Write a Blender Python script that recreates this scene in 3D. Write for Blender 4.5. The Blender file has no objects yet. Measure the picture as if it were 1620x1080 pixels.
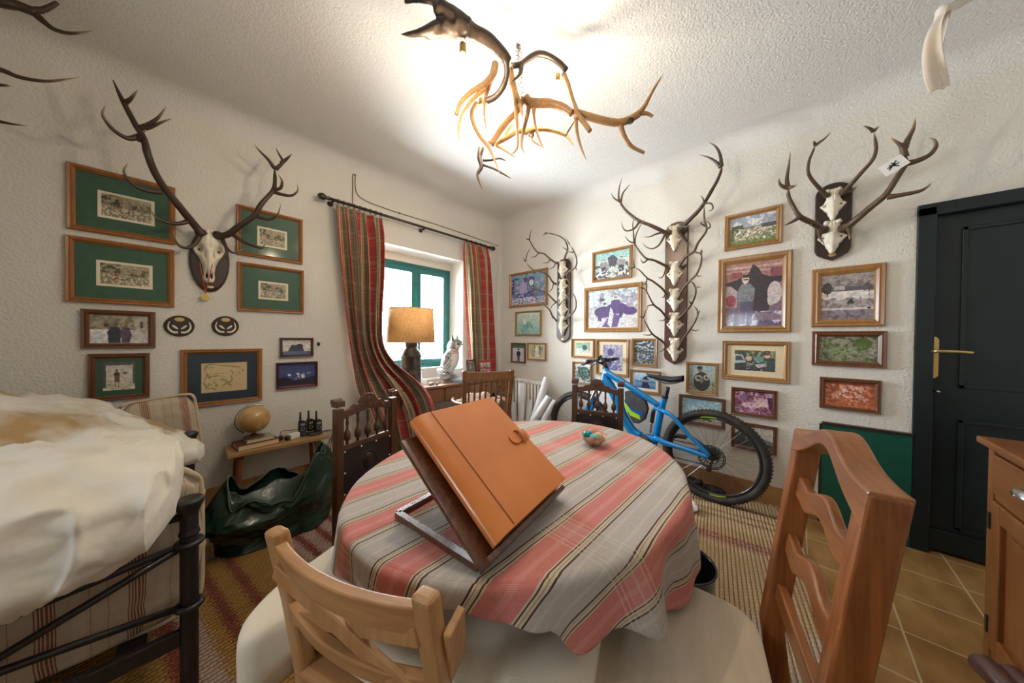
import bpy, math, random
from mathutils import Vector, Matrix, noise
random.seed(7)
PI = math.pi
# ------------------------------------------------------------------ camera, world, light, exposure
CH = 1.24                                   # camera height
XW, YW, ZC = 3.0, 3.03, 2.84                # gallery wall, window wall, ceiling
XB, YB = -2.0, -1.12                        # walls behind the camera
FPX = 480.0
HD = math.radians(43.2); PT = math.radians(-.65); RL = math.radians(.6)
_f = Vector((math.cos(HD)*math.cos(PT), math.sin(HD)*math.cos(PT), math.sin(PT)))
_r0 = Vector((math.sin(HD), -math.cos(HD), 0)); _u0 = _r0.cross(_f)
_r = _r0*math.cos(RL)+_u0*math.sin(RL); _u = -_r0*math.sin(RL)+_u0*math.cos(RL)
CAM = Vector((0, 0, CH))
cd = bpy.data.cameras.new('camera'); cam = bpy.data.objects.new('camera', cd)
bpy.context.scene.collection.objects.link(cam)
cam.matrix_world = Matrix(((_r.x, _u.x, -_f.x, 0), (_r.y, _u.y, -_f.y, 0), (_r.z, _u.z, -_f.z, CH), (0, 0, 0, 1)))
cd.sensor_width = 36; cd.lens = 36*FPX/1620; cd.clip_start = .02
scn = bpy.context.scene; scn.camera = cam
scn.view_settings.view_transform = 'Standard'; scn.view_settings.look = 'None'
scn.view_settings.exposure = 0.14; scn.view_settings.gamma = 1; scn.view_settings.use_curve_mapping = False
w = bpy.data.worlds.new('daylight'); scn.world = w; w.use_nodes = True
bg = w.node_tree.nodes['Background']; bg.inputs[0].default_value = (.86, .94, 1, 1); bg.inputs[1].default_value = 46.0

def light(name, kind, loc, power, color=(1, 1, 1), **k):
    l = bpy.data.lights.new(name, kind); l.energy = power; l.color = color
    for a, b in k.items():
        if a == 'portal': l.cycles.is_portal = b
        else: setattr(l, a, b)
    o = bpy.data.objects.new(name, l); scn.collection.objects.link(o); o.location = loc
    return o
WX0, WX1, WZ0, WZ1 = 1.10, 2.33, .86, 2.185     # front window recess
WD = 3.30                                       # plane of the window frame
p = light('front_window_portal', 'AREA', ((WX0+WX1)/2, WD+.12, (WZ0+WZ1)/2), 1, shape='RECTANGLE', size=WX1-WX0, size_y=WZ1-WZ0, portal=True)
p.rotation_euler = (-PI/2, 0, 0)
# added window behind the photographer, unseen, put in for fill daylight
BW = (.6, 1.15, 1.2, 1.85)                       # added fill window y0,y1,z0,z1 in wall x=XB
p = light('rear_fill_portal', 'AREA', (XB-.12, (BW[0]+BW[1])/2, (BW[2]+BW[3])/2), 1, shape='RECTANGLE', size=BW[3]-BW[2], size_y=BW[1]-BW[0], portal=True)
p.rotation_euler = (0, -PI/2, 0)
BULB_W = 12.0

def ray(px, py): return _f*FPX+_r*(px-810)-_u*(py-540)
def onX(px, py, x=XW): d = ray(px, py); return CAM+d*(x/d.x)
def onY(px, py, y=YW): d = ray(px, py); return CAM+d*(y/d.y)
def onZ(px, py, z): d = ray(px, py); return CAM+d*((z-CH)/d.z)
def atD(px, py, d): return CAM+ray(px, py)*(d/FPX)
def WL(l, d): return (l*math.sin(HD)+d*math.cos(HD), -l*math.cos(HD)+d*math.sin(HD))

# ------------------------------------------------------------------ materials
def nodes(name):
    m = bpy.data.materials.new(name); m.use_nodes = True
    nt = m.node_tree; return m, nt, nt.nodes['Principled BSDF']
def L(nt, a, b): nt.links.new(a, b)
def mapping(nt, scale, coord='Object', rot=(0, 0, 0)):
    tc = nt.nodes.new('ShaderNodeTexCoord'); mp = nt.nodes.new('ShaderNodeMapping')
    mp.inputs['Scale'].default_value = scale; mp.inputs['Rotation'].default_value = rot
    L(nt, tc.outputs[coord], mp.inputs[0]); return mp.outputs[0]
def noise_n(nt, vec, scale, detail=4, rough=.55, dist=0):
    n = nt.nodes.new('ShaderNodeTexNoise'); n.inputs['Scale'].default_value = scale
    n.inputs['Detail'].default_value = detail; n.inputs['Roughness'].default_value = rough; n.inputs['Distortion'].default_value = dist
    L(nt, vec, n.inputs['Vector']); return n.outputs['Fac']
def ramp(nt, fac, stops, interp='LINEAR'):
    r = nt.nodes.new('ShaderNodeValToRGB'); r.color_ramp.interpolation = interp
    e = r.color_ramp.elements
    e[0].position = stops[0][0]; e[0].color = (*stops[0][1], 1)
    e[1].position = stops[1][0]; e[1].color = (*stops[1][1], 1)
    for s in stops[2:]:
        x = e.new(s[0]); x.color = (*s[1], 1)
    L(nt, fac, r.inputs[0]); return r.outputs[0]
def mix(nt, fac, a, b, mode='MIX'):
    m = nt.nodes.new('ShaderNodeMix'); m.data_type = 'RGBA'; m.blend_type = mode
    for s, v in ((m.inputs[0], fac), (m.inputs[6], a), (m.inputs[7], b)):
        if isinstance(v, (int, float)): s.default_value = v
        elif isinstance(v, tuple): s.default_value = (*v, 1)
        else: L(nt, v, s)
    return m.outputs[2]
def mth(nt, op, a, b=None):
    m = nt.nodes.new('ShaderNodeMath'); m.operation = op
    for s, v in ((m.inputs[0], a), (m.inputs[1], b)):
        if v is None: continue
        if isinstance(v, (int, float)): s.default_value = v
        else: L(nt, v, s)
    return m.outputs[0]
def bump(nt, bs, h, st, dist=.01):
    b = nt.nodes.new('ShaderNodeBump'); b.inputs['Strength'].default_value = st; b.inputs['Distance'].default_value = dist
    L(nt, h, b.inputs['Height']); L(nt, b.outputs[0], bs.inputs['Normal'])
def mat(name, c, c2=None, ns=8, scale=(1, 1, 1), rough=.6, metal=0, bs=0, bd=.004, bst=.5, coat=0, sheen=0, lo=.35, hi=.65, coord='Object', detail=4):
    m, nt, b = nodes(name)
    v = mapping(nt, scale, coord)
    if c2:
        n = noise_n(nt, v, ns, detail); L(nt, ramp(nt, n, [(lo, c), (hi, c2)]), b.inputs['Base Color'])
    else: b.inputs['Base Color'].default_value = (*c, 1)
    b.inputs['Roughness'].default_value = rough; b.inputs['Metallic'].default_value = metal
    b.inputs['Coat Weight'].default_value = coat; b.inputs['Coat Roughness'].default_value = .12
    b.inputs['Sheen Weight'].default_value = sheen
    if bs: bump(nt, b, noise_n(nt, v, bs, 3), bst, bd)
    return m
def wood(name, c1, c2, axis='z', rough=.4, coat=.15, ns=14, dist=1.5):
    sc = {'x': (.08, 1, 1), 'y': (1, .08, 1), 'z': (1, 1, .08)}[axis]
    m, nt, b = nodes(name); v = mapping(nt, sc)
    n = noise_n(nt, v, ns, 5, .6, dist); n2 = noise_n(nt, v, ns*6, 3, .6, .3)
    c = mix(nt, .3, ramp(nt, n, [(.3, c1), (.7, c2)]), ramp(nt, n2, [(.35, c1), (.65, c2)]))
    L(nt, c, b.inputs['Base Color']); b.inputs['Roughness'].default_value = rough; b.inputs['Coat Weight'].default_value = coat
    b.inputs['Coat Roughness'].default_value = .2
    bump(nt, b, n2, .15, .002); return m
def attr_mat(name, rough=.6, coat=0, namp=0, ns=40, bst=0):
    m, nt, b = nodes(name); a = nt.nodes.new('ShaderNodeAttribute'); a.attribute_name = 'Col'
    c = a.outputs['Color']; v = mapping(nt, (1, 1, 1))
    if namp:
        n = noise_n(nt, v, ns, 4); c = mix(nt, 1.0, c, ramp(nt, n, [(.3, (1-namp,)*3), (.7, (1, 1, 1))]), 'MULTIPLY')
    L(nt, c, b.inputs['Base Color']); b.inputs['Roughness'].default_value = rough
    b.inputs['Coat Weight'].default_value = coat; b.inputs['Coat Roughness'].default_value = .08
    if bst: bump(nt, b, noise_n(nt, v, ns*1.5, 3), bst, .003)
    return m
def fabric_uv(name, pu, ru, pv=None, rv=None, fv=None, weave=900, rough=.9, bst=.3, uvrot=0, nz=.12, su=None):
    '''striped cloth: ru colours along v (period pu), rv/fv second direction along u (period pv)'''
    m, nt, b = nodes(name); tc = nt.nodes.new('ShaderNodeTexCoord'); sx = nt.nodes.new('ShaderNodeSeparateXYZ')
    L(nt, tc.outputs['UV'], sx.inputs[0]); u, v = sx.outputs[0], sx.outputs[1]
    t = mth(nt, 'FRACT', mth(nt, 'DIVIDE', v, pu)); c = ramp(nt, t, ru, 'CONSTANT')
    if pv:
        t2 = mth(nt, 'FRACT', mth(nt, 'DIVIDE', u, pv)); c2 = ramp(nt, t2, rv, 'CONSTANT'); f2 = ramp(nt, t2, fv, 'CONSTANT')
        c = mix(nt, f2, c, c2)
    n = noise_n(nt, mapping(nt, (1, 8, 1), 'UV'), 60, 4); c = mix(nt, 1.0, c, ramp(nt, n, [(.3, (1-nz*1.5,)*3), (.7, (1, 1, 1))]), 'MULTIPLY')
    L(nt, c, b.inputs['Base Color']); b.inputs['Roughness'].default_value = rough; b.inputs['Sheen Weight'].default_value = .1
    wa = mth(nt, 'SINE', mth(nt, 'MULTIPLY', u, weave)); wb = mth(nt, 'SINE', mth(nt, 'MULTIPLY', v, weave))
    bump(nt, b, mth(nt, 'ADD', mth(nt, 'MULTIPLY', wa, wb), n), bst, .002); return m

# ------------------------------------------------------------------ mesh builder
def crs(pts, k=6):
    '''Catmull-Rom through points (any dimension as Vector)'''
    if len(pts) < 3: k2 = max(2, k); return [pts[0].lerp(pts[-1], i/k2) for i in range(k2+1)]
    P = [pts[0]*2-pts[1]]+list(pts)+[pts[-1]*2-pts[-2]]; out = []
    for i in range(1, len(P)-2):
        a, b, c, d = P[i-1], P[i], P[i+1], P[i+2]
        for j in range(k):
            t = j/k
            out.append(.5*((2*b)+(c-a)*t+(2*a-5*b+4*c-d)*t*t+(3*b-a-3*c+d)*t**3))
    out.append(P[-2].copy()); return out
class MB:
    def __init__(s): s.v = []; s.f = []; s.c = []; s.uv = None; s.hascol = False
    def add(s, vs, fs, col=None):
        o = len(s.v); s.v += [Vector(x) for x in vs]; s.f += [tuple(i+o for i in f) for f in fs]
        if col is None: s.c += [(1, 1, 1)]*len(vs)
        else:
            s.hascol = True; s.c += (list(col) if isinstance(col, list) else [col]*len(vs))
        return s
    def box(s, c, sz, m=None, col=None, taper=1):
        x, y, z = [q/2 for q in sz]; vs = []
        for dz in (-1, 1):
            t = 1 if dz < 0 else taper
            for dx, dy in ((-1, -1), (1, -1), (1, 1), (-1, 1)):
                p = Vector((dx*x*t, dy*y*t, dz*z)); vs.append(Vector(c)+(m @ p if m else p))
        return s.add(vs, [(3, 2, 1, 0), (4, 5, 6, 7), (0, 1, 5, 4), (1, 2, 6, 5), (2, 3, 7, 6), (3, 0, 4, 7)], col)
    def beam(s, a, b, wd, dp, up=(0, 0, 1), col=None):
        a, b = Vector(a), Vector(b); d = (b-a); l = d.length; d.normalize(); up = Vector(up)
        sd = d.cross(up).normalized(); u2 = sd.cross(d)
        vs = [p+sd*i*wd/2+u2*j*dp/2 for p in (a, b) for i, j in ((-1, -1), (1, -1), (1, 1), (-1, 1))]
        return s.add(vs, [(0, 1, 2, 3), (7, 6, 5, 4), (0, 4, 5, 1), (1, 5, 6, 2), (2, 6, 7, 3), (3, 7, 4, 0)], col)
    def tube(s, path, r, n=8, col=None, flat=None, closed=False):
        P = [Vector(p) for p in path]; N = len(P)
        R = r if isinstance(r, (list, tuple)) else [r]*N
        T = []
        for i in range(N):
            if closed: d = P[(i+1) % N]-P[i-1]
            else: d = P[min(i+1, N-1)]-P[max(i-1, 0)]
            T.append(d.normalized() if d.length > 1e-9 else Vector((0, 0, 1)))
        a = Vector((0, 0, 1)) if abs(T[0].z) < .9 else Vector((1, 0, 0))
        nn = (a-T[0]*a.dot(T[0])).normalized(); vs = []; cl = []
        for i in range(N):
            nn = (nn-T[i]*nn.dot(T[i])); nn = nn.normalized() if nn.length > 1e-6 else T[i].orthogonal().normalized()
            bb = T[i].cross(nn)
            for k in range(n):
                an = 2*PI*k/n; vs.append(P[i]+(nn*math.cos(an)+bb*math.sin(an))*R[i])
                if callable(col): cl.append(col(i/(N-1)))
        fs = []
        for i in range(N if closed else N-1):
            for k in range(n):
                j = (i+1) % N; fs.append((i*n+k, i*n+(k+1) % n, j*n+(k+1) % n, j*n+k))
        if not closed:
            fs.append(tuple(range(n-1, -1, -1))); fs.append(tuple((N-1)*n+k for k in range(n)))
        return s.add(vs, fs, cl if callable(col) else col)
    def cyl(s, a, b, r0, r1=None, n=20, col=None): return s.tube([a, b], [r0, r0 if r1 is None else r1], n, col)
    def lathe(s, prof, o=(0, 0, 0), m=None, n=24, col=None, sx=1, sy=1):
        o = Vector(o); vs = []; N = len(prof)
        for r, z in prof:
            for k in range(n):
                p = Vector((max(r, .0002)*math.cos(2*PI*k/n)*sx, max(r, .0002)*math.sin(2*PI*k/n)*sy, z)); vs.append(o+(m @ p if m else p))
        fs = [(i*n+k, i*n+(k+1) % n, (i+1)*n+(k+1) % n, (i+1)*n+k) for i in range(N-1) for k in range(n)]
        fs.append(tuple(range(n-1, -1, -1))); fs.append(tuple((N-1)*n+k for k in range(n)))
        return s.add(vs, fs, col)
    def ell(s, c, r, m=None, n=16, col=None):
        c = Vector(c); vs = []; fs = []; h = n//2
        for i in range(h+1):
            a = PI*i/h
            for k in range(n):
                b = 2*PI*k/n; p = Vector((r[0]*math.sin(a)*math.cos(b), r[1]*math.sin(a)*math.sin(b), r[2]*math.cos(a)))
                vs.append(c+(m @ p if m else p))
        for i in range(h):
            for k in range(n): fs.append((i*n+k, (i+1)*n+k, (i+1)*n+(k+1) % n, i*n+(k+1) % n))
        return s.add(vs, fs, col)
    def prism(s, poly, fr, d0, d1, col=None):
        '''poly in 2d; fr = (origin, u, v, w); extruded along w from d0 to d1'''
        o, u, v, w_ = [Vector(q) for q in fr]; n = len(poly)
        vs = [o+u*a+v*b+w_*d for d in (d0, d1) for a, b in poly]
        fs = [tuple(range(n-1, -1, -1)), tuple(range(n, 2*n))]+[(i, (i+1) % n, n+(i+1) % n, n+i) for i in range(n)]
        return s.add(vs, fs, col)
    def grid(s, fn, nu, nv, col=None, uvf=None, cu=False):
        '''fn(i/nu, j/nv) -> point'''
        o = len(s.v); vs = []; cl = []; uvs = []
        for j in range(nv+1):
            for i in range(nu+1):
                vs.append(fn(i/nu, j/nv))
                if col: cl.append(col(i/nu, j/nv))
                if uvf: uvs.append(uvf(i/nu, j/nv))
        W_ = nu+1
        fs = [(j*W_+i, j*W_+i+1, (j+1)*W_+i+1, (j+1)*W_+i) for j in range(nv) for i in range(nu)]
        if uvf:
            if s.uv is None: s.uv = {}
            for i, q in enumerate(uvs): s.uv[o+i] = q
        return s.add(vs, fs, cl if col else None)

ROOTM = {}
def build(name, mb, m, parent=None, smooth=False, bevel=0, sub=0, solid=0, solid_off=-1, world=False, flip=False, seg=2, autos=None):
    me = bpy.data.meshes.new(name)
    vs = mb.v
    if world and parent is not None:
        iv = ROOTM[parent.name].inverted(); vs = [iv @ q for q in vs]
    me.from_pydata([tuple(q) for q in vs], [], mb.f)
    if mb.hascol:
        a = me.color_attributes.new('Col', 'FLOAT_COLOR', 'POINT')
        for i, c in enumerate(mb.c): a.data[i].color = (*c[:3], 1)
    if mb.uv:
        ul = me.uv_layers.new(name='UVMap')
        for lp in me.loops: ul.data[lp.index].uv = mb.uv.get(lp.vertex_index, (0, 0))
    import bmesh
    b = bmesh.new(); b.from_mesh(me); bmesh.ops.recalc_face_normals(b, faces=b.faces)
    b.to_mesh(me); b.free()
    me.materials.append(m)
    if smooth: me.polygons.foreach_set('use_smooth', [True]*len(me.polygons))
    o = bpy.data.objects.new(name, me); scn.collection.objects.link(o)
    if parent is not None:
        o.parent = parent
    ROOTM[o.name] = ROOTM[parent.name].copy() if parent is not None else Matrix.Identity(4)
    if solid:
        md = o.modifiers.new('solid', 'SOLIDIFY'); md.thickness = solid; md.offset = solid_off
    if bevel:
        md = o.modifiers.new('bevel', 'BEVEL'); md.width = bevel; md.segments = seg; md.limit_method = 'ANGLE'; md.angle_limit = math.radians(35)
        md.harden_normals = False
    if sub:
        md = o.modifiers.new('sub', 'SUBSURF'); md.levels = sub; md.render_levels = sub
    return o
def tag(o, label, cat, group=None):
    o['label'] = label; o['category'] = cat
    if group: o['group'] = group
    return o
def thing(name, label, cat, loc=(0, 0, 0), rz=0, group=None):
    o = bpy.data.objects.new(name, None); scn.collection.objects.link(o); o.empty_display_size = .1
    o.location = loc; o.rotation_euler = (0, 0, rz)
    ROOTM[o.name] = Matrix.Translation(Vector(loc)) @ Matrix.Rotation(rz, 4, 'Z')
    return tag(o, label, cat, group)
def struct(name, mb, m, **k):
    o = build(name, mb, m, **k); o['kind'] = 'structure'; return o
def place(lat, dep, flat_, fdep):
    x, y = WL(lat, dep); fx, fy = WL(flat_, fdep)
    return (x, y, .012), math.atan2(fy, fx)-PI/2
def superpt(a, b, e):
    '''point on a superellipsoid, a in [-pi/2,pi/2], b in [-pi,pi]'''
    f = lambda x: math.copysign(abs(x)**e, x)
    return Vector((f(math.cos(a))*f(math.cos(b)), f(math.cos(a))*f(math.sin(b)), f(math.sin(a))))

# ------------------------------------------------------------------ palette
def plaster(name, c, bst=.5, sc=70):
    m, nt, b = nodes(name); v = mapping(nt, (1, 1, 1))
    n = noise_n(nt, v, sc, 3, .5); n1 = noise_n(nt, v, 1.3, 3)
    L(nt, ramp(nt, n1, [(.3, tuple(q*.95 for q in c)), (.7, c)]), b.inputs['Base Color']); b.inputs['Roughness'].default_value = .9
    bump(nt, b, n, bst, .012); return m
M_wall = plaster('plaster_wall', (.755, .73, .675))
M_ceil = plaster('plaster_ceiling', (.75, .74, .715), .55, 90)
M_skirt = mat('skirting_tile', (.33, .17, .07), (.42, .23, .10), 6, rough=.35, bs=20)
M_teal = mat('teal_paint', (.006, .12, .125), (.008, .15, .15), 10, rough=.35, coat=.2)
M_door = mat('dark_green_paint', (.003, .010, .012), (.0045, .014, .016), 6, rough=.4)
M_green = mat('green_board', (.004, .075, .052), (.005, .085, .06), 5, rough=.4)
M_brass = mat('brass', (.62, .45, .16), rough=.28, metal=.9)
M_iron = mat('black_iron', (.012, .011, .014), (.02, .018, .022), 30, rough=.4, coat=.2)
M_chrome = mat('chrome', (.6, .6, .62), rough=.25, metal=1)
M_fpine = wood('pine_frame_v', (.24, .085, .02), (.42, .17, .045), 'z', .35, .3)
M_fdark = wood('walnut_frame', (.10, .035, .012), (.19, .07, .025), 'z', .35, .3)
M_fgold = wood('oak_frame', (.26, .12, .035), (.42, .22, .07), 'z', .35, .3)
M_fmah = wood('mahogany_frame', (.06, .012, .01), (.11, .025, .016), 'z', .3, .4)
M_photo = attr_mat('photo_print', .5, .35, .0)
M_matG = mat('green_mount', (.025, .085, .045), (.03, .1, .055), 30, rough=.6, coat=.5)
M_matB = mat('navy_mount', (.012, .028, .045), (.016, .035, .055), 30, rough=.6, coat=.5)
M_matC = mat('cream_mount', (.72, .60, .40), (.78, .66, .46), 30, rough=.7, coat=.4)
M_matW = mat('white_mount', (.75, .73, .68), rough=.7, coat=.4)
M_antler = attr_mat('antler', .45, .12, .35, 60, .35)
M_bone = mat('bone', (.76, .69, .54), (.90, .85, .74), 25, rough=.55, bs=60, bst=.3, bd=.002)
M_board = wood('dark_shield_wood', (.022, .009, .007), (.045, .018, .012), 'z', .35, .3)
M_white = mat('white_enamel', (.80, .79, .75), rough=.4)
M_paper = mat('white_paper', (.82, .82, .84), rough=.8)
M_rope = mat('fray', (.45, .36, .22), rough=.9)
W_chairL = wood('light_pine', (.36, .17, .065), (.56, .32, .14), 'z', .5, .1)
W_chairLx = wood('light_pine_x', (.36, .17, .065), (.56, .32, .14), 'x', .5, .1)
W_chairR = wood('honey_ash', (.13, .030, .006), (.37, .13, .033), 'z', .35, .25, 16, 2.5)
W_chairRx = wood('honey_ash_x', (.14, .04, .010), (.36, .14, .04), 'x', .35, .25, 16, 2.5)
W_carved = wood('carved_walnut', (.055, .02, .009), (.13, .05, .022), 'z', .35, .3)
W_desk = wood('desk_oak', (.16, .06, .02), (.28, .12, .045), 'x', .35, .3)
W_bench = wood('bench_oak', (.30, .16, .06), (.46, .27, .12), 'x', .4, .2)
W_red = wood('red_oak_legs', (.14, .045, .018), (.22, .08, .03), 'z', .4, .2)
W_cab = wood('cabinet_pine', (.15, .048, .011), (.32, .12, .03), 'z', .4, .2)
W_cabx = wood('cabinet_pine_x', (.15, .048, .011), (.31, .115, .028), 'x', .4, .2)
M_canvas = mat('cream_canvas', (.78, .71, .58), (.84, .77, .65), 4, rough=.9, bs=300, bst=.2)
M_beige = mat('beige_linen', (.62, .52, .39), (.70, .60, .46), 5, scale=(1, 6, 1), rough=.9, bs=250, bst=.35)
M_darkleather = mat('dark_leather', (.022, .014, .016), (.035, .022, .024), 14, rough=.35, coat=.1)
# ------------------------------------------------------------------ room shell
def floor_mat():
    m, nt, b = nodes('terracotta_tiles'); tc = nt.nodes.new('ShaderNodeTexCoord'); sx = nt.nodes.new('ShaderNodeSeparateXYZ')
    L(nt, tc.outputs['Object'], sx.inputs[0])
    def edge(c, off, per=.287):
        t = mth(nt, 'FRACT', mth(nt, 'DIVIDE', mth(nt, 'ADD', c, off), per)); return mth(nt, 'ABSOLUTE', mth(nt, 'SUBTRACT', t, .5))
    # .5 = on a joint
    e = mth(nt, 'MAXIMUM', edge(sx.outputs[0], 50*.287-2.10), edge(sx.outputs[1], 50*.287+.35))
    j = ramp(nt, e, [(0, (0, 0, 0)), (.486, (0, 0, 0)), (.492, (1, 1, 1))])
    n = noise_n(nt, mapping(nt, (1, 2.2, 1)), 5, 5); n2 = noise_n(nt, mapping(nt, (1, 1, 1)), 1.4, 2)
    c = ramp(nt, n, [(.3, (.24, .125, .040)), (.55, (.34, .19, .065)), (.75, (.42, .26, .10))])
    c = mix(nt, j, c, (.55, .42, .27)); L(nt, c, b.inputs['Base Color']); b.inputs['Roughness'].default_value = .28
    bump(nt, b, mth(nt, 'SUBTRACT', n, mth(nt, 'MULTIPLY', j, 1.5)), .25, .004); return m
TH = .16
s = MB().box(((XW+XB)/2, (YW+YB)/2, -.05), (XW-XB+2*TH, YW-YB+2*TH, .1)); struct('floor', s, floor_mat())
s = MB().box(((XW+XB)/2, (YW+YB)/2, ZC+.06), (XW-XB+2*TH, YW-YB+2*TH, .12)); struct('ceiling', s, M_ceil)
# window wall with its opening
s = MB()
def wallbox(s, x0, x1, y0, y1, z0, z1): s.box(((x0+x1)/2, (y0+y1)/2, (z0+z1)/2), (x1-x0, y1-y0, z1-z0))
T2 = .40
wallbox(s, XB-TH, WX0, YW, YW+T2, 0, ZC); wallbox(s, WX1, XW+TH, YW, YW+T2, 0, ZC)
wallbox(s, WX0, WX1, YW, YW+T2, 0, WZ0); wallbox(s, WX0, WX1, YW, YW+T2, WZ1, ZC)
struct('wall_left', s, M_wall)
s = MB(); DY0, DY1, DZ = -1.04, -.535, 2.035
wallbox(s, XW, XW+TH, DY1, YW, 0, ZC); wallbox(s, XW, XW+TH, YB-TH, DY1, DZ, ZC); wallbox(s, XW+.09, XW+TH, YB-TH, DY1, 0, DZ)
struct('wall_right', s, M_wall)
s = MB(); wallbox(s, XB-TH, XW+TH, YB-TH, YB, 0, ZC); struct('wall_back', s, M_wall)
s = MB(); wallbox(s, XB-TH, XB, YB, BW[0], 0, ZC); wallbox(s, XB-TH, XB, BW[1], YW, 0, ZC)
wallbox(s, XB-TH, XB, BW[0], BW[1], 0, BW[2]); wallbox(s, XB-TH, XB, BW[0], BW[1], BW[3], ZC); struct('wall_rear', s, M_wall)
# coved joint between walls and ceiling
def cove(s, a, b, inward, r=.13):
    a, b, inward = Vector(a), Vector(b), Vector(inward); N = 8; vs = []
    for p_ in (a, b):
        for i in range(N+1):
            t = PI/2*i/N; vs.append(p_+inward*(r-r*math.cos(t))+Vector((0, 0, -(r-r*math.sin(t)))))
        vs.append(p_.copy())
    n = N+2; s.add(vs, [(i, i+1, n+i+1, n+i) for i in range(N)])
s = MB()
cove(s, (XB, YW, ZC), (XW, YW, ZC), (0, -1, 0)); struct('trim_1', s, M_ceil, smooth=True)
s = MB(); cove(s, (XW, YW, ZC), (XW, YB, ZC), (-1, 0, 0)); struct('trim_2', s, M_ceil, smooth=True)
# skirting tiles
def skirt(name, x0, x1, y0, y1, h=.15):
    s = MB(); L_ = .33
    if x1-x0 > y1-y0:
        n = max(1, int((x1-x0)/L_))
        for i in range(n): a = x0+(x1-x0)*i/n; b = x0+(x1-x0)*(i+1)/n; wallbox(s, a+.002, b-.002, y0, y1, .001, h)
    else:
        n = max(1, int((y1-y0)/L_))
        for i in range(n): a = y0+(y1-y0)*i/n; b = y0+(y1-y0)*(i+1)/n; wallbox(s, x0, x1, a+.002, b-.002, .001, h)
    struct(name, s, M_skirt, bevel=.002)
skirt('baseboard_left', XB+.02, XW-.02, YW-.014, YW-.0005); skirt('baseboard_right', XW-.014, XW-.0005, -.12, YW-.02)
# window frames; the rear one is added for fill light, out of view
def window(name, fr, wd, ht, fw, mull, m, glass, dep=.06):
    '''fr=(origin at lower left, u, v, w out of room)'''
    o, u, v, w_ = [Vector(q) for q in fr]; s = MB()
    def bar(a0, a1, b0, b1, d0=0, d1=dep): s.prism([(a0, b0), (a1, b0), (a1, b1), (a0, b1)], (o, u, v, w_), d0, d1)
    bar(0, fw, 0, ht); bar(wd-fw, wd, 0, ht); bar(fw, wd-fw, 0, fw); bar(fw, wd-fw, ht-fw, ht)
    for mx in mull: bar(mx-fw*.75, mx+fw*.75, fw, ht-fw, -.015, dep)
    r = struct(name, s, m, bevel=.004)
    xs = [fw]+[q for mx in mull for q in (mx-fw*.75, mx+fw*.75)]+[wd-fw]
    for i in range(0, len(xs), 2):
        g = MB(); o2 = o
        g.prism([(xs[i]-.004, fw-.004), (xs[i+1]+.004, fw-.004), (xs[i+1]+.004, ht-fw+.004), (xs[i]-.004, ht-fw+.004)], (o, u, v, w_), dep*.5, dep*.5+.004)
        build('window_pane', g, glass, r)
    return r
mg = bpy.data.materials.new('window_glass'); mg.use_nodes = True; nt = mg.node_tree; nt.nodes.clear()
out = nt.nodes.new('ShaderNodeOutputMaterial'); tr = nt.nodes.new('ShaderNodeBsdfTransparent'); gl = nt.nodes.new('ShaderNodeBsdfGlossy')
gl.inputs['Roughness'].default_value = .02; mx = nt.nodes.new('ShaderNodeMixShader'); fz = nt.nodes.new('ShaderNodeFresnel'); fz.inputs[0].default_value = 1.3
L(nt, fz.outputs[0], mx.inputs[0]); L(nt, tr.outputs[0], mx.inputs[1]); L(nt, gl.outputs[0], mx.inputs[2]); L(nt, mx.outputs[0], out.inputs[0])
window('window_fill', ((XB-.1, BW[0], BW[2]), (0, 1, 0), (0, 0, 1), (-1, 0, 0)), BW[1]-BW[0], BW[3]-BW[2], .06, [(BW[1]-BW[0])*.33, (BW[1]-BW[0])*.67], M_teal, mg, .05)
# front casement, set back in the reveal; the sashes
FX0, FX1, FZ0, FZ1 = WX0+.005, WX1-.005, WZ0+.01, 2.10
w1 = window('window_1', ((FX0, WD, FZ0), (1, 0, 0), (0, 0, 1), (0, 1, 0)), FX1-FX0, FZ1-FZ0, .045, [], M_teal, mg, .07)
for ch in list(w1.children): bpy.data.objects.remove(ch)
mid = onY(658, 480, WD).x
for (a, b) in ((FX0+.045, mid), (mid, FX1-.045)):
    s = MB(); z0, z1, fw = FZ0+.045, FZ1-.045, .06
    for q in ((a, a+fw, z0, z1), (b-fw, b, z0, z1), (a+fw, b-fw, z0, z0+fw), (a+fw, b-fw, z1-fw, z1)):
        s.prism([(q[0], q[2]), (q[1], q[2]), (q[1], q[3]), (q[0], q[3])], ((0, WD, 0), (1, 0, 0), (0, 0, 1), (0, 1, 0)), -.012, .045)
    sh = build('sash', s, M_teal, w1, bevel=.004)
    g = MB().box(((a+b)/2, WD+.02, (z0+z1)/2), (b-a-2*fw+.01, .004, z1-z0-2*fw+.01)); build('window_pane', g, mg, sh)
s = MB().tube([(mid, WD-.02, 1.42), (mid, WD-.045, 1.42), (mid, WD-.05, 1.36), (mid, WD-.05, 1.30)], .007, 8); build('window_handle', s, M_brass, w1, smooth=True)
# lintel panel above the frame to the reveal
s = MB(); wallbox(s, WX0, WX1, WD, YW+T2, FZ1, WZ1); struct('trim_3', s, M_wall)
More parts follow.
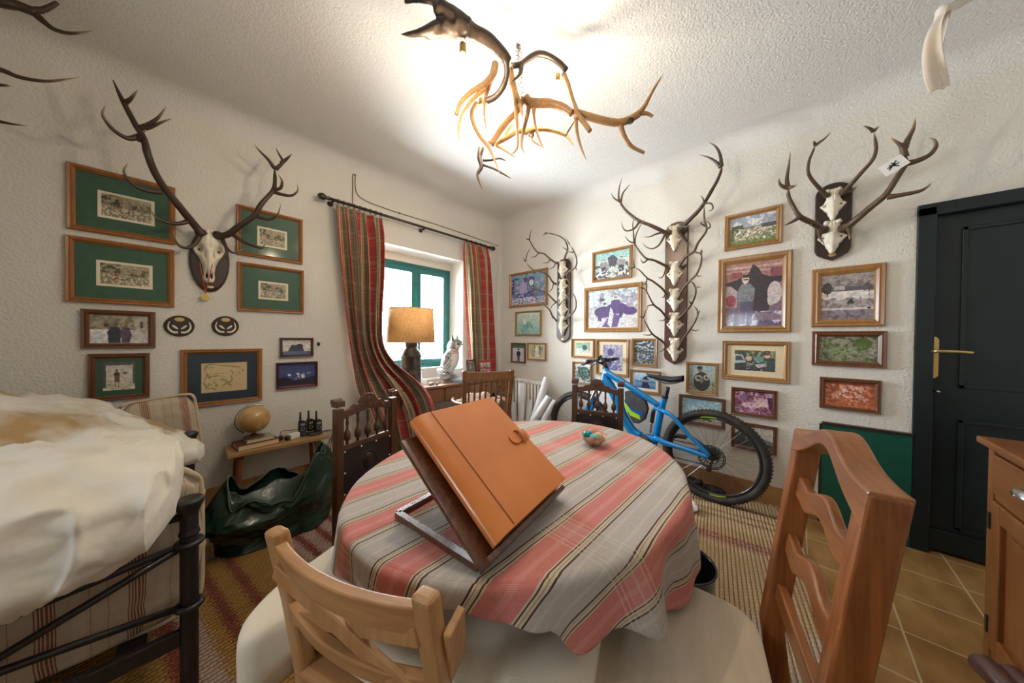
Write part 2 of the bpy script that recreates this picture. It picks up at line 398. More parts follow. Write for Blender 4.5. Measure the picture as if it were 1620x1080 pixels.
# door and its frame
s = MB()
for q in ((DY1-.05, DY1+.02, 0, DZ+.0), (DY0-.06, DY1+.02, DZ-.05, DZ+.02)):
    s.box((XW+.015, (q[0]+q[1])/2, (q[2]+q[3])/2), (.07, q[1]-q[0], q[3]-q[2]))
struct('trim_4', s, M_door, bevel=.004)
s = MB(); s.box((XW+.05, (DY1+DY0)/2-.05, DZ/2-.02), (.04, DY1-DY0-.0, DZ-.06))
yd0, yd1 = DY0-.0, DY1-.055
for z0, z1 in ((.02, .14),): s.box((XW+.022, (yd0+yd1)/2, (z0+z1)/2), (.016, yd1-yd0, z1-z0))
for z0, z1 in ((.16, .80), (.98, 1.90)):
    y0, y1 = yd0-.1, yd1-.09
    for q in ((y0, y1, z0, z0+.02), (y0, y1, z1-.02, z1), (y1-.02, y1, z0, z1)):
        s.box((XW+.026, (q[0]+q[1])/2, (q[2]+q[3])/2), (.012, q[1]-q[0], q[3]-q[2]))
dr = struct('door_1', s, M_door, bevel=.003)
pa = onX(1473, 565, XW+.02)
s = MB(); hh = .125; poly = [(math.cos(t)*.026, math.sin(t)*.026+(hh-.026)*(1 if math.sin(t) >= 0 else -1)) for t in [2*PI*k/24+.01 for k in range(24)]]
s.prism(poly, (pa, (0, -1, 0), (0, 0, 1), (-1, 0, 0)), -.012, .008); pl = build('handle_plate', s, M_brass, dr, bevel=.002)
hz = onX(1475, 555, XW+.0).z
s = MB().tube(crs([Vector((XW+.015, pa.y, hz)), Vector((XW-.045, pa.y, hz)), Vector((XW-.055, pa.y-.02, hz)), Vector((XW-.055, pa.y-.07, hz)), Vector((XW-.05, pa.y-.125, hz-.004))], 5), [.009]*14+[.008]*7, 10); build('door_handle', s, M_brass, dr, smooth=True)
kp = onX(1478, 617, XW+.02)
s = MB().cyl((XW+.035, kp.y, kp.z), (XW+.0, kp.y, kp.z), .006, n=12).tube([(XW-.0, kp.y, kp.z), (XW-.02, kp.y-.012, kp.z-.004)], .006, 8); build('lock_bolt', s, M_chrome, dr, smooth=True)
# green panel board under the pictures beside the door
py0, py1, pz = -.515, onX(1300, 668, XW).y, .675
t = thing('radiator_cover', 'deep green board with dark wood edge, low on the wall beside the door', 'wall panel', (XW-.012, (py0+py1)/2, 0))
s = MB().box((XW-.012, (py0+py1)/2, pz/2), (.022, py1-py0, pz-.004)); build('panel', s, M_green, t, world=True)
s = MB().box((XW-.018, (py0+py1)/2, pz+.008), (.036, py1-py0, .016)).box((XW-.014, py1+.006, pz/2), (.028, .012, pz)); build('edge_strip', s, M_board, t, world=True, bevel=.003)
# ------------------------------------------------------------------ rug
A = math.radians(9.5); ru_ = Vector((-math.cos(A), -math.sin(A), 0)); rv_ = Vector((-math.sin(A), math.cos(A), 0))
RC = Vector((2.95, .03, 0)); RUL, RVL = 3.3, 2.72
def rug_mat():
    m, nt, b = nodes('jute_rug'); tc = nt.nodes.new('ShaderNodeTexCoord'); sx = nt.nodes.new('ShaderNodeSeparateXYZ')
    L(nt, tc.outputs['UV'], sx.inputs[0]); u, v = sx.outputs[0], sx.outputs[1]
    tan, tan2, red, dk, gold, pk, cream = (.58, .42, .25), (.50, .34, .18), (.24, .055, .035), (.16, .075, .04), (.42, .235, .06), (.52, .27, .19), (.60, .48, .36)
    mv = (.50, .37, .32)
    st = [(0, tan), (.05, dk), (.055, tan), (.083, dk), (.088, tan), (.108, dk), (.113, tan), (.15, tan2), (.172, pk), (.181, dk), (.186, pk), (.193, dk), (.198, pk), (.21, tan), (.36, cream), (.52, mv), (.57, red), (.582, mv), (.60, red), (.612, mv), (.632, red), (.644, mv), (.655, gold), (.668, red), (.674, gold), (.722, red), (.734, gold), (.752, red), (.764, gold), (.78, mv), (.80, red), (.815, gold)]
    wob = mth(nt, 'MULTIPLY', mth(nt, 'SUBTRACT', noise_n(nt, mapping(nt, (1, 1, 1), 'UV'), 110, 2), .5), .10)
    c = ramp(nt, mth(nt, 'ADD', mth(nt, 'DIVIDE', u, RUL), mth(nt, 'MULTIPLY', wob, .35)), st, 'CONSTANT')
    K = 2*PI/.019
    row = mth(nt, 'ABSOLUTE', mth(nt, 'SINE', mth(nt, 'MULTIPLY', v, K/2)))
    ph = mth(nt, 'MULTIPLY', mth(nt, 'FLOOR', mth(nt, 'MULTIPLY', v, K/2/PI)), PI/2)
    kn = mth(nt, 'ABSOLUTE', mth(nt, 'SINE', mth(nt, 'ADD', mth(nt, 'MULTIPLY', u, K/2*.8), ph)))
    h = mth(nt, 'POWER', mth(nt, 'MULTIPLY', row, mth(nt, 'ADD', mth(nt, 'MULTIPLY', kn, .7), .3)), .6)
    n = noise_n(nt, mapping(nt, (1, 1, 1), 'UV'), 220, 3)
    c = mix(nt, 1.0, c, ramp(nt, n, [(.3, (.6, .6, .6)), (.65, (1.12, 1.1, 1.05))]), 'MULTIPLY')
    c = mix(nt, 1.0, c, ramp(nt, h, [(.15, (.45, .38, .32)), (.6, (1, 1, 1))]), 'MULTIPLY')  # low gaps between knots darkened in the colour, as shade would
    L(nt, c, b.inputs['Base Color']); b.inputs['Roughness'].default_value = .95; bump(nt, b, h, 1.0, .008); return m
s = MB(); zr = .011
def rugp(a, c): return RC+ru_*a*RUL+rv_*c*RVL+Vector((0, 0, zr+.0015*math.sin(a*23+c*9)))
s.grid(rugp, 60, 48, uvf=lambda a, c: (a*RUL, c*RVL))
t = thing('jute_rug', 'large woven jute rug with red and gold stripes under the round table', 'rug', tuple(RC+ru_*RUL/2+rv_*RVL/2))
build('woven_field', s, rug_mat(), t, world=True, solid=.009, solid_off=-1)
s = MB(); random.seed(3)
for i in range(420):
    q = RC+rv_*(i/420*RVL); a = Vector((0, 0, .008)); e = q-ru_*random.uniform(.03, .07)+rv_*random.uniform(-.02, .02)+Vector((0, 0, random.uniform(.003, .012)))
    s.tube([q+ru_*.01+a, q.lerp(e, .5)+Vector((0, 0, random.uniform(.004, .02))), e], [.003, .0028, .002], 4)
build('fringe', s, M_rope, t, world=True)
s = MB().tube([RC+Vector((0, 0, .008))+rv_*(RVL*i/20) for i in range(21)], .007, 6).tube([RC+Vector((0, 0, .008))+ru_*(RUL*i/20) for i in range(21)], .006, 6)
build('bound_edge', s, M_rope, t, world=True)

# ------------------------------------------------------------------ pictures
def painting(nx, ny, ops, seed=0):
    '''returns colour function over the unit square: gradients, noise patches and silhouettes in the print itself'''
    rnd = random.Random(seed); off = Vector((rnd.random()*50, rnd.random()*50, 0))
    def inpoly(x, y, P):
        c = False; j = len(P)-1
        for i in range(len(P)):
            if (P[i][1] > y) != (P[j][1] > y) and x < (P[j][0]-P[i][0])*(y-P[i][1])/(P[j][1]-P[i][1]+1e-9)+P[i][0]: c = not c
            j = i
        return c
    def f(x, y):
        c = (.5, .5, .5)
        for o in ops:
            k = o[0]
            if k == 'g':
                c = tuple(a+(b-a)*y for a, b in zip(o[1], o[2]))
            elif k == 'e':
                d = ((x-o[1])/o[3])**2+((y-o[2])/o[4])**2
                if d < 1: c = o[5]
            elif k == 'r':
                if o[1] <= x <= o[3] and o[2] <= y <= o[4]: c = o[5]
            elif k == 'p':
                if inpoly(x, y, o[1]): c = o[2]
            elif k == 'n':      # noise patch: x0,y0,x1,y1,scale,thr,colour
                if o[1] <= x <= o[3] and o[2] <= y <= o[4]:
                    n = noise.fractal(Vector((x*o[5], y*o[5]*ny/nx, seed*3.1))+off, .8, 2.1, 6)
                    if n > o[6]: c = tuple(a+(b-a)*min(1, (n-o[6])*4) for a, b in zip(c, o[7]))
            elif k == 's':      # speckle
                n = noise.noise(Vector((x*nx*.5, y*ny*.5, seed)))*o[1]; c = tuple(max(0, a*(1+n)) for a in c)
        if ops[0][0] == 'raw': return c
        q = Vector((x*nx*.16, y*ny*.16, seed*7.3)); n = noise.fractal(q, 1.0, 2.0, 4); m = noise.noise(Vector((x*nx*.9, y*ny*.9, seed)))
        k = 1+.38*n+.12*m; h = .10*noise.noise(q*.6+off); return (max(.004, c[0]*k*(1+h)), max(.004, c[1]*k), max(.004, c[2]*k*(1-h)))
    return f
SK = (.78, .55, .42)
def person(x, y, h, coat, legs=(.05, .05, .08), skin=SK, hat=None, w_=.32):
    '''simple standing silhouette in a photo: x centre, y feet, h height'''
    o = [('p', [(x-h*.13, y-h*.45), (x+h*.13, y-h*.45), (x+h*.12, y), (x+h*.02, y), (x, y-h*.3), (x-h*.02, y), (x-h*.12, y)], legs),
         ('p', [(x-h*.06, y-h*.84), (x+h*.06, y-h*.84), (x+h*.2, y-h*.78), (x+h*.23, y-h*.45), (x-h*.23, y-h*.45), (x-h*.2, y-h*.78)], coat),
         ('e', x, y-h*.91, h*.075, h*.09, skin), ('r', x-h*.07, y-h*1.0, x+h*.07, y-h*.95, (.06, .04, .03))]
    if hat: o += [('e', x, y-h*.965, h*.15, h*.03, hat), ('e', x, y-h*1.0, h*.08, h*.06, hat)]
    return o
FRAMES = []
def picture(wall, TL, BR, name, label, fw, fm, spec, mount=None, mfrac=(0, 0, 1, 1), group=None, cat='picture', tilt=0, line=None):
    if wall == 'R':
        a, b = onX(*TL, XW-.02), onX(*BR, XW-.02); u, out = Vector((0, -1, 0)), Vector((-1, 0, 0)); wd = a.y-b.y
        org = Vector((XW-.002, a.y, a.z))
    else:
        a, b = onY(*TL, YW-.02), onY(*BR, YW-.02); u, out = Vector((1, 0, 0)), Vector((0, -1, 0)); wd = b.x-a.x
        org = Vector((a.x, YW-.002, a.z))
    ht = a.z-b.z; dn = Vector((0, 0, -1)); c = org+u*wd/2+dn*ht/2
    t = thing(name, label, cat, tuple(c), 0, group)
    s = MB(); prof = [(0, 0), (0, .017), (fw*.12, .024), (fw*.45, .021), (fw*.6, .025), (fw*.85, .016), (fw, .012), (fw, .004)]
    vs = []
    for i, h in prof:
        for p_, q_ in ((i, i), (wd-i, i), (wd-i, ht-i), (i, ht-i)): vs.append(org+u*p_+dn*q_+out*h)
    n = len(prof); fs = [(4*i+k, 4*i+(k+1) % 4, 4*(i+1)+(k+1) % 4, 4*(i+1)+k) for i in range(n-1) for k in range(4)]
    fs.append((0, 1, 2, 3)); s.add(vs, fs); build('frame', s, fm, t, world=True)
    x0, y0, x1, y1 = fw, fw, wd-fw, ht-fw
    h = .005
    if mount:
        s = MB(); s.prism([(x0-.002, y0-.002), (x1+.002, y0-.002), (x1+.002, y1+.002), (x0-.002, y1+.002)], (org, u, dn, out), .003, .006); build('mount', s, mount, t, world=True); h = .0075
        X0, Y0, X1, Y1 = x0+(x1-x0)*mfrac[0], y0+(y1-y0)*mfrac[1], x0+(x1-x0)*mfrac[2], y0+(y1-y0)*mfrac[3]
        x0, y0, x1, y1 = X0, Y0, X1, Y1
        if line:
            s = MB(); e = line[0]; s.prism([(x0-e, y0-e), (x1+e, y0-e), (x1+e, y1+e), (x0-e, y1+e)], (org, u, dn, out), .006, .0070); build('mount_border', s, line[1], t, world=True)
    nx = max(30, min(150, int((x1-x0)*(400 if cat != 'map' else 700)))); ny = max(26, min(150, int((y1-y0)*(400 if cat != 'map' else 700))))
    f = painting(nx, ny, spec, len(FRAMES)+1)
    s = MB().grid(lambda a_, b_: org+u*(x0+(x1-x0)*a_)+dn*(y0+(y1-y0)*b_)+out*h, nx, ny, col=f); build('photograph' if cat == 'picture' else 'print', s, M_photo, t, world=True)
    FRAMES.append(t); return t
M_cream_line = mat('cream_card', (.80, .72, .55), rough=.7, coat=.4)
bk = (.03, .03, .03)
hunt = lambda sd: [('g', (.42, .36, .24), (.20, .17, .10)), ('n', 0, .0, .4, .55, 9, -.1, (.07, .07, .04)), ('n', .55, .2, 1, .6, 9, .0, (.1, .09, .05)), ('n', 0, .5, 1, 1, 16, .1, (.55, .48, .34)), ('n', 0, .55, 1, 1, 22, .25, (.8, .75, .62)), ('n', .1, .45, .9, .8, 20, .28, (.05, .04, .03)), ('e', .3, .55, .03, .06, (.5, .05, .03)), ('s', .5)]
LN = (.014, M_cream_line)
picture('L', (104, 254), (277.7, 387), 'framed_print', 'large pine-framed hunting print with green mount, upper one left of the big stag skull', .03, M_fpine, hunt(1), M_matG, (.25, .33, .79, .74), 'green-mounted hunting prints', 'print', line=LN)
picture('L', (101.7, 370), (276, 485.7), 'framed_print', 'large pine-framed hunting print with green mount, lower one left of the big stag skull', .03, M_fpine, hunt(2), M_matG, (.25, .33, .78, .72), 'green-mounted hunting prints', 'print', line=LN)
picture('L', (374, 321.7), (479, 418), 'framed_print', 'pine-framed hunting print with green mount, upper one right of the big stag skull', .026, M_fpine, hunt(3), M_matG, (.3, .36, .74, .74), 'green-mounted hunting prints', 'print', line=LN)
picture('L', (375.7, 413), (480.7, 496.7), 'framed_print', 'pine-framed hunting print with green mount, lower one right of the big stag skull', .026, M_fpine, hunt(4), M_matG, (.3, .36, .74, .72), 'green-mounted hunting prints', 'print', line=LN)
picture('L', (127, 488), (246, 550), 'framed_photo', 'brown-framed photo of two people in dark coats in a snowy courtyard', .03, M_fdark,
        [('g', (.45, .40, .28), (.75, .75, .78)), ('p', [(0, 0), (1, 0), (.75, .55), (.3, .45), (0, .55)], (.38, .34, .24)), ('n', 0, 0, 1, .5, 9, .05, (.22, .2, .15)), ('r', 0, .52, .75, 1, (.75, .76, .80)), ('p', [(.72, .5), (1, .62), (1, 1), (.6, 1)], (.62, .60, .56)), ('r', .22, .28, .3, .42, (.08, .07, .06)), ('p', [(.72, .1), (.98, .0), (.98, .7), (.76, .45)], (.5, .47, .38)), ('r', .85, .2, .9, .45, (.12, .1, .08))]+
        [('p', [(.3, 1), (.28, .6), (.34, .42), (.48, .42), (.52, .6), (.5, 1)], (.035, .04, .07)), ('e', .42, .35, .035, .09, (.2, .12, .09)), ('p', [(.52, 1), (.5, .55), (.56, .42), (.66, .44), (.7, .7), (.66, 1)], (.10, .07, .12)), ('e', .6, .35, .035, .09, (.25, .16, .11))], None)
picture('L', (138, 560), (237, 628), 'framed_photo', 'brown-framed photo with green mount showing a rider in a white courtyard', .028, M_fdark,
        [('g', (.62, .6, .56), (.7, .64, .52)), ('r', 0, 0, 1, .12, (.1, .1, .12)), ('r', 0, 0, .09, .9, (.08, .08, .1)), ('r', .93, 0, 1, .8, (.1, .1, .1)), ('n', .1, .7, 1, 1, 12, .1, (.5, .42, .3)), ('r', .62, .38, .74, .44, (.12, .07, .05)), ('e', .42, .45, .09, .1, (.08, .05, .04)), ('r', .34, .5, .5, .72, (.16, .11, .08)), ('r', .36, .7, .39, .9, bk), ('r', .46, .7, .49, .9, bk), ('e', .42, .3, .04, .05, (.12, .08, .06)), ('s', .3)], M_matG, (.14, .1, .82, .86))
# map of a peninsula
pen = [(.10, .12), (.22, .05), (.40, .10), (.55, .13), (.70, .16), (.83, .20), (.76, .30), (.66, .38), (.62, .50), (.66, .58), (.58, .70), (.48, .74), (.40, .82), (.33, .92), (.24, .84), (.12, .86), (.10, .74), (.06, .66), (.10, .52), (.13, .36), (.09, .24)]
outer = [(x+(.018 if x > .4 else -.018), y+(.02 if y > .5 else -.02)) for x, y in pen]
picture('L', (285.7, 553), (415, 632.7), 'framed_map', 'antique map of a peninsula on a navy mount in a pine frame above the globe', .03, M_fpine,
        [('raw',), ('g', (.62, .47, .27), (.66, .51, .31)), ('p', outer, (.16, .11, .04)), ('p', pen, (.66, .54, .30)), ('n', .12, .12, .68, .82, 9, .26, (.36, .27, .12)), ('r', .14, .36, .62, .372, (.38, .28, .14)), ('r', .2, .58, .58, .592, (.38, .28, .14)), ('e', .90, .30, .03, .03, (.35, .3, .12)), ('e', .82, .38, .035, .03, (.35, .3, .12)), ('e', .76, .47, .02, .02, (.35, .3, .12)), ('r', .72, .76, .93, .775, (.45, .36, .2)), ('r', .76, .82, .9, .83, (.45, .36, .2)), ('r', 0, 0, .012, 1, (.4, .3, .16)), ('r', .988, 0, 1, 1, (.4, .3, .16)), ('r', 0, 0, 1, .015, (.4, .3, .16)), ('r', 0, .985, 1, 1, (.4, .3, .16))], M_matB, (.18, .2, .84, .82), cat='map')
picture('L', (443, 534), (496, 564), 'framed_photo', 'small mahogany-framed photo with a dark rounded silhouette against white sky', .018, M_fmah,
        [('g', (.62, .60, .56), (.75, .72, .66)), ('e', .48, .78, .28, .45, (.06, .06, .1)), ('r', 0, .75, 1, 1, (.12, .15, .25)), ('e', .6, .45, .12, .2, (.04, .04, .07)), ('e', .36, .5, .1, .18, (.05, .05, .08))])
picture('L', (437, 574), (502.7, 611), 'framed_photo', 'small mahogany-framed photo of a blue night with distant lights', .016, M_fmah,
        [('g', (.03, .05, .17), (.06, .08, .28)), ('p', [(0, .6), (.2, .55), (.4, .75), (.8, .62), (1, .55), (1, 1), (0, 1)], (.012, .012, .03)), ('n', .45, .4, .9, .7, 12, .25, (.7, .72, .8)), ('e', .28, .47, .04, .05, (.8, .8, .9)), ('r', .6, .48, .7, .64, (.7, .68, .7)), ('r', 0, .95, 1, 1, (.25, .08, .08))])
R = 'R'
picture(R, (806, 434), (865, 482), 'framed_photo', 'oak-framed blue-tinted photo half hidden behind the small stack of skulls', .032, M_fgold,
        [('g', (.25, .45, .60), (.10, .12, .3)), ('n', 0, .1, .7, 1, 6, -.1, (.07, .07, .28)), ('n', 0, .2, 1, .8, 10, .25, (.6, .62, .8)), ('n', 0, .78, 1, 1, 20, -.2, (.7, .72, .85)), ('e', .35, .45, .12, .2, (.45, .4, .6)), ('e', .6, .3, .06, .1, (.8, .85, .9))])
picture(R, (937, 399.5), (999, 439), 'framed_photo', 'oak-framed pale photo of seated hunters left of the tall skull board', .028, M_fgold,
        [('g', (.35, .62, .62), (.5, .55, .5)), ('n', 0, .45, 1, 1, 7, -.2, (.06, .06, .08)), ('n', 0, .3, 1, 1, 14, .15, (.8, .8, .75)), ('p', [(.38, .2), (.55, .12), (.68, .3), (.62, .55), (.42, .5)], (.10, .09, .12))]+person(.27, .8, .55, (.3, .28, .3))+person(.78, .8, .55, (.3, .3, .32))+[('n', .1, .6, .9, 1, 16, .2, (.7, .68, .66))])
picture(R, (815, 493), (855.5, 531.5), 'framed_photo', 'small square oak-framed faded turquoise photo, second in the corner column', .024, M_fgold,
        [('g', (.62, .75, .66), (.28, .55, .52)), ('e', .45, .75, .28, .35, (.2, .42, .42)), ('n', .1, .3, .8, 1, 8, .1, (.35, .58, .62)), ('e', .35, .4, .08, .15, (.75, .8, .78)), ('e', .45, .62, .06, .12, (.15, .3, .35))])
picture(R, (924.5, 456), (1014.5, 524.5), 'framed_photo', 'large oak-framed violet photo of a man standing behind a big dark animal', .042, M_fgold,
        [('g', (.55, .68, .72), (.66, .62, .62)), ('n', 0, 0, 1, .5, 9, .05, (.35, .33, .42)), ('n', 0, .45, 1, 1, 8, .15, (.5, .46, .52)), ('e', .34, .58, .2, .15, (.09, .05, .17)), ('e', .6, .5, .22, .14, (.10, .06, .19)), ('e', .86, .58, .13, .1, (.09, .05, .17)), ('p', [(.2, .62), (.3, .62), (.3, .82), (.22, .8)], (.08, .05, .15)), ('p', [(.66, .55), (.74, .6), (.7, .75), (.64, .72)], (.08, .05, .15)), ('p', [(.3, .98), (.5, .6), (.68, .7), (.62, .98)], (.12, .08, .22)), ('e', .36, .36, .04, .03, (.12, .1, .16)), ('p', [(.42, .9), (.48, .45), (.55, .6), (.5, 1)], (.6, .6, .66))]+person(.58, .62, .42, (.12, .07, .22), (.1, .07, .2))+[('e', .3, .25, .05, .04, (.1, .08, .14)), ('s', .3)])
picture(R, (808.5, 542), (830.5, 574.5), 'framed_photo', 'narrow dark-framed photo of a person in a dark cape and hat', .018, M_fdark,
        [('g', (.25, .3, .22), (.7, .7, .74)), ('r', 0, 0, 1, .22, (.10, .2, .1)), ('r', 0, .22, 1, 1, (.66, .66, .72))]+person(.5, 1.0, .72, (.03, .03, .08), (.03, .03, .07), hat=(.04, .04, .08)))
picture(R, (834, 542), (863, 571), 'framed_photo', 'tiny oak-framed photo with a pale standing figure, right beside the caped one', .017, M_fgold,
        [('g', (.5, .55, .4), (.6, .5, .35)), ('n', 0, 0, 1, 1, 8, 0, (.16, .2, .12)), ('p', [(.4, 0), (.62, 0), (.7, 1), (.35, 1)], (.85, .84, .72)), ('e', .5, .12, .12, .14, (.85, .8, .55))], M_matC, (.12, .08, .9, .85))
picture(R, (904, 535.5), (939.5, 567), 'framed_photo', 'small oak-framed photo with yellow mount showing a dark dog on a pale track', .02, M_fgold,
        [('g', (.12, .35, .2), (.7, .72, .7)), ('n', 0, 0, 1, .6, 10, 0, (.25, .5, .3)), ('e', .62, .45, .18, .25, (.03, .04, .03)), ('e', .3, .7, .25, .2, (.65, .72, .72)), ('n', .2, .3, 1, .9, 14, .2, (.1, .2, .12))], M_matC, (.14, .14, .86, .84))
picture(R, (943, 536), (994, 597), 'framed_photo', 'tall oak-framed violet photo with cream mount partly behind the bicycle handlebar', .026, M_fgold,
        [('g', (.45, .45, .5), (.12, .1, .3)), ('n', 0, 0, 1, .5, 8, .0, (.2, .18, .32)), ('e', .4, .3, .16, .15, (.08, .06, .18)), ('n', .3, .45, 1, 1, 10, .05, (.6, .58, .75)), ('p', [(0, .5), (.5, .7), (.3, 1), (0, 1)], (.08, .06, .16)), ('s', .4)], M_matC, (.16, .1, .86, .9))
picture(R, (999.5, 535), (1039, 581), 'framed_photo', 'oak-framed photo of speckled woodland, right of the cream-mounted violet one', .025, M_fgold,
        [('g', (.05, .06, .07), (.06, .08, .08)), ('n', 0, 0, 1, .45, 11, .0, (.55, .6, .68)), ('n', 0, .4, 1, 1, 14, .05, (.45, .5, .6)), ('n', 0, .0, 1, 1, 7, .2, (.02, .05, .03)), ('r', 0, .42, 1, .52, (.05, .09, .06))])
picture(R, (905.5, 571.5), (935.5, 610), 'framed_photo', 'oak-framed photo of a leafy dark tree, behind the carved chair back', .02, M_fgold,
        [('g', (.72, .76, .80), (.5, .55, .55)), ('e', .6, .5, .42, .35, (.04, .12, .08)), ('n', .0, .15, 1, 1, 9, .0, (.03, .09, .07)), ('n', .2, .3, 1, 1, 15, .25, (.4, .5, .5)), ('e', .35, .85, .14, .12, (.55, .5, .5))])
picture(R, (996.7, 584), (1044.5, 625), 'framed_photo', 'oak-framed blue photo of a person in a wide hat, behind the bicycle saddle', .022, M_fgold,
        [('g', (.4, .6, .8), (.04, .12, .25)), ('r', 0, .45, 1, .6, (.08, .18, .34)), ('p', [(.32, 1), (.36, .62), (.5, .5), (.66, .6), (.76, 1)], (.02, .02, .06)), ('e', .52, .42, .09, .13, (.3, .2, .2)), ('e', .52, .33, .2, .05, (.01, .01, .04)), ('e', .52, .25, .1, .1, (.01, .01, .04))], M_matW, (.1, .1, .9, .86))
picture(R, (1085.5, 572), (1135, 626.7), 'framed_photo', 'oak-framed photo of a dark-haired person squatting and holding curled horns', .022, M_fgold,
        [('g', (.35, .5, .5), (.28, .27, .18)), ('n', 0, .6, 1, 1, 12, .1, (.12, .12, .07)), ('e', .5, .62, .32, .36, (.02, .025, .02)), ('e', .42, .17, .1, .1, (.2, .12, .09)), ('e', .42, .1, .11, .06, (.02, .02, .02)), ('e', .38, .5, .15, .11, (.42, .4, .34)), ('e', .38, .5, .09, .06, (.04, .04, .03)), ('e', .68, .46, .11, .1, (.4, .36, .28)), ('e', .68, .46, .06, .05, (.03, .03, .02)), ('e', .5, .58, .07, .1, (.16, .12, .07))])
picture(R, (1074, 623), (1146.7, 680), 'framed_photo', 'oak-framed pale blue seascape photo behind the top of the rear bicycle wheel', .026, M_fdark,
        [('g', (.3, .55, .68), (.62, .72, .72)), ('n', 0, 0, 1, .5, 5, .1, (.6, .75, .82)), ('r', 0, .85, 1, 1, (.5, .42, .3)), ('e', .6, .8, .1, .08, (.06, .06, .06)), ('e', .72, .87, .05, .05, (.08, .07, .06))])
picture(R, (1146.7, 342), (1237, 383), 'framed_photo', 'wide oak-framed photo of a pack of hounds under a cloudy sky', .034, M_fgold,
        [('g', (.3, .36, .48), (.5, .52, .55)), ('n', 0, 0, 1, .4, 5, .0, (.7, .72, .75)), ('r', 0, .4, 1, 1, (.14, .2, .08)), ('p', [(.05, .3), (.3, .28), (.32, .5), (.05, .55)], (.05, .09, .06)), ('n', .1, .42, 1, .85, 14, -.05, (.62, .5, .42)), ('n', .1, .5, 1, .9, 20, .2, (.9, .85, .8)), ('r', .7, .36, 1, .5, (.08, .09, .08)), ('n', 0, .75, 1, 1, 16, .1, (.25, .33, .12))])
picture(R, (1136.7, 410.7), (1251, 525.3), 'framed_photo', 'largest oak-framed photo: boy in grey sweater before a huge winged black figure', .052, M_fgold,
        [('g', (.42, .22, .2), (.12, .10, .2)), ('r', 0, .06, 1, .09, (.6, .4, .35)), ('r', 0, .13, 1, .15, (.58, .4, .36)), ('r', .1, .14, .3, .24, (.3, .08, .07)), ('r', .8, .12, 1, .26, (.25, .08, .1)), ('r', 0, .36, .22, .7, (.45, .38, .38)), ('e', .1, .6, .1, .1, (.3, .06, .09)),
         ('p', [(0, .30), (.2, .26), (.42, .18), (.5, .03), (.6, .1), (.66, .2), (.82, .26), (1, .26), (1, .33), (.85, .42), (.78, .8), (.5, .85), (.3, .5), (.1, .36), (0, .35)], (.045, .035, .045)), ('e', .88, .5, .12, .17, (.62, .54, .56)), ('e', .82, .6, .06, .1, (.6, .52, .52)),
         ('n', 0, .78, 1, 1, 9, .0, (.6, .56, .68)), ('p', [(.55, .8), (.8, .78), (1, .85), (1, .92), (.5, .92)], (.25, .18, .25)), ('p', [(.28, .6), (.52, .6), (.5, .98), (.4, .98), (.4, .75), (.36, .98), (.28, .98)], (.11, .09, .18)), ('p', [(.3, .34), (.46, .34), (.54, .42), (.52, .62), (.28, .62), (.2, .58), (.24, .42)], (.22, .24, .27)), ('e', .37, .26, .065, .075, (.75, .62, .55)), ('r', .31, .19, .44, .235, (.05, .035, .03)), ('r', .33, .26, .42, .275, (.04, .03, .03))])
picture(R, (1143, 539), (1249, 607), 'framed_photo', 'wide oak-framed photo with cream mount of people beside an open car', .034, M_fgold,
        [('g', (.07, .08, .04), (.03, .04, .05)), ('n', .3, 0, 1, .35, 10, .0, (.3, .32, .18)), ('p', [(0, .2), (.2, .22), (.3, .6), (0, .65)], (.45, .5, .6)), ('p', [(.03, .28), (.17, .28), (.24, .5), (.03, .52)], (.06, .07, .1)), ('e', .36, .4, .08, .12, (.7, .45, .32)), ('e', .62, .42, .13, .14, (.14, .3, .28)), ('e', .82, .25, .06, .12, (.7, .42, .32)), ('e', .82, .16, .06, .06, (.15, .04, .03)), ('p', [(.72, .38), (.9, .34), (1, .6), (1, 1), (.75, 1)], (.05, .07, .07)), ('p', [(.5, .7), (.78, .6), (.8, .75), (.6, .85)], (.5, .5, .48)), ('n', .3, .5, .8, 1, 12, .2, (.3, .3, .3))], M_matC, (.14, .16, .86, .82))
picture(R, (1157, 611.7), (1229, 664.7), 'framed_photo', 'walnut-framed magenta-tinted photo of a person lying with animals', .024, M_fdark,
        [('g', (.30, .10, .16), (.4, .18, .28)), ('n', 0, 0, 1, 1, 8, .0, (.68, .45, .58)), ('n', 0, 0, 1, 1, 14, .15, (.15, .04, .08)), ('e', .22, .3, .1, .14, (.25, .15, .3)), ('e', .4, .65, .22, .15, (.75, .55, .62)), ('e', .7, .55, .2, .12, (.8, .62, .6)), ('n', .2, .4, 1, 1, 12, .25, (.25, .06, .14)), ('p', [(.85, .2), (1, .2), (1, .8), (.9, .7)], (.1, .03, .1))])
picture(R, (1157, 665), (1229, 721.5), 'framed_photo', 'walnut-framed photo of dark hills under white sky behind the rear wheel', .024, M_fdark,
        [('g', (.66, .68, .66), (.62, .62, .58)), ('p', [(0, .45), (.12, .28), (.25, .4), (.3, .6), (.5, .7), (1, .75), (1, 1), (0, 1)], (.07, .07, .07)), ('p', [(.45, .62), (.7, .48), (1, .6), (1, .75), (.5, .75)], (.2, .26, .36)), ('n', .4, .6, 1, 1, 10, .1, (.3, .27, .2))])
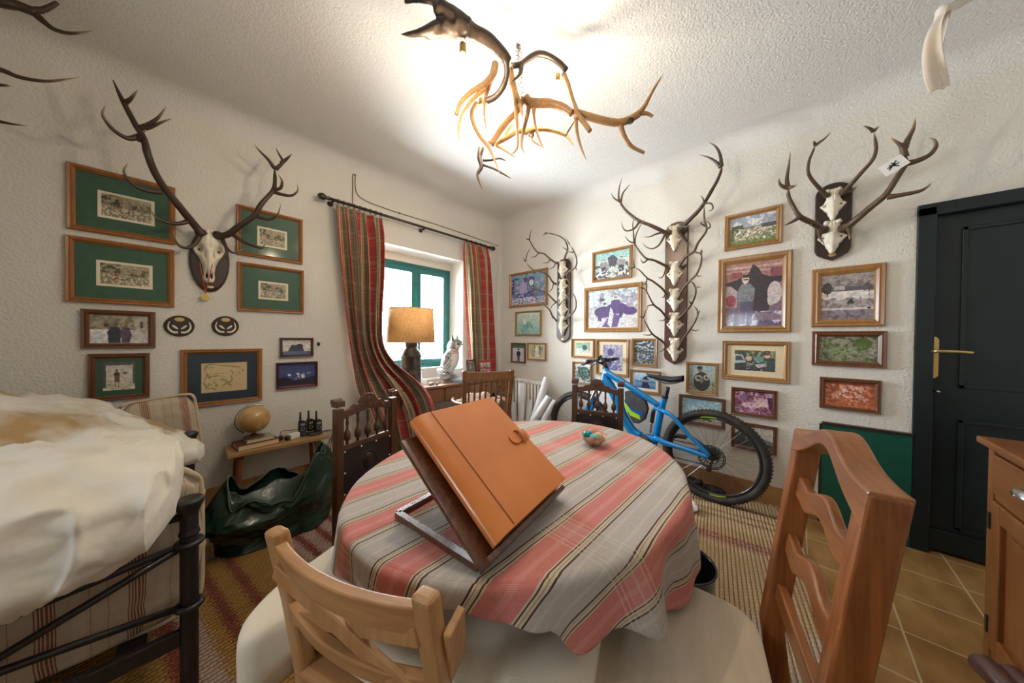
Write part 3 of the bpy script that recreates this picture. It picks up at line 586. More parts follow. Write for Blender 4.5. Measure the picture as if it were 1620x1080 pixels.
picture(R, (1285, 426.7), (1400.7, 515.7), 'framed_photo', 'oak-framed sepia winter landscape of a house beside a pond, under the twin skulls', .048, M_fgold,
        [('g', (.35, .30, .30), (.48, .42, .42)), ('n', 0, .05, 1, .4, 9, .0, (.2, .17, .17)), ('r', 0, .28, 1, .4, (.12, .11, .12)), ('r', .26, .24, .46, .34, (.5, .47, .46)), ('p', [(.24, .26), (.36, .18), (.48, .26)], (.2, .17, .17)), ('r', 0, .38, 1, .56, (.72, .68, .68)), ('e', .12, .3, .1, .13, (.07, .06, .06)), ('r', .11, .35, .13, .48, (.05, .04, .04)), ('n', .82, .08, 1, .4, 9, -.1, (.12, .1, .1)), ('r', .91, .35, .925, .5, (.05, .04, .04)), ('n', 0, .52, 1, .75, 13, .0, (.25, .2, .22)), ('r', 0, .74, 1, .79, (.6, .56, .58)), ('r', 0, .79, 1, 1, (.26, .22, .25)), ('n', 0, .79, 1, 1, 6, .1, (.14, .11, .14)), ('p', [(.5, .66), (.58, .52), (.66, .66)], (.04, .04, .04)), ('e', .92, .76, .03, .02, bk)])
picture(R, (1285, 524), (1402.7, 583), 'framed_photo', 'walnut-framed photo of green scrub in a field, between the winter and the red photo', .036, M_fdark,
        [('g', (.3, .27, .2), (.25, .22, .17)), ('n', 0, 0, 1, 1, 9, -.05, (.07, .11, .03)), ('n', 0, .2, 1, 1, 14, .1, (.17, .25, .09)), ('n', .5, .3, 1, .9, 16, .2, (.35, .33, .35)), ('e', .75, .3, .16, .25, (.08, .13, .03)), ('n', .0, .3, .8, 1, 16, .22, (.25, .3, .18)), ('s', .4)])
picture(R, (1297, 595.7), (1394, 656), 'framed_photo', 'walnut-framed reddish orange photo of pale animals on earth, lowest right of the chair', .026, M_fdark,
        [('g', (.22, .04, .02), (.5, .16, .06)), ('n', 0, .1, 1, 1, 10, .0, (.62, .22, .10)), ('n', .15, .15, .9, .75, 9, .05, (.75, .42, .34)), ('n', 0, .5, 1, 1, 18, .15, (.35, .05, .02)), ('n', .3, .2, .8, .6, 16, .15, (.85, .6, .55))])
# two tusk plaques
for (cx, cy, rx, ry, lab) in ((284, 515.5, 24.5, 16.5, 'oval dark plaque with two curved white tusks, under the left big print'), (357, 515.5, 21.5, 15.5, 'oval dark plaque with two curved white tusks, straight under the medal')):
    c = onY(cx, cy, YW-.01); a = (onY(cx+rx, cy, YW-.01).x-onY(cx-rx, cy, YW-.01).x)/2; b = (onY(cx, cy-ry, YW-.01).z-onY(cx, cy+ry, YW-.01).z)/2
    t = thing('tusk_plaque', lab, 'trophy', (c.x, YW-.002, c.z), 0, 'oval tusk plaques')
    o = Vector((c.x, YW-.002, c.z)); U, V, O = Vector((1, 0, 0)), Vector((0, 0, 1)), Vector((0, -1, 0))
    mm = Matrix((U, V, O)).transposed()
    s = MB().lathe([(0, 0), (1, 0), (1, .008), (.93, .014), (.9, .012), (0, .012)], o, Matrix(((a, 0, 0), (0, 0, -1), (0, b, 0))), 40)
    build('board', s, M_board, t, world=True, smooth=False)
    for sg in (-1, 1):
        s = MB(); pth = crs([o+U*sg*a*x+V*b*y+O*.016 for x, y in ((.10, -.62), (.42, -.6), (.68, -.3), (.72, .05), (.62, .4))], 6)
        s.tube(pth, [.007*min(1, 1.25-i/len(pth)) for i in range(len(pth))], 8); build('tusk', s, M_bone, t, world=True, smooth=True)
        s = MB(); pth = crs([o+U*sg*a*x+V*b*y+O*.016 for x, y in ((.08, -.32), (.3, -.12), (.48, .08))], 5)
        s.tube(pth, [.002+.005*math.sin(PI*i/(len(pth)-1)) for i in range(len(pth))], 8); build('small_tusk', s, M_bone, t, world=True, smooth=True)
    s = MB().lathe([(0, 0), (.33*a, 0), (.33*a, .002), (0, .003)], o+V*b*.62+O*.013, Matrix(((1, 0, 0), (0, 0, -1), (0, .6, 0))), 20); build('brass_plate', s, M_brass, t, world=True)
s = MB(); q = onY(504, 544, YW-.006); s.ell(q, (.012, .006, .018)); tag(build('wall_hook', s, M_iron, smooth=True), 'tiny dark hook on the white wall right of the small silhouette photo', 'hook')
# ------------------------------------------------------------------ antlers and skulls
BR, BR2, TIP = (.062, .031, .016), (.105, .058, .029), (.50, .38, .22)
def lerpc(a, b, t): return tuple(x+(y-x)*t for x, y in zip(a, b))
def horn(s, pts, r0, r1, base=BR, tipf=.25, k=6, n=9, tip=TIP, burr=False):
    '''one tapering, slightly knobbly branch through 3-d points'''
    P = crs([Vector(p) for p in pts], k); N = len(P); R = []
    sd = random.random()*40
    for i in range(N):
        t = i/(N-1); r = r0+(r1-r0)*t
        r *= 1+.10*noise.noise(Vector((t*14, sd, 0)))
        if t > .82 and r1 < .0072: r *= max(.18, 1-((t-.82)/.18)**2*.8)
        if burr and i < 2: r *= 1.35
        if burr and t > .88: r *= max(.28, 1-(t-.88)/.12*.75)
        R.append(r)
    s.tube(P, R, n, col=lambda t: lerpc(base, tip, max(0, (t-(1-tipf))/tipf)**1.3) if r1 < .009 else base)
def antler(parent, name, P, main, tines, r0=.017, base=BR, tip=TIP, tr=.6, label=None, offs=None):
    '''P maps (px, py, off) to 3-d. main: list of points, tines: lists of points (2-d ones start inside the beam)'''
    s = MB(); n = len(main)
    horn(s, [P(*q) for q in main], r0, r0*.42 if n > 3 else r0*.3, base, .12, burr=True)
    for t in tines: horn(s, [P(*q) for q in t], r0*tr, .0028, base, .4, 5, 8, tip)
    o = build(name, s, M_antler, parent, world=True, smooth=True)
    if label: o['label'] = label
    return o
def wallP(wall, sc, ox, oy, offw):
    def P(x, y, off=.1):
        px, py = ox+x/sc, oy+y/sc
        return onX(px, py, XW-off) if wall == 'R' else onY(px, py, YW-off)
    return P
def off_path(pts, o0, o1, o2=None):
    '''spread wall offsets along a 2-d path: from o0 at the base through o1 in the middle to o2'''
    n = len(pts); o2 = o1 if o2 is None else o2; out = []
    for i, (x, y) in enumerate(pts):
        t = i/(n-1); out.append((x, y, (o0+(o1-o0)*2*t) if t < .5 else (o1+(o2-o1)*(2*t-1))))
    return out
def nearest(main3, x, y):
    return min(main3, key=lambda q: (q[0]-x)**2+(q[1]-y)**2)[2]
def spread(main3, tines, d=.05):
    out = []
    for t in tines:
        o = nearest(main3, *t[0]); n = len(t); out.append([(x, y, o+d*i/(n-1)) for i, (x, y) in enumerate(t)])
    return out
def skull(parent, c, U, V, O, wd, ht, dp, kind='cut', label=None):
    '''front of a deer skull: U right, V up, O out of the wall, c = top centre at the wall side'''
    c, U, V, O = Vector(c), Vector(U), Vector(V), Vector(O)
    if kind == 'cut': prof = [(0, .50, .5), (.04, .60, .8), (.20, .56, .95), (.34, .60, 1), (.42, .80, .95), (.47, 1.0, .85), (.56, .96, .85), (.62, .74, .8), (.70, .56, .78), (.82, .38, .72), (.93, .24, .65), (1, .08, .45)]
    else: prof = [(0, .5, .4), (.06, .62, .7), (.16, .68, .9), (.27, .92, .95), (.36, 1.0, .9), (.46, .86, .8), (.56, .6, .78), (.68, .42, .74), (.8, .34, .68), (.9, .36, .6), (.97, .3, .5), (1, .14, .3)]
    def pr(t):
        for i in range(len(prof)-1):
            a, b = prof[i], prof[i+1]
            if a[0] <= t <= b[0]:
                k = (t-a[0])/(b[0]-a[0]+1e-9); return a[1]+(b[1]-a[1])*k, a[2]+(b[2]-a[2])*k
        return prof[-1][1:]
    ey = .50 if kind == 'cut' else .40; ex = .62
    def fn(a, b):
        t = b; x = (a*2-1); hw, d = pr(t)
        z = d*dp*(max(0, 1-abs(x)**2.6))**.6
        z += dp*.10*math.exp(-((x)/.22)**2)*math.sin(PI*min(1, t*1.1))
        z -= dp*.10*math.exp(-((x)/.12)**2)*(1 if t < .4 else 0)
        for sg in (-1, 1):
            q = ((x-sg*ex)/.24)**2+((t-ey)/.075)**2
            z -= dp*.55*math.exp(-q*1.2)
            if kind != 'cut':
                q = ((x*hw-sg*.13)/.085)**2+((t-.87)/.065)**2; z -= dp*.6*math.exp(-q)
                q = ((x*hw-sg*.26)/.07)**2+((t-.5)/.05)**2; z -= dp*.4*math.exp(-q)
        if kind == 'cut': hw *= 1+.06*math.sin(t*41)
        return c+U*(x*hw*wd/2)-V*(t*ht)+O*max(.002, z)
    s = MB().grid(fn, 44, 60); o = build('skull', s, M_bone, parent, world=True, smooth=True, solid=.003)
    if label: o['label'] = label
    s = MB()
    hw, d = pr(ey)
    for sg in (-1, 1):
        s2 = MB().ell(c+U*sg*ex*hw*wd/2-V*ey*ht+O*(dp*.28), (wd*.035, wd*.035, wd*.035), n=10); build('socket_shade', s2, M_iron, o, world=True, smooth=True)  # black ball stands in for the shade deep in the eye socket
    if kind != 'cut':
        for sg in (-1, 1):
            s3 = MB(); s3.ell(c+U*sg*.065*wd-V*.865*ht+O*(dp*.2), (wd*.035, dp*.14, ht*.05), n=12); build('nostril_shade', s3, M_iron, o, world=True, smooth=True)  # black plug stands in for the shade inside the nose opening
    for sg in (-1, 1):
        hw, d = pr(.1); p0 = c+U*sg*hw*wd/2*.5-V*.08*ht+O*dp*.55
        s4 = MB().cyl(p0, p0+U*sg*wd*.13+V*ht*.03+O*.01, wd*.11, wd*.10, 10); build('pedicle', s4, M_bone, o, world=True, smooth=True)
    return o
UL, VL, OL = Vector((1, 0, 0)), Vector((0, 0, 1)), Vector((0, -1, 0))
UR, VR, OR = Vector((0, -1, 0)), Vector((0, 0, 1)), Vector((-1, 0, 0))

# --- the big stag on the window wall
bc = onY(332, 412, YW-.02); t = thing('stag_skull_mount', 'large stag skull with long dark antlers on an oval board, between the green prints', 'trophy', (bc.x, YW-.002, bc.z))
aw = (onY(363, 412, YW-.02).x-onY(298, 412, YW-.02).x)/2; ah = (onY(330, 362, YW-.02).z-onY(330, 461, YW-.02).z)/2
s = MB().lathe([(0, 0), (1, 0), (1, .012), (.96, .02), (.90, .024), (0, .024)], (bc.x, YW-.002, bc.z), Matrix(((aw, 0, 0), (0, 0, -1), (0, ah, 0))), 56); build('board', s, M_board, t, world=True)
tp = onY(331, 362, YW-.06); bt = onY(330, 447, YW-.06)
skull(t, (tp.x, YW-.027, tp.z), UL, VL, OL, .165, (tp.z-bt.z), .085, 'long')
q = onY(333, 454, YW-.03); s = MB().lathe([(0, 0), (.018, 0), (.017, .003), (0, .004)], (q.x, YW-.026, q.z), Matrix(((1, 0, 0), (0, 0, -1), (0, .5, 0))), 20); build('brass_plate', s, M_brass, t, world=True)
I = wallP('L', 1, 0, 0, 0)
main = off_path([(320, 371), (301, 348), (284, 327), (263, 301), (246, 275), (234, 245), (227, 218), (216, 200), (203, 176), (191, 153), (179, 127)], .09, .34, .28)
antler(t, 'antler', I, main, spread(main, [[(217, 203), (234, 202), (252, 195), (272, 187)], [(217, 203), (232, 198), (250, 186), (263, 168)], [(196, 163), (206, 157), (218, 142)], [(224, 214), (204, 219), (184, 209), (170, 195), (162, 180), (167, 166)], [(219, 222), (224, 212), (230, 205)],
    [(255, 304), (235, 302), (217, 296), (202, 283), (196, 270), (202, 257)], [(299, 350), (280, 354), (262, 351), (246, 343), (239, 332)], [(318, 368), (309, 385), (296, 392), (283, 388), (276, 376), (275, 362)]], .07), .0235, tr=.62)
main = off_path([(343, 372), (360, 371), (378, 358), (401, 342), (414, 322), (432, 301), (435, 283), (434, 262)], .09, .30, .26)
antler(t, 'antler', I, main, spread(main, [[(434, 266), (424, 252), (412, 240), (402, 228)], [(436, 268), (447, 256), (441, 243), (436, 233)], [(445, 258), (454, 251), (462, 243)], [(434, 300), (444, 297), (446, 286), (440, 275)], [(431, 303), (448, 308), (462, 309), (471, 301), (470, 289)],
    [(403, 341), (424, 347), (438, 341), (445, 322)], [(366, 370), (385, 382), (404, 390), (416, 392), (419, 381)], [(350, 373), (357, 390), (370, 400), (387, 393)]], .07), .0225, tr=.62)
# medal on its ribbon
mc = onY(325, 470, YW-.035)
s = MB().lathe([(0, -.004), (.022, -.004), (.024, 0), (.022, .004), (0, .004)], mc, Matrix(((1, 0, 0), (0, 0, -1), (0, 1, 0))), 24)
t = thing('medal', 'round gold medal hanging on an orange ribbon from the big stag skull', 'medal', tuple(mc)); build('medal_disc', s, M_brass, t, world=True, bevel=.001)
M_rib = mat('orange_ribbon', (.55, .09, .02), rough=.7)
s = MB(); a = onY(316, 415, YW-.10); b = onY(336, 418, YW-.115); e = mc+Vector((0, -.002, .03))
for p_ in (a, b): s.tube(crs([p_, p_.lerp(e, .5)+Vector((0, -.006, -.004)), e], 5), .0026, 6)
s.tube([e, mc+Vector((0, 0, .02))], .003, 6); build('ribbon', s, M_rib, t, world=True, smooth=True)

# --- antlers reaching in from a trophy at the far left edge
I2 = wallP('L', 3, 0, 0, 0)
bx = -1.14; t = thing('stag_skull_mount', 'dark antlers of a stag trophy reaching in at the top left corner', 'trophy', (bx, YW-.002, 2.0))
s = MB().lathe([(0, 0), (1, 0), (1, .012), (.96, .02), (.90, .024), (0, .024)], (bx, YW-.002, 2.0), Matrix(((.11, 0, 0), (0, 0, -1), (0, .17, 0))), 48); build('board', s, M_board, t, world=True)
skull(t, (bx, YW-.027, 2.15), UL, VL, OL, .165, .30, .085, 'long')
def D2(x, y, off): return onY(x/3, y/3, YW-off)
s = MB(); mainp = [Vector((bx+.05, YW-.09, 2.13)), Vector((bx+.17, YW-.20, 2.27)), Vector((bx+.21, YW-.34, 2.42)), D2(-160, -20, .40), D2(0, 10, .42), D2(80, 25, .42), D2(170, 60, .42)]
horn(s, mainp, .024, .020); horn(s, [D2(150, 50, .42), D2(210, 45, .43), D2(275, 12, .45)], .015, .0074, tip=BR2); horn(s, [D2(160, 60, .42), D2(210, 105, .43), D2(260, 140, .44), D2(340, 158, .45), D2(450, 145, .47)], .0155, .003)
horn(s, [mainp[2], D2(-170, 290, .42), D2(0, 330, .44), D2(100, 368, .45), D2(230, 385, .46), D2(378, 366, .48)], .016, .003)
horn(s, [mainp[1], D2(-150, 395, .36), D2(0, 403, .38), D2(55, 408, .38)], .012, .003)
horn(s, [mainp[0], D2(-190, 510, .26), D2(-60, 560, .30), D2(40, 585, .32), D2(132, 597, .33)], .014, .003)
build('antler', s, M_antler, t, world=True, smooth=True)
s = MB(); horn(s, [Vector((bx-.05, YW-.09, 2.13)), Vector((bx-.2, YW-.2, 2.3)), Vector((bx-.34, YW-.3, 2.42)), Vector((bx-.38, YW-.3, 2.64))], .024, .006)
horn(s, [Vector((bx-.2, YW-.2, 2.3)), Vector((bx-.3, YW-.3, 2.28)), Vector((bx-.38, YW-.38, 2.36))], .013, .003); build('antler', s, M_antler, t, world=True, smooth=True)

def shield(t, x0, x1, y0, y1, th=.024, m=M_board, col2=None):
    '''tall board on the gallery wall, rounded top, pointed foot (pixel extents)'''
    a, b = onX(x0, (y0+y1)/2, XW-th), onX(x1, (y0+y1)/2, XW-th); ya, yb = a.y, b.y; hw = (ya-yb)/2; yc = (ya+yb)/2
    zt = onX((x0+x1)/2, y0, XW-th).z; zb = onX((x0+x1)/2, y1, XW-th).z
    poly = [(hw*math.cos(a_), zt-hw*.8+hw*.8*math.sin(a_)) for a_ in [PI*k/16 for k in range(17)]]
    poly += [(-hw, zb+hw*.9), (-hw*.86, zb+hw*.55), (-hw*.5, zb+hw*.28), (-hw*.15, zb+hw*.1), (0, zb), (hw*.15, zb+hw*.1), (hw*.5, zb+hw*.28), (hw*.86, zb+hw*.55), (hw, zb+hw*.9)]
    s = MB().prism(poly, ((XW-.002, yc, 0), (0, -1, 0), (0, 0, 1), (-1, 0, 0)), 0, th); build('board', s, m, t, world=True, bevel=.006)
    q = Vector((XW-.002-th, yc, zb+hw*.45)); s = MB().lathe([(0, 0), (.02, 0), (.019, .003), (0, .004)], q, Matrix(((0, 0, -1), (-1, 0, 0), (0, .6, 0))), 20); build('brass_plate', s, M_brass, t, world=True)
    return yc, hw
def cutskull(t, P, cx, y0, y1, wpx, yc=None, dp=.05):
    top, bot = P(cx, y0, .05), P(cx, y1, .05); wd = abs(P(cx-wpx, (y0+y1)/2, .05).y-P(cx+wpx, (y0+y1)/2, .05).y)
    skull(t, (XW-.027, top.y, top.z), UR, VR, OR, wd, top.z-bot.z, dp, 'cut')

# --- tall board with five skulls
P3 = wallP('R', 4, 1000, 320, 0); P6 = lambda x, y, off: P3((960+x/6-1000)*4, (220+y/6-320)*4, off)
t = thing('skull_board', 'tall board with five small deer skulls one above another, right behind the bicycle', 'trophy', (XW-.002, .805, 1.65))
W_tall = wood('brown_shield_wood', (.05, .02, .012), (.12, .05, .03), 'z', .35, .3)
yc, hw = shield(t, 1051, 1087, 351, 577, m=W_tall)
for y0, y1 in ((146, 308), (372, 528), (546, 690), (697, 848), (857, 1006)): cutskull(t, P3, 268, y0, y1, 52)
def duo(PP, main, tines, r0, base=BR2, o=(.07, .2, .22), d=.04, tr=.6):
    m3 = off_path(main, *o); antler(t, 'antler', PP, m3, spread(m3, tines, d), r0, base=base, tr=tr)
duo(P6, [(600, 890), (540, 880), (500, 858), (400, 812), (300, 772), (200, 695), (140, 622), (120, 570)], [[(120, 590), (90, 575), (60, 550), (40, 508)], [(122, 600), (112, 540), (120, 450), (147, 362)], [(132, 605), (150, 520), (185, 470), (225, 422)],
    [(310, 780), (270, 840), (220, 866), (175, 866), (148, 830), (140, 775)], [(540, 880), (470, 900), (410, 925), (340, 930)], [(560, 885), (530, 950), (490, 1010), (430, 1040), (370, 1020), (335, 978)]], .020, tr=.55)
duo(P6, [(690, 870), (740, 812), (800, 752), (870, 680), (930, 600), (1000, 480), (1050, 390), (1085, 300), (1090, 240)], [[(1088, 260), (1082, 180), (1060, 110), (1020, 60), (965, 28)], [(1080, 270), (1040, 220), (970, 175), (872, 148)], [(692, 885), (725, 940), (770, 985), (805, 960)], [(730, 830), (770, 825), (808, 812)]], .020, base=BR, tr=.7)
duo(P3, [(225, 408), (180, 385), (135, 365), (90, 355), (50, 315), (20, 270), (5, 250)], [[(18, 275), (22, 215), (45, 160), (78, 103)], [(12, 260), (8, 190), (5, 130), (22, 72)], [(100, 360), (70, 382), (50, 352)], [(214, 415), (200, 460), (182, 478), (163, 472)], [(5, 255), (-20, 245), (-48, 212)]], .0125)
duo(P3, [(300, 405), (318, 372), (345, 340), (390, 312), (418, 255), (462, 195), (472, 160), (458, 110), (456, 50), (458, 5)], [[(464, 150), (445, 140), (426, 120)], [(470, 165), (492, 158), (490, 135), (458, 112)], [(456, 15), (450, -20), (435, -45)], [(460, 5), (500, 8), (512, 35), (500, 50), (478, 55)], [(390, 312), (425, 320), (442, 312), (432, 296)]], .0125)
duo(P3, [(225, 592), (190, 545), (135, 502), (95, 478), (50, 432), (12, 408)], [[(14, 412), (10, 380), (12, 345)], [(15, 410), (-10, 418), (-32, 414)], [(95, 480), (85, 515), (52, 512)], [(212, 575), (200, 600), (185, 598)]], .011)
duo(P3, [(290, 612), (318, 555), (365, 498), (405, 458), (432, 400), (440, 345), (432, 318)], [[(405, 460), (425, 468), (445, 462)], [(433, 330), (440, 315), (432, 298)]], .011)
duo(P3, [(222, 732), (180, 682), (135, 645), (95, 570), (75, 540)], [[(78, 543), (60, 542), (38, 532)], [(90, 560), (92, 520), (80, 500)], [(132, 648), (108, 652), (84, 662)], [(215, 725), (200, 745), (165, 750)]], .0105)
duo(P3, [(290, 742), (338, 692), (378, 640), (402, 570), (392, 520), (356, 485)], [[(398, 545), (418, 535), (437, 538)], [(378, 645), (366, 632), (358, 622)]], .0105)
duo(P3, [(216, 902), (180, 870), (128, 832), (92, 775), (70, 728)], [[(72, 730), (58, 725), (42, 722)], [(74, 725), (85, 690), (102, 658)], [(128, 834), (98, 840), (64, 834)], [(212, 908), (195, 935), (167, 950)]], .0105)
duo(P3, [(292, 930), (320, 870), (368, 802), (402, 745), (415, 692), (380, 640)], [[(372, 803), (400, 812), (427, 802)], [(413, 700), (426, 692), (424, 684)]], .0105)
# --- small board near the corner
P5 = wallP('R', 5.4, 800, 360, 0)
t = thing('skull_board', 'narrow board with stacked small deer skulls nearest the corner of the room', 'trophy', (XW-.002, 2.0, 1.68))
yc, hw = shield(t, 881, 902, 409, 542)
for y0, y1 in ((285, 432), (440, 560), (530, 660), (628, 770), (755, 922)): cutskull(t, P5, 482, y0, y1, 42)
duo(P5, [(445, 302), (425, 298), (380, 268), (330, 225), (280, 213), (245, 180), (205, 112), (192, 95)], [[(203, 105), (208, 60), (220, 12)], [(195, 100), (182, 98), (168, 88)], [(280, 216), (250, 248), (204, 250)], [(378, 275), (355, 298), (304, 304)], [(430, 300), (405, 338), (352, 360)]], .013, o=(.08, .2, .24))
duo(P5, [(500, 275), (510, 240), (528, 195), (525, 150), (498, 100), (445, 68), (380, 50), (345, 46)], [[(524, 190), (505, 178), (482, 160)], [(360, 46), (335, 55), (310, 74)], [(345, 46), (330, 40)]], .012, o=(.08, .26, .34))
duo(P5, [(432, 482), (405, 468), (365, 412), (320, 385), (260, 372), (205, 335), (168, 286)], [[(168, 290), (158, 272), (150, 252)], [(170, 286), (185, 222), (216, 163)], [(408, 480), (392, 530), (358, 550)], [(260, 375), (240, 395), (235, 400)]], .012, o=(.08, .2, .24))
duo(P5, [(520, 402), (545, 372), (590, 345), (607, 300), (602, 250), (575, 190), (545, 140)], [[(548, 148), (530, 115), (514, 92)], [(592, 345), (606, 352), (602, 370)], [(580, 212), (550, 208), (520, 204)]], .012, o=(.08, .2, .24))
duo(P5, [(436, 642), (400, 608), (350, 560), (290, 532), (222, 516), (185, 460)], [[(184, 464), (176, 420), (204, 357)], [(240, 520), (240, 480), (275, 452)], [(432, 640), (400, 665), (378, 702)]], .0115, o=(.08, .18, .22))
duo(P5, [(520, 432), (545, 470), (548, 520), (520, 590), (470, 650), (450, 690)], [[(470, 650), (450, 660), (445, 690)]], .0105, o=(.08, .12, .1))
duo(P5, [(440, 800), (400, 755), (378, 708), (330, 660), (265, 612), (235, 560), (228, 530)], [[(230, 535), (240, 510), (252, 468)], [(230, 540), (215, 548), (210, 552)], [(400, 760), (395, 780)]], .0115, o=(.08, .18, .22))
duo(P5, [(498, 792), (540, 760), (590, 705), (602, 650), (590, 590), (555, 535)], [[(560, 540), (545, 520), (535, 500)], [(500, 790), (490, 805), (486, 800)]], .0115, o=(.08, .16, .2))
# --- twin skulls by the door
P4 = wallP('R', 4.5, 1220, 180, 0)
t = thing('skull_board', 'dark board with two deer skulls, one above the other, high beside the green door', 'trophy', (XW-.002, -.17, 2.06))
yc, hw = shield(t, 1289, 1348, 289, 412)
cutskull(t, P4, 445, 532, 756, 92); cutskull(t, P4, 438, 758, 992, 104)
duo(P4, [(398, 582), (375, 560), (330, 515), (278, 450), (262, 400), (272, 330), (300, 260), (316, 218)], [[(314, 222), (308, 205), (302, 192)], [(317, 222), (345, 202), (385, 172), (427, 128)]], .0135, o=(.07, .2, .24), tr=.75)
duo(P4, [(508, 562), (530, 540), (575, 495), (650, 410), (720, 330), (746, 260), (742, 190), (728, 122)], [[(728, 125), (700, 102), (656, 86)], [(732, 120), (752, 102), (768, 88)], [(520, 556), (568, 550), (612, 512)]], .0145, o=(.07, .2, .24), tr=.7)
duo(P4, [(378, 828), (340, 808), (300, 780), (205, 732), (155, 655), (125, 590), (120, 520)], [[(120, 535), (112, 460), (125, 370), (137, 272)], [(118, 528), (80, 515), (58, 490), (57, 455)], [(125, 525), (155, 518), (186, 502)], [(205, 735), (150, 768), (78, 802)], [(345, 815), (345, 875), (378, 928)], [(300, 778), (285, 790), (275, 795)]], .021, o=(.07, .22, .26), tr=.68)
duo(P4, [(515, 815), (545, 800), (600, 758), (700, 672), (800, 590), (850, 528), (905, 440), (960, 355), (952, 290)], [[(953, 310), (935, 240), (900, 205), (850, 172)], [(945, 250), (975, 180), (1012, 105), (1026, 28)], [(960, 355), (1050, 330), (1130, 290), (1172, 235), (1165, 190), (1120, 168)], [(830, 592), (900, 582), (1050, 552), (1110, 520), (1145, 488)], [(545, 800), (560, 850), (556, 895)]], .0225, o=(.07, .24, .30), tr=.72)
# paper tag tied to the antler
a = P4(870, 368, .33); s = MB(); U_ = UR*1.0; ax = (UR*.86+VR*.5).normalized(); ay = (VR*.86-UR*.5).normalized(); ww = .095; hh = .068
s.prism([(-ww/2, -hh/2), (ww/2, -hh/2), (ww/2, hh/2), (-ww/2, hh/2)], (a, ax, ay, OR), 0, .0012)
t2 = thing('paper_tag', 'white paper tag with black marks tied on the right antler by the door', 'tag', tuple(a)); build('card', s, M_paper, t2, world=True)
s = MB()
for p_, q_ in (((-.024, -.012), (.02, .016)), ((-.012, .012), (.014, -.018)), ((-.024, .002), (.022, -.002)), ((0, .018), (.008, 0))):
    s.beam(a+ax*p_[0]+ay*p_[1]+OR*.0016, a+ax*q_[0]+ay*q_[1]+OR*.0016, .006, .0006, up=OR)
build('ink_marks', s, M_iron, t2, world=True)
s = MB().tube([a+ax*ww*.45+ay*hh*.3, P4(945, 320, .30)], .0012, 5); build('string', s, M_rope, t2, world=True)

# --- chandelier
HC = atD(826, 128, 1.5); hook = Vector((1.235, 1.135, ZC))
t = thing('antler_chandelier', 'chandelier of many tan and dark antlers with lit bulbs over the table', 'chandelier', (hook.x, hook.y, ZC-.002))
def PC(x, y, d): return atD(600+x/3.375, y/3.375, d)
TA, TB = (.46, .25, .10), (.62, .40, .20); DK = (.045, .028, .019)
def ch(branches, base, tip=TB):
    s = MB()
    for pts, r0, r1 in branches: horn(s, [PC(*q) for q in pts], r0, r1, base, .35, 6, 10, tip)
    return build('antler', s, M_antler, t, world=True, smooth=True)
o = ch([([(568, 540, 1.42), (620, 515, 1.40), (662, 460, 1.37), (682, 390, 1.34), (672, 320, 1.31), (635, 262, 1.28), (580, 215, 1.25), (510, 168, 1.22), (430, 120, 1.18), (370, 75, 1.15), (320, 30, 1.12), (260, 8, 1.10), (200, 2, 1.09), (132, 8, 1.08)], .015, .0085),
    ([(690, 330, 1.33), (655, 285, 1.30), (600, 228, 1.26), (520, 180, 1.22), (440, 140, 1.18), (385, 110, 1.15)], .022, .034), ([(470, 160, 1.19), (400, 100, 1.16), (345, 60, 1.13), (300, 20, 1.11)], .040, .026), ([(430, 165, 1.18), (380, 150, 1.16), (330, 120, 1.14)], .026, .030),
    ([(370, 120, 1.16), (310, 140, 1.14), (250, 165, 1.12), (180, 182, 1.11), (105, 184, 1.10)], .026, .006), ([(400, 165, 1.17), (340, 178, 1.15), (290, 192, 1.14), (242, 210, 1.13)], .018, .006)], DK, DK)
o['label'] = 'broad dark palmate antler'
o.data.materials.clear(); o.data.materials.append(mat('dark_antler', (.034, .021, .014), (.07, .045, .03), 30, rough=.5, bs=70, bst=.4))
md = o.modifiers.new('fuse', 'REMESH'); md.mode = 'VOXEL'; md.voxel_size = .0055; md.use_smooth_shade = True
md = o.modifiers.new('relax', 'SMOOTH'); md.factor = .6; md.iterations = 5
ch([([(620, 342, 1.55), (605, 400, 1.54), (560, 450, 1.52), (490, 495, 1.50), (435, 550, 1.48), (412, 610, 1.47)], .019, .009), ([(570, 470, 1.52), (500, 530, 1.50), (450, 600, 1.49), (428, 660, 1.48), (424, 715, 1.48), (430, 760, 1.47)], .011, .003), ([(620, 370, 1.55), (590, 450, 1.56), (566, 530, 1.57), (560, 610, 1.57), (574, 702, 1.57)], .013, .003)], TA)
ch([([(1000, 378, 1.62), (960, 335, 1.60), (905, 300, 1.58), (850, 287, 1.56), (800, 310, 1.55), (755, 342, 1.54), (705, 352, 1.53)], .016, .013), ([(760, 345, 1.54), (752, 395, 1.53), (720, 430, 1.52), (688, 458, 1.52)], .013, .003), ([(765, 340, 1.54), (735, 345, 1.53), (700, 345, 1.52)], .014, .006)], DK, TB)
ch([([(985, 398, 1.62), (1008, 460, 1.60), (1028, 530, 1.58), (1055, 600, 1.56), (1090, 650, 1.55), (1125, 700, 1.54)], .015, .012), ([(1050, 632, 1.56), (1055, 700, 1.57), (1075, 780, 1.57), (1106, 856, 1.57)], .011, .003)], TA)
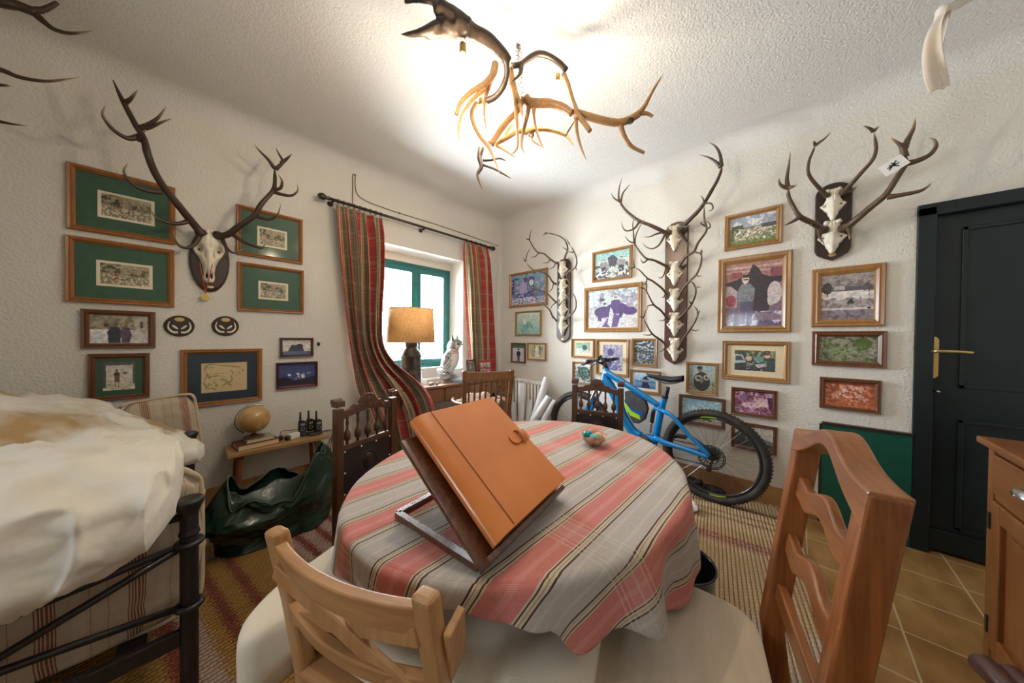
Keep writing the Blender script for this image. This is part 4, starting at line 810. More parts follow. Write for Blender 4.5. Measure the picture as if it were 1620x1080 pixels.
ch([([(782, 525, 1.60), (800, 548, 1.60), (850, 550, 1.60), (920, 552, 1.59), (985, 575, 1.58), (1030, 605, 1.57)], .026, .017), ([(1040, 600, 1.58), (1110, 620, 1.57), (1190, 642, 1.56), (1270, 655, 1.55), (1330, 640, 1.54), (1385, 608, 1.53)], .019, .0175), ([(1385, 608, 1.53), (1420, 560, 1.52), (1460, 485, 1.50), (1516, 395, 1.49)], .0155, .003), ([(1380, 608, 1.53), (1425, 605, 1.53), (1460, 622, 1.53)], .011, .0075), ([(1285, 655, 1.55), (1305, 720, 1.56), (1345, 780, 1.57), (1415, 816, 1.58)], .014, .0075),
    ([(800, 565, 1.60), (785, 640, 1.60), (765, 720, 1.60), (760, 780, 1.60), (776, 822, 1.60)], .012, .003), ([(825, 575, 1.60), (832, 650, 1.60), (850, 730, 1.60), (878, 796, 1.60)], .011, .003)], TA)
ch([([(700, 378, 1.56), (712, 430, 1.55), (735, 510, 1.54), (755, 570, 1.53), (766, 630, 1.52)], .018, .006), ([(705, 430, 1.55), (725, 520, 1.54), (732, 620, 1.53), (738, 720, 1.52), (735, 790, 1.51), (703, 828, 1.50)], .013, .004)], TA)
ch([([(520, 555, 1.66), (498, 600, 1.64), (505, 660, 1.62), (540, 730, 1.60), (580, 780, 1.58), (610, 840, 1.56), (645, 932, 1.55)], .016, .004), ([(770, 520, 1.58), (740, 590, 1.6), (690, 640, 1.62), (640, 700, 1.64), (595, 770, 1.65)], .012, .019)], TA)
ch([([(790, 705, 1.70), (740, 700, 1.70), (680, 735, 1.70), (640, 755, 1.70), (618, 775, 1.70)], .014, .012), ([(620, 772, 1.70), (665, 800, 1.70), (728, 842, 1.70)], .010, .003), ([(780, 702, 1.70), (840, 688, 1.70), (910, 690, 1.70), (965, 705, 1.70), (1000, 720, 1.70)], .015, .012), ([(995, 715, 1.70), (1020, 675, 1.68), (1048, 632, 1.66)], .009, .006), ([(995, 715, 1.70), (1015, 745, 1.70), (1036, 778, 1.70)], .010, .003), ([(800, 715, 1.70), (825, 755, 1.70), (868, 780, 1.70)], .009, .003), ([(660, 740, 1.7), (690, 690, 1.7), (722, 655, 1.7)], .009, .005)], TA)
ch([([(545, 785, 1.72), (535, 840, 1.72), (545, 890, 1.72), (525, 930, 1.72), (535, 970, 1.72), (552, 1014, 1.72)], .016, .003), ([(555, 855, 1.72), (600, 852, 1.71), (640, 845, 1.70), (677, 858, 1.70)], .009, .003), ([(558, 880, 1.72), (610, 900, 1.71), (655, 925, 1.70), (706, 954, 1.70)], .010, .003)], DK, BR2)
for c in ((770, 540, 1.60), (1340, 645, 1.53), (812, 718, 1.69)):
    s = MB(); q = PC(*c)
    for k in range(3): s.tube([q+Vector((.014*math.cos(a_), .014*math.sin(a_), .006*(k-1))) for a_ in [2*PI*i/14 for i in range(14)]], .0022, 5, closed=True)
    build('wire_tie', s, M_iron, t, world=True)
M_wire = mat('iron_wire', (.04, .035, .03), rough=.5)
def loops(a, b, n=7, r=.012):
    s = MB(); a, b = Vector(a), Vector(b); d = b-a
    for i in range(n):
        c = a+d*(i+.5)/n; h = d.length/n*.62; ax = Vector((math.cos(i*1.4), math.sin(i*1.4), 0))
        s.tube([c+ax*r*math.cos(q)+Vector((0, 0, h*math.sin(q))) for q in [2*PI*k/12 for k in range(12)]], .0014, 5, closed=True)
    return s
top = hook+Vector((0, 0, -.004)); mid_ = PC(745, 330, 1.55); low = PC(770, 520, 1.60)
build('chain', loops(top, mid_, 9, .018), M_wire, t, world=True, smooth=True); build('chain', loops(mid_, low, 7, .014), M_wire, t, world=True, smooth=True)
s = MB().lathe([(0, 0), (.012, -.004), (.012, -.012), (0, -.02)], hook, None, 16); build('ceiling_hook', s, M_iron, t, world=True)
mbulb = bpy.data.materials.new('lit_bulb'); mbulb.use_nodes = True; b_ = mbulb.node_tree.nodes['Principled BSDF']
b_.inputs['Emission Color'].default_value = (1, .80, .52, 1); b_.inputs['Emission Strength'].default_value = 30; b_.inputs['Base Color'].default_value = (1, .9, .7, 1)
def bulb(px, py, d, par, P=BULB_W, tw=1.0):
    q = atD(px, py, d)
    s = MB().lathe([(.009, .040), (.011, .030), (.017, .012), (.0185, -.004), (.015, -.024), (.007, -.042), (0, -.048)], q, None, 20); b = build('bulb', s, mbulb, par, world=True, smooth=True)
    s = MB().lathe([(.0, .075), (.012, .075), (.013, .072), (.013, .04), (.010, .037), (0, .037)], q, None, 16); build('bulb_holder', s, M_brass, par, world=True, smooth=True)
    l = light('bulb_light', 'POINT', q+Vector((0, 0, -.075)), P, (1, .83, .60), shadow_soft_size=.018)
    return q
q1 = bulb(732, 100, 1.20, t); q2 = bulb(882, 140, 1.62, t); q3 = bulb(761, 178, 1.66, t)
# ------------------------------------------------------------------ oval table and its cloth
TC = Vector((.915, .754, 0)); TA_, TB_, TZ = .643, .514, .755
t = thing('oval_table', 'oval wooden dining table hidden under the plaid cloth', 'table', (TC.x, TC.y, 0))
s = MB().lathe([(0, TZ-.03), (.985, TZ-.03), (1, TZ-.02), (1, TZ-.006), (.99, TZ-.001), (0, TZ-.001)], (0, 0, 0), Matrix(((TA_-.004, 0, 0), (0, TB_-.004, 0), (0, 0, 1))), 64); build('table_top', s, W_desk, t)
s = MB().lathe([(.05, TZ-.03), (.055, .62), (.035, .56), (.05, .45), (.075, .34), (.06, .2), (.045, .16), (.07, .12), (.07, .09), (0, .09)], n=24); build('pedestal', s, W_carved, t, smooth=True)
for k in range(4):
    a = PI/4+k*PI/2; c, sn = math.cos(a), math.sin(a)
    s = MB().tube(crs([Vector((c*.03, sn*.03, .16)), Vector((c*.18, sn*.18, .15)), Vector((c*.30, sn*.30, .06)), Vector((c*.36, sn*.36, .036))], 5), [.03-.0008*i for i in range(16)], 8); build('foot', s, W_carved, t, smooth=True)
# cloth: flat on the top, falling over the rim
PINK, GREY, CRM, DRK = (.70, .235, .21), (.55, .505, .475), (.68, .56, .42), (.07, .035, .03)
lt = (.62, .575, .54)
per = [(0, GREY), (.10, lt), (.14, GREY), (.21, DRK), (.228, CRM), (.255, (.30, .22, .17)), (.263, CRM), (.292, DRK), (.308, CRM), (.325, PINK), (.45, (.74, .30, .265)), (.52, PINK), (.675, CRM), (.692, DRK), (.708, CRM), (.745, (.30, .22, .17)), (.753, CRM), (.772, DRK), (.79, GREY), (.90, lt), (.94, GREY)]
wv = [(0, (.75, .70, .62)), (.001, (.75, .70, .62))]; ff = [(0, (0, 0, 0)), (.30, (.45,)*3), (.306, (0, 0, 0)), (.33, (.45,)*3), (.336, (0, 0, 0)), (.36, (.5,)*3), (.367, (.12,)*3), (.42, (.5,)*3), (.427, (.12,)*3), (.48, (.45,)*3), (.486, (0, 0, 0)), (.51, (.45,)*3), (.516, (0, 0, 0))]
M_cloth = fabric_uv('plaid_tablecloth', .194, per, .46, wv, ff, weave=1500, nz=.14)
def drop(th):
    '''length of cloth over the rim for a direction (radians, world)'''
    tab = [(-180, .10), (-165, .07), (-150, .055), (-140, .07), (-131, .10), (-124, .18), (-116, .15), (-104, .20), (-90, .25), (-80, .22), (-60, .22), (-35, .26), (-10, .28), (20, .26), (60, .24), (100, .22), (130, .2), (160, .16), (180, .10)]
    d = math.degrees(th)
    for a, b in zip(tab, tab[1:]):
        if a[0] <= d <= b[0]:
            k = (d-a[0])/(b[0]-a[0]); k = k*k*(3-2*k); return a[1]+(b[1]-a[1])*k
    return .15
def clothp(a, b):
    th = -PI+2*PI*a; c, sn = math.cos(th), math.sin(th)
    rim = Vector((TA_*c, TB_*sn, 0)); rl = rim.length; dl = drop(th); F = .62
    if b < F:
        k = b/F; p = TC+rim*k+Vector((0, 0, TZ+.003)); return p+Vector((0, 0, .0012*math.sin(p.x*31)*math.cos(p.y*23)))
    e = (b-F)/(1-F)*dl; R0 = .018
    if e < R0*PI/2: ang = e/R0; out, dn = R0*math.sin(ang), R0*(1-math.cos(ang))
    else: out, dn = R0, R0+(e-R0*PI/2)
    amp = .022*min(1, dn/.16)*min(1, dl/.16); out += amp*(math.sin(th*13+1.0)+.5*math.sin(th*23))+.05*dn
    nrm = Vector((c/TA_, sn/TB_, 0)).normalized()
    return TC+rim+nrm*max(out, .006)+Vector((0, 0, TZ+.003-dn))
def clothuv(a, b):
    th = -PI+2*PI*a; c, sn = math.cos(th), math.sin(th); rim = Vector((TA_*c, TB_*sn, 0)); F = .62
    if b < F: p = TC+rim*(b/F)
    else: p = TC+rim+rim.normalized()*((b-F)/(1-F)*drop(th))
    return (p.x, p.y-.983+.194*10.5)
s = MB().grid(clothp, 240, 60, uvf=clothuv)
o = build('tablecloth', s, M_cloth, smooth=True, solid=.002, solid_off=1); tag(o, 'pink and grey plaid cloth draped over the oval dining table', 'tablecloth')

# ------------------------------------------------------------------ book stand, leather folder, tablet, bowl
ZT = TZ+.0065
Q1 = Vector((*WL(-.067, .61), ZT)); Q2 = Vector((*WL(.133, .914), ZT)); T1 = Vector((*WL(-.29, .782), .954))
bu = (Q2-Q1).normalized(); LU = (Q2-Q1).length; bv = (T1-Q1); LV = bv.length; bv.normalize(); bw = bu.cross(bv); 
if bw.z < 0: bw = -bw
M_leather = mat('tan_leather', (.62, .19, .04), (.70, .24, .06), 5, rough=.33, coat=.15, bs=160, bst=.1, bd=.001)
M_leather_edge = mat('pale_leather_edge', (.72, .50, .34), rough=.5)
W_stand = wood('burr_wood_stand', (.05, .018, .01), (.16, .06, .025), 'z', .25, .5, 12, 3)
fr = (Q1+bw*.012+Vector((0, 0, .006)), bu, bv, bw)
O = fr[0]
t = thing('book_stand', 'dark polished wooden book rest propped on the plaid cloth', 'book stand', tuple(Q1.lerp(Q2, .5)))
s = MB().prism([(0, 0), (LU, 0), (LU, LV), (0, LV)], fr, -.008, .004); build('rest_board', s, W_stand, t, world=True, bevel=.001)
s = MB().prism([(0, -.012), (LU, -.012), (LU, .0), (0, .0)], fr, -.008, .035); build('ledge', s, W_stand, t, world=True, bevel=.0015)
nx = Vector((bv.x, bv.y, 0)).normalized()       # horizontal direction up the slope
s = MB(); b0 = Q1+bu*.01+Vector((0, 0, .008)); b1 = Q2-bu*.01+Vector((0, 0, .008)); far = .30
for a_, c_ in ((b0, b0+nx*far), (b1, b1+nx*far), (b0+nx*far, b1+nx*far), (b0, b1)): s.beam(a_, c_, .018, .014)
build('base_frame', s, W_stand, t, world=True, bevel=.001)
s = MB(); s.beam(b0+nx*.24+bu*.12, Q1+bv*LV*.72+bu*.12+bw*.0, .02, .01, up=bu).beam(b0+nx*.24+bu*.24, Q1+bv*LV*.72+bu*.24, .02, .01, up=bu); build('prop_strut', s, W_stand, t, world=True)
# folder: rounded spine along the left (near) side; closed cover with strap loop
t = thing('leather_folder', 'thick tan leather binder with a strap loop resting on the book stand', 'folder', tuple(O+bu*LU/2+bv*LV/2))
x0, x1, y0, y1, th_ = .030, LU+.012, .004, LV+.03, .052
NA = 18
def arc(rx, ry): return [(x0+.045-rx*math.sin(PI*k/NA), .028+ry*math.cos(PI*k/NA)) for k in range(NA+1)]
prof = [(x1, .004), (x1, .008)]+list(reversed(arc(.034, .020)))+[(x1, th_-.008), (x1, th_-.003)]+arc(.042, .0245)
s = MB(); N = len(prof); vs = [O+bu*a+bv*y+bw*c for y in (y0, y1) for a, c in prof]
s.add(vs, [tuple(range(N-1, -1, -1)), tuple(range(N, 2*N))]+[(i, (i+1) % N, N+(i+1) % N, N+i) for i in range(N)])
build('cover', s, M_leather, t, world=True, bevel=.0015)
s = MB(); s.prism([(x0+.028, y0+.006), (x1-.008, y0+.006), (x1-.008, y1-.006), (x0+.028, y1-.006)], fr, .0095, th_-.0085); build('page_block', s, M_paper, t, world=True)
s = MB()
for a_, c_, e_, f_ in ((x0+.062, y0, x0+.064, y1),): s.prism([(a_, c_+.004), (e_, c_+.004), (e_, f_-.004), (a_, f_-.004)], fr, th_-.001, th_+.0022)
build('crease_stitch', s, mat('dark_stitch', (.25, .07, .02), rough=.6), t, world=True)
s = MB(); xm, ym = x1-.022, (y0+y1)/2
s.prism([(xm-.045+.02*math.cos(q)*1.0, ym+.019*math.sin(q)) for q in [PI/2+PI*k/10 for k in range(11)]]+[(x1+.004, ym-.019), (x1+.004, ym+.019)], fr, th_+.0005, th_+.0035); build('strap_tongue', s, M_leather, t, world=True, bevel=.0008)
s = MB(); P_ = [O+bu*(xm-.012)+bv*(ym+.024*math.cos(q))+bw*(th_-.001+.017*math.sin(q)) for q in [PI*k/14 for k in range(15)]]
for i in range(14): s.beam(P_[i], P_[i+1]+(P_[i+1]-P_[i])*.05, .018, .0028, up=(P_[i]-(O+bu*(xm-.012)+bv*ym+bw*th_)))
build('strap_loop', s, M_leather, t, world=True)
# tablet / notebook lying behind
pt = [onZ(822, 697, ZT+.009), onZ(842, 699, ZT+.009), onZ(880, 748, ZT+.009), onZ(848, 753, ZT+.009)]
dirv = (pt[2]-pt[1]).normalized(); perp = Vector((dirv.y, -dirv.x, 0)).normalized()
far_, near_ = pt[1], pt[2]; lft = (near_-far_).length
s = MB().prism([(0, 0), (lft, 0), (lft, .135), (0, .135)], (Vector((far_.x, far_.y, ZT)), dirv, -perp if (pt[3]-pt[2]).dot(perp) < 0 else perp, (0, 0, 1)), .0, .010)
t = thing('notebook', 'white notebook lying on the plaid cloth behind the leather binder', 'notebook', tuple(far_)); build('cover', s, M_paper, t, world=True, bevel=.002)
# bowl of eggs
bcn = onZ(939, 703, ZT); M_bowl = mat('marbled_bowl', (.45, .20, .11), (.72, .60, .46), 26, rough=.3, coat=.5, lo=.4, hi=.62)
t = thing('small_bowl', 'small square marbled bowl holding coloured eggs on the plaid cloth', 'bowl', (bcn.x, bcn.y, ZT))
s = MB(); pr = [(0, .001), (.026, .001), (.04, .012), (.058, .038), (.064, .048), (.060, .048), (.052, .036), (.034, .014), (0, .010)]
n = 48; vs = []
for r, z in pr:
    for k in range(n):
        a = 2*PI*k/n; q = 1+.10*min(1, r/.05)*(abs(math.cos(2*a))**.5*-1+.7); vs.append(Vector((r*q*math.cos(a+.5), r*q*math.sin(a+.5), z+(.004*math.cos(4*a) if z > .04 else 0))))
fs = [(i*n+k, i*n+(k+1) % n, (i+1)*n+(k+1) % n, (i+1)*n+k) for i in range(len(pr)-1) for k in range(n)]; s.add(vs, fs); build('dish', s, M_bowl, t, smooth=True)
for (dx, dy, dz, c, lab) in ((-.014, .022, .050, (.0, .28, .34), 'dark turquoise egg at the back of the small marbled bowl'), (-.020, -.012, .044, (.12, .55, .60), 'pale turquoise egg at the front of the small marbled bowl'), (.022, -.010, .042, (.70, .45, .34), 'pinkish beige egg in the small marbled bowl')):
    q = Vector((bcn.x, bcn.y, ZT))+Vector((dx*1.0, dy, dz-.006)); s = MB(); R_ = .019
    s.lathe([(R_*math.sin(a)*(1-.08*math.cos(a)), -1.25*R_*math.cos(a)) for a in [PI*k/16 for k in range(17)]], q, Matrix.Rotation(1.2, 3, 'X') @ Matrix.Rotation(dx*20, 3, 'Y'), 20)
    tag(build('egg', s, mat('egg_glaze_%d' % int(dx*1e4), c, rough=.15, coat=.6), smooth=True), lab, 'egg', 'eggs in the small bowl')

# ------------------------------------------------------------------ foreground chair, left (cross back, cream cushion)
loc, rz = place(-.303, .646, .396, .918)
t = thing('cross_back_chair', 'light pine chair with a crossed back, nearest the camera at the bottom left', 'chair', loc, rz)
HB = .80; W2 = .205
def post(x, nm='back_post'):
    s = MB(); pth = [Vector((x, .02, .0)), Vector((x, .0, .42)), Vector((x, -.03, .62)), Vector((x, -.066, HB-.0))]
    w_ = .044; d_ = .036; vs = []
    for p_ in pth[:-1]+[pth[-1]]: vs += [p_+Vector((a*w_/2, b*d_/2, 0)) for a, b in ((-1, -1), (1, -1), (1, 1), (-1, 1))]
    n = len(pth); s.add(vs, [(0, 1, 2, 3), tuple(4*(n-1)+i for i in (3, 2, 1, 0))]+[(4*i+k, 4*i+(k+1) % 4, 4*i+4+(k+1) % 4, 4*i+4+k) for i in range(n-1) for k in range(4)])
    return build(nm, s, W_chairL, t, bevel=.011, seg=3)
post(-W2); post(W2)
def arcrail(z0, z1, y0, bulge, m, nm, x0=-W2-.0, x1=W2+.0, th=.024, lean=-.25, zc=0):
    s = MB(); N = 14; vs = []
    for i in range(N+1):
        k = i/N; x = x0+(x1-x0)*k; bb = bulge*4*k*(1-k)
        for (z, q) in ((z0, 0), (z1, 0), (z1, th), (z0, th)): vs.append(Vector((x, y0-bb+q+lean*(z-z0), z+zc*4*k*(1-k))))
    fs = [(0, 1, 2, 3), tuple(4*N+i for i in (3, 2, 1, 0))]+[(4*i+k, 4*i+4+k, 4*i+4+(k+1) % 4, 4*i+(k+1) % 4) for i in range(N) for k in range(4)]
    s.add(vs, fs); return build(nm, s, m, t, bevel=.004)
arcrail(.715, .775, -.058, .035, W_chairLx, 'top_rail')
arcrail(.585, .625, -.035, .035, W_chairLx, 'lower_rail')
s = MB(); s.beam((-W2+.015, -.075, .72), (W2-.03, -.055, .60), .012, .034, up=(0, 0, 1)); build('cross_slat', s, W_chairL, t, bevel=.003)
s = MB(); s.beam((W2-.015, -.066, .72), (-W2+.03, -.046, .60), .012, .034, up=(0, 0, 1)); build('cross_slat', s, W_chairL, t, bevel=.003)
s = MB(); s.beam((W2+.018, .0, .62), (W2+.034, -.03, .735), .05, .016, up=(1, 0, 0)); build('side_block', s, W_chairL, t, bevel=.004)
s = MB().box((0, .20, .43), (.45, .44, .035)); build('seat', s, W_chairLx, t, bevel=.01)
for x in (-.2, .2):
    s = MB().box((x, .39, .206), (.04, .04, .412)); build('front_leg', s, W_chairL, t, bevel=.006)
    s = MB().beam((x, .03, .2), (x, .37, .2), .02, .03); build('side_stretcher', s, W_chairL, t, bevel=.004)
cush = Vector((.02, .27, .455))
def cushion(mw, md, mh, e, nu=72, nv=36, wr=.004, sd=0):
    def f(a, b):
        q = superpt(-PI/2+PI*b, -PI+2*PI*a, e); q = Vector((q.x*mw, q.y*md, math.copysign(abs(q.z)**1.0, q.z)*mh))
        n = noise.fractal(Vector((q.x*6+sd, q.y*6, q.z*6)), 1, 2, 3); return q*(1+wr*8*n*0)+Vector((0, 0, wr*n*4 if q.z > -.01 else 0))
    return f
t = tag(bpy.data.objects.new('seat_cushion', None), 'thick round-cornered cream cushion on the light pine cross-back chair', 'cushion')
scn.collection.objects.link(t); wc = ROOTM['cross_back_chair'] @ cush; t.location = wc; t.rotation_euler = (0, 0, rz); ROOTM[t.name] = Matrix.Translation(wc) @ Matrix.Rotation(rz, 4, 'Z')
_fz = cushion(.43, .27, .06, .5, wr=.003, sd=3)
def fz_(a, b):
    q = _fz(a, b); k = max(0, min(1, (abs(q.x)-.235)/.07)); k = k*k*(3-2*k)
    if q.y < 0: q.y -= .13*k*(-q.y/.27)
    if q.z < 0: q.z *= 1+1.6*k
    q.z += .012*(1-(q.x/.43)**2)*(1-(q.y/.4)**2) if q.z > 0 else 0
    return q
s = MB().grid(lambda a, b: fz_(a, b)+Vector((0, 0, .045)), 72, 36); build('cushion_body', s, M_canvas, t, smooth=True)
# ------------------------------------------------------------------ foreground chair, right (ladder back, beige seat)
loc, rz = place(.615, .655, -.859, .512)
t = thing('ladder_back_chair', 'honey-coloured wooden ladder-back chair with a beige upholstered seat at the right', 'chair', loc, rz)
HB = 1.03; W2 = .178; zs = .47
def lean(z): return -.072*max(0, (z-zs))/.57-.0*(z < 0)
for x in (-W2, W2):
    s = MB(); vs = []; zz = [0, .25, zs, .75, HB-(.035 if x < 0 else .035)]
    for z in zz:
        y = lean(z)+(.05*(1-z/zs)*-1 if z < zs else 0)
        vs += [Vector((x+a*.0225, y+b*.024, z)) for a, b in ((-1, -1), (1, -1), (1, 1), (-1, 1))]
    n = len(zz); s.add(vs, [(0, 1, 2, 3), tuple(4*(n-1)+i for i in (3, 2, 1, 0))]+[(4*i+k, 4*i+(k+1) % 4, 4*i+4+(k+1) % 4, 4*i+4+k) for i in range(n-1) for k in range(4)])
    build('back_post', s, W_chairR, t, bevel=.006, seg=3)
def wavy(zb, zt, nm, tw=.026, ends=0, x0=-W2-.02, x1=W2+.02, yo=0):
    s = MB(); N = 28; vs = []
    for i in range(N+1):
        k = i/N; x = x0+(x1-x0)*k
        for q, z in ((0, zb(k)), (0, zt(k)), (tw, zt(k)), (tw, zb(k))): vs.append(Vector((x, lean(z)-tw/2+q+yo, z)))
    s.add(vs, [(0, 1, 2, 3), tuple(4*N+i for i in (3, 2, 1, 0))]+[(4*i+k, 4*i+4+k, 4*i+4+(k+1) % 4, 4*i+(k+1) % 4) for i in range(N) for k in range(4)])
    return build(nm, s, W_chairRx, t, bevel=.004)
bell = lambda k: math.exp(-((k-.5)/.22)**2)
wavy(lambda k: .965+.045*bell(k)-.03*(4*(k-.5)**2), lambda k: HB-.032+.045*bell(k), 'crest_rail', .05)
wvy = lambda k: .018*math.exp(-((k-.5)/.14)**2)-.010*math.exp(-((k-.25)/.1)**2)-.010*math.exp(-((k-.75)/.1)**2)
wavy(lambda k: .835+wvy(k), lambda k: .885+wvy(k), 'slat', .018, x0=-W2, x1=W2)
wavy(lambda k: .685+wvy(k), lambda k: .735+wvy(k), 'slat', .018, x0=-W2, x1=W2)
wavy(lambda k: .555, lambda k: .595, 'slat', .02, x0=-W2, x1=W2)
s = MB(); zp = .43
s.prism([(-.19, .03), (.19, .03), (.235, .43), (-.235, .43)], ((0, 0, 0), (1, 0, 0), (0, 1, 0), (0, 0, 1)), .39, .43); build('seat_frame', s, W_chairRx, t, bevel=.004)
s = MB()
def seatf(a, b):
    q = superpt(-PI/2+PI*b, -PI+2*PI*a, .35); k = (q.y+1)/2; z = math.copysign(abs(q.z)**.8, q.z)
    return Vector((q.x*(.19+.05*k), .24+q.y*.21, .455+z*.024+(.010*(1-q.x**2)*(1-q.y**2) if q.z > 0 else 0)))
s.grid(seatf, 60, 30); build('upholstered_seat', s, M_beige, t, smooth=True)
for x in (-.205, .205):
    s = MB().box((x, .40, .195), (.042, .042, .39), taper=1); build('front_leg', s, W_chairR, t, bevel=.005)
    s = MB().beam((x*.93, .0, .22), (x, .38, .22), .02, .03); build('side_stretcher', s, W_chairR, t, bevel=.004)
# ------------------------------------------------------------------ two carved chairs
def carved(label, lat, dep, fl, fd, HT=.90, ZS=.385, hw=.165):
    loc, rz = place(lat, dep, fl, fd)
    t = thing('carved_chair', label, 'chair', loc, rz, 'carved walnut chairs')
    for x in (-hw, hw):
        s = MB().box((x, 0, HT/2-.01), (.038, .036, HT-.02)); build('back_post', s, W_carved, t, bevel=.004)
        s = MB().box((x, 0, HT+.004), (.044, .042, .028)).cyl((x-.024, -.012, HT+.014), (x+.024, -.012, HT+.014), .014, n=12); build('post_scroll', s, W_carved, t, bevel=.003)
        s = MB().box((x, .33, ZS/2-.02), (.036, .036, ZS-.04)); build('front_leg', s, W_carved, t, bevel=.004)
        s = MB().box((x, .165, .12), (.018, .30, .03)); build('side_stretcher', s, W_carved, t, bevel=.003)
        s = MB().box((x, .165, ZS-.06), (.02, .30, .05)); build('seat_rail', s, W_carved, t, bevel=.003)
    # crest with its arched middle
    xi = hw-.018; top = []
    N = 40
    for i in range(N+1):
        k = -1+2*i/N; z = HT-.035+.018*(1-abs(k))+.050*math.exp(-(k/.34)**4)+.014*math.exp(-((abs(k)-.52)/.12)**2)
        top.append((xi*k, z))
    poly = [(xi, HT-.075), (xi*.5, HT-.058), (0, HT-.05), (-xi*.5, HT-.058), (-xi, HT-.075)]+top
    s = MB().prism(poly, ((0, 0, 0), (1, 0, 0), (0, 0, 1), (0, 1, 0)), -.011, .011); cr = build('crest_rail', s, W_carved, t, bevel=.003)
    s = MB()
    for sg in (1, -1):
        y = .011*sg
        for r in (.021, .012): s.tube([(r*math.cos(a), y, HT-.008+r*math.sin(a)) for a in [2*PI*k/20 for k in range(20)]], .0028, 6, closed=True)
        for sd in (-1, 1):
            for j in range(3):
                c = Vector((sd*(.038+.028*j), y, HT-.034-.006*j)); s.tube([c+Vector((sd*(.014-.0011*q)*math.cos(q*.62), 0, (.013-.001*q)*math.sin(q*.62))) for q in range(11)], .0022, 5)
    build('carving', s, W_carved, cr, smooth=True)
    s = MB().box((0, 0, HT-.215), (2*xi, .022, .026)); build('cross_rail', s, W_carved, t, bevel=.003)
    for k in range(5):
        x = -xi+2*xi*(k+.5)/5*1.0; z0, z1 = HT-.203, HT-.055
        h = z1-z0; pr = [(.005, 0), (.008, .04), (.006, .1), (.015, .16), (.017, .30), (.013, .42), (.007, .48), (.0055, .6), (.008, .7), (.006, .8), (.0065, .92), (.009, .97), (.007, 1)]
        s = MB().lathe([(r, z0+h*q) for r, q in pr], (x, 0, 0), None, 14); build('spindle', s, W_carved, t, smooth=True)
    s = MB().box((0, 0, HT-.34), (2*xi, .014, .225)); pn = build('leather_panel', s, M_darkleather, t, bevel=.002)
    s = MB()
    for sg in (1, -1):
        y = .007*sg
        s.ell((0, y, HT-.325), (.035, .006, .045)).ell((0, y+.003*sg, HT-.305), (.020, .006, .024)).ell((.004, y+.005*sg, HT-.325), (.013, .005, .02))
        s.tube([(.052*math.cos(a), y, HT-.33+.06*math.sin(a)) for a in [2*PI*k/28 for k in range(28)]], .003, 5, closed=True)
    build('embossed_head', s, M_darkleather, pn, smooth=True)
    s = MB().box((0, 0, HT-.465), (2*xi, .022, .026)); build('cross_rail', s, W_carved, t, bevel=.003)
    for sg in (1,):
        for (a, b) in [(-1, 0), (-1, .5), (-1, 1), (1, 0), (1, .5), (1, 1), (-.33, 1), (.33, 1), (-.33, 0), (.33, 0)]:
            s = MB().ell((a*xi*.93, .010, HT-.445+.21*b), (.0065, .005, .0065), n=10).ell((a*xi*.93, -.010, HT-.445+.21*b), (.0065, .005, .0065), n=10); build('stud', s, M_chrome, pn, smooth=True)
    s = MB(); s.box((0, .165, ZS), (2*hw+.03, .37, .018)); build('seat', s, M_darkleather, t, bevel=.006)
    s = MB().box((0, .33, ZS-.06), (2*hw, .02, .05)); build('seat_rail', s, W_carved, t, bevel=.003)
    return t
carved('carved walnut chair with dark leather back panel, before the draped curtain', -.756, 1.595, .904, -.43)
carved('carved walnut chair with dark leather back panel, in front of the bicycle', .63, 2.225, -.44, -.90)

# ------------------------------------------------------------------ daybed with plaid cushions and quilts
DB = 1.42
REDL, BG = (.26, .075, .045), (.56, .47, .36)
ru = [(0, BG), (.04, REDL), (.055, BG), (.08, REDL), (.10, BG), (.115, REDL), (.14, BG), (.16, REDL), (.185, BG), (.20, REDL), (.225, BG), (.24, REDL), (.255, BG), (.42, (.60, .52, .42)), (.55, BG), (.60, (.38, .26, .18)), (.61, BG), (.80, (.36, .24, .17)), (.81, BG)]
fvv = [(0, (0, 0, 0)), (.3, (.35,)*3), (.33, (0,)*3), (.36, (.35,)*3), (.39, (0,)*3), (.42, (.3,)*3), (.45, (0,)*3), (.8, (.3,)*3), (.82, (0,)*3)]
M_plaid = fabric_uv('beige_plaid', .155, ru, .12, [(0, (.42, .30, .22)), (.5, (.42, .30, .22))], fvv, weave=1800, nz=.1)
t = thing('daybed_frame', 'black iron daybed frame with tall end post and slanting rails at the left', 'daybed', (-.95, 2.1, 0))
def ironpost(x, y, h):
    s = MB().lathe([(.022, 0), (.022, h-.12), (.026, h-.115), (.022, h-.1), (.022, h-.05), (.026, h-.04), (.034, h-.02), (.036, h-.008), (.03, h), (0, h)], (x, y, 0), None, 24)
    return build('corner_post', s, M_iron, t, world=True, smooth=False, bevel=.002)
for x, y, h in ((.0, DB, .715), (-1.9, DB, .715), (.0, 2.38, .715), (-1.9, 2.38, .715)): ironpost(x, y, h)
def rail(a, b, r=.009, nm='rail'): s = MB().cyl(a, b, r, n=12); return build(nm, s, M_iron, t, world=True, smooth=True)
rail((0, DB, .66), (-1.9, DB, .66), .012)
zz = lambda px, py: onY(px, py, DB-.012)
a1, b1 = zz(290, 868), zz(0, 1043); rail((0, DB-.005, a1.z+.012), (-1.9, DB-.005, a1.z+(b1.z-a1.z)/(b1.x-a1.x)*-1.9*.18-.1), .010)
rail((0.0, DB-.008, zz(290, 868).z+.01), (b1.x*1.6, DB-.008, a1.z+(b1.z-a1.z)*1.6), .010)
a2, b2 = zz(292, 965), zz(0, 1068); rail((0, DB-.004, a2.z+.008), (b2.x*2.2, DB-.004, a2.z+(b2.z-a2.z)*2.2), .010)
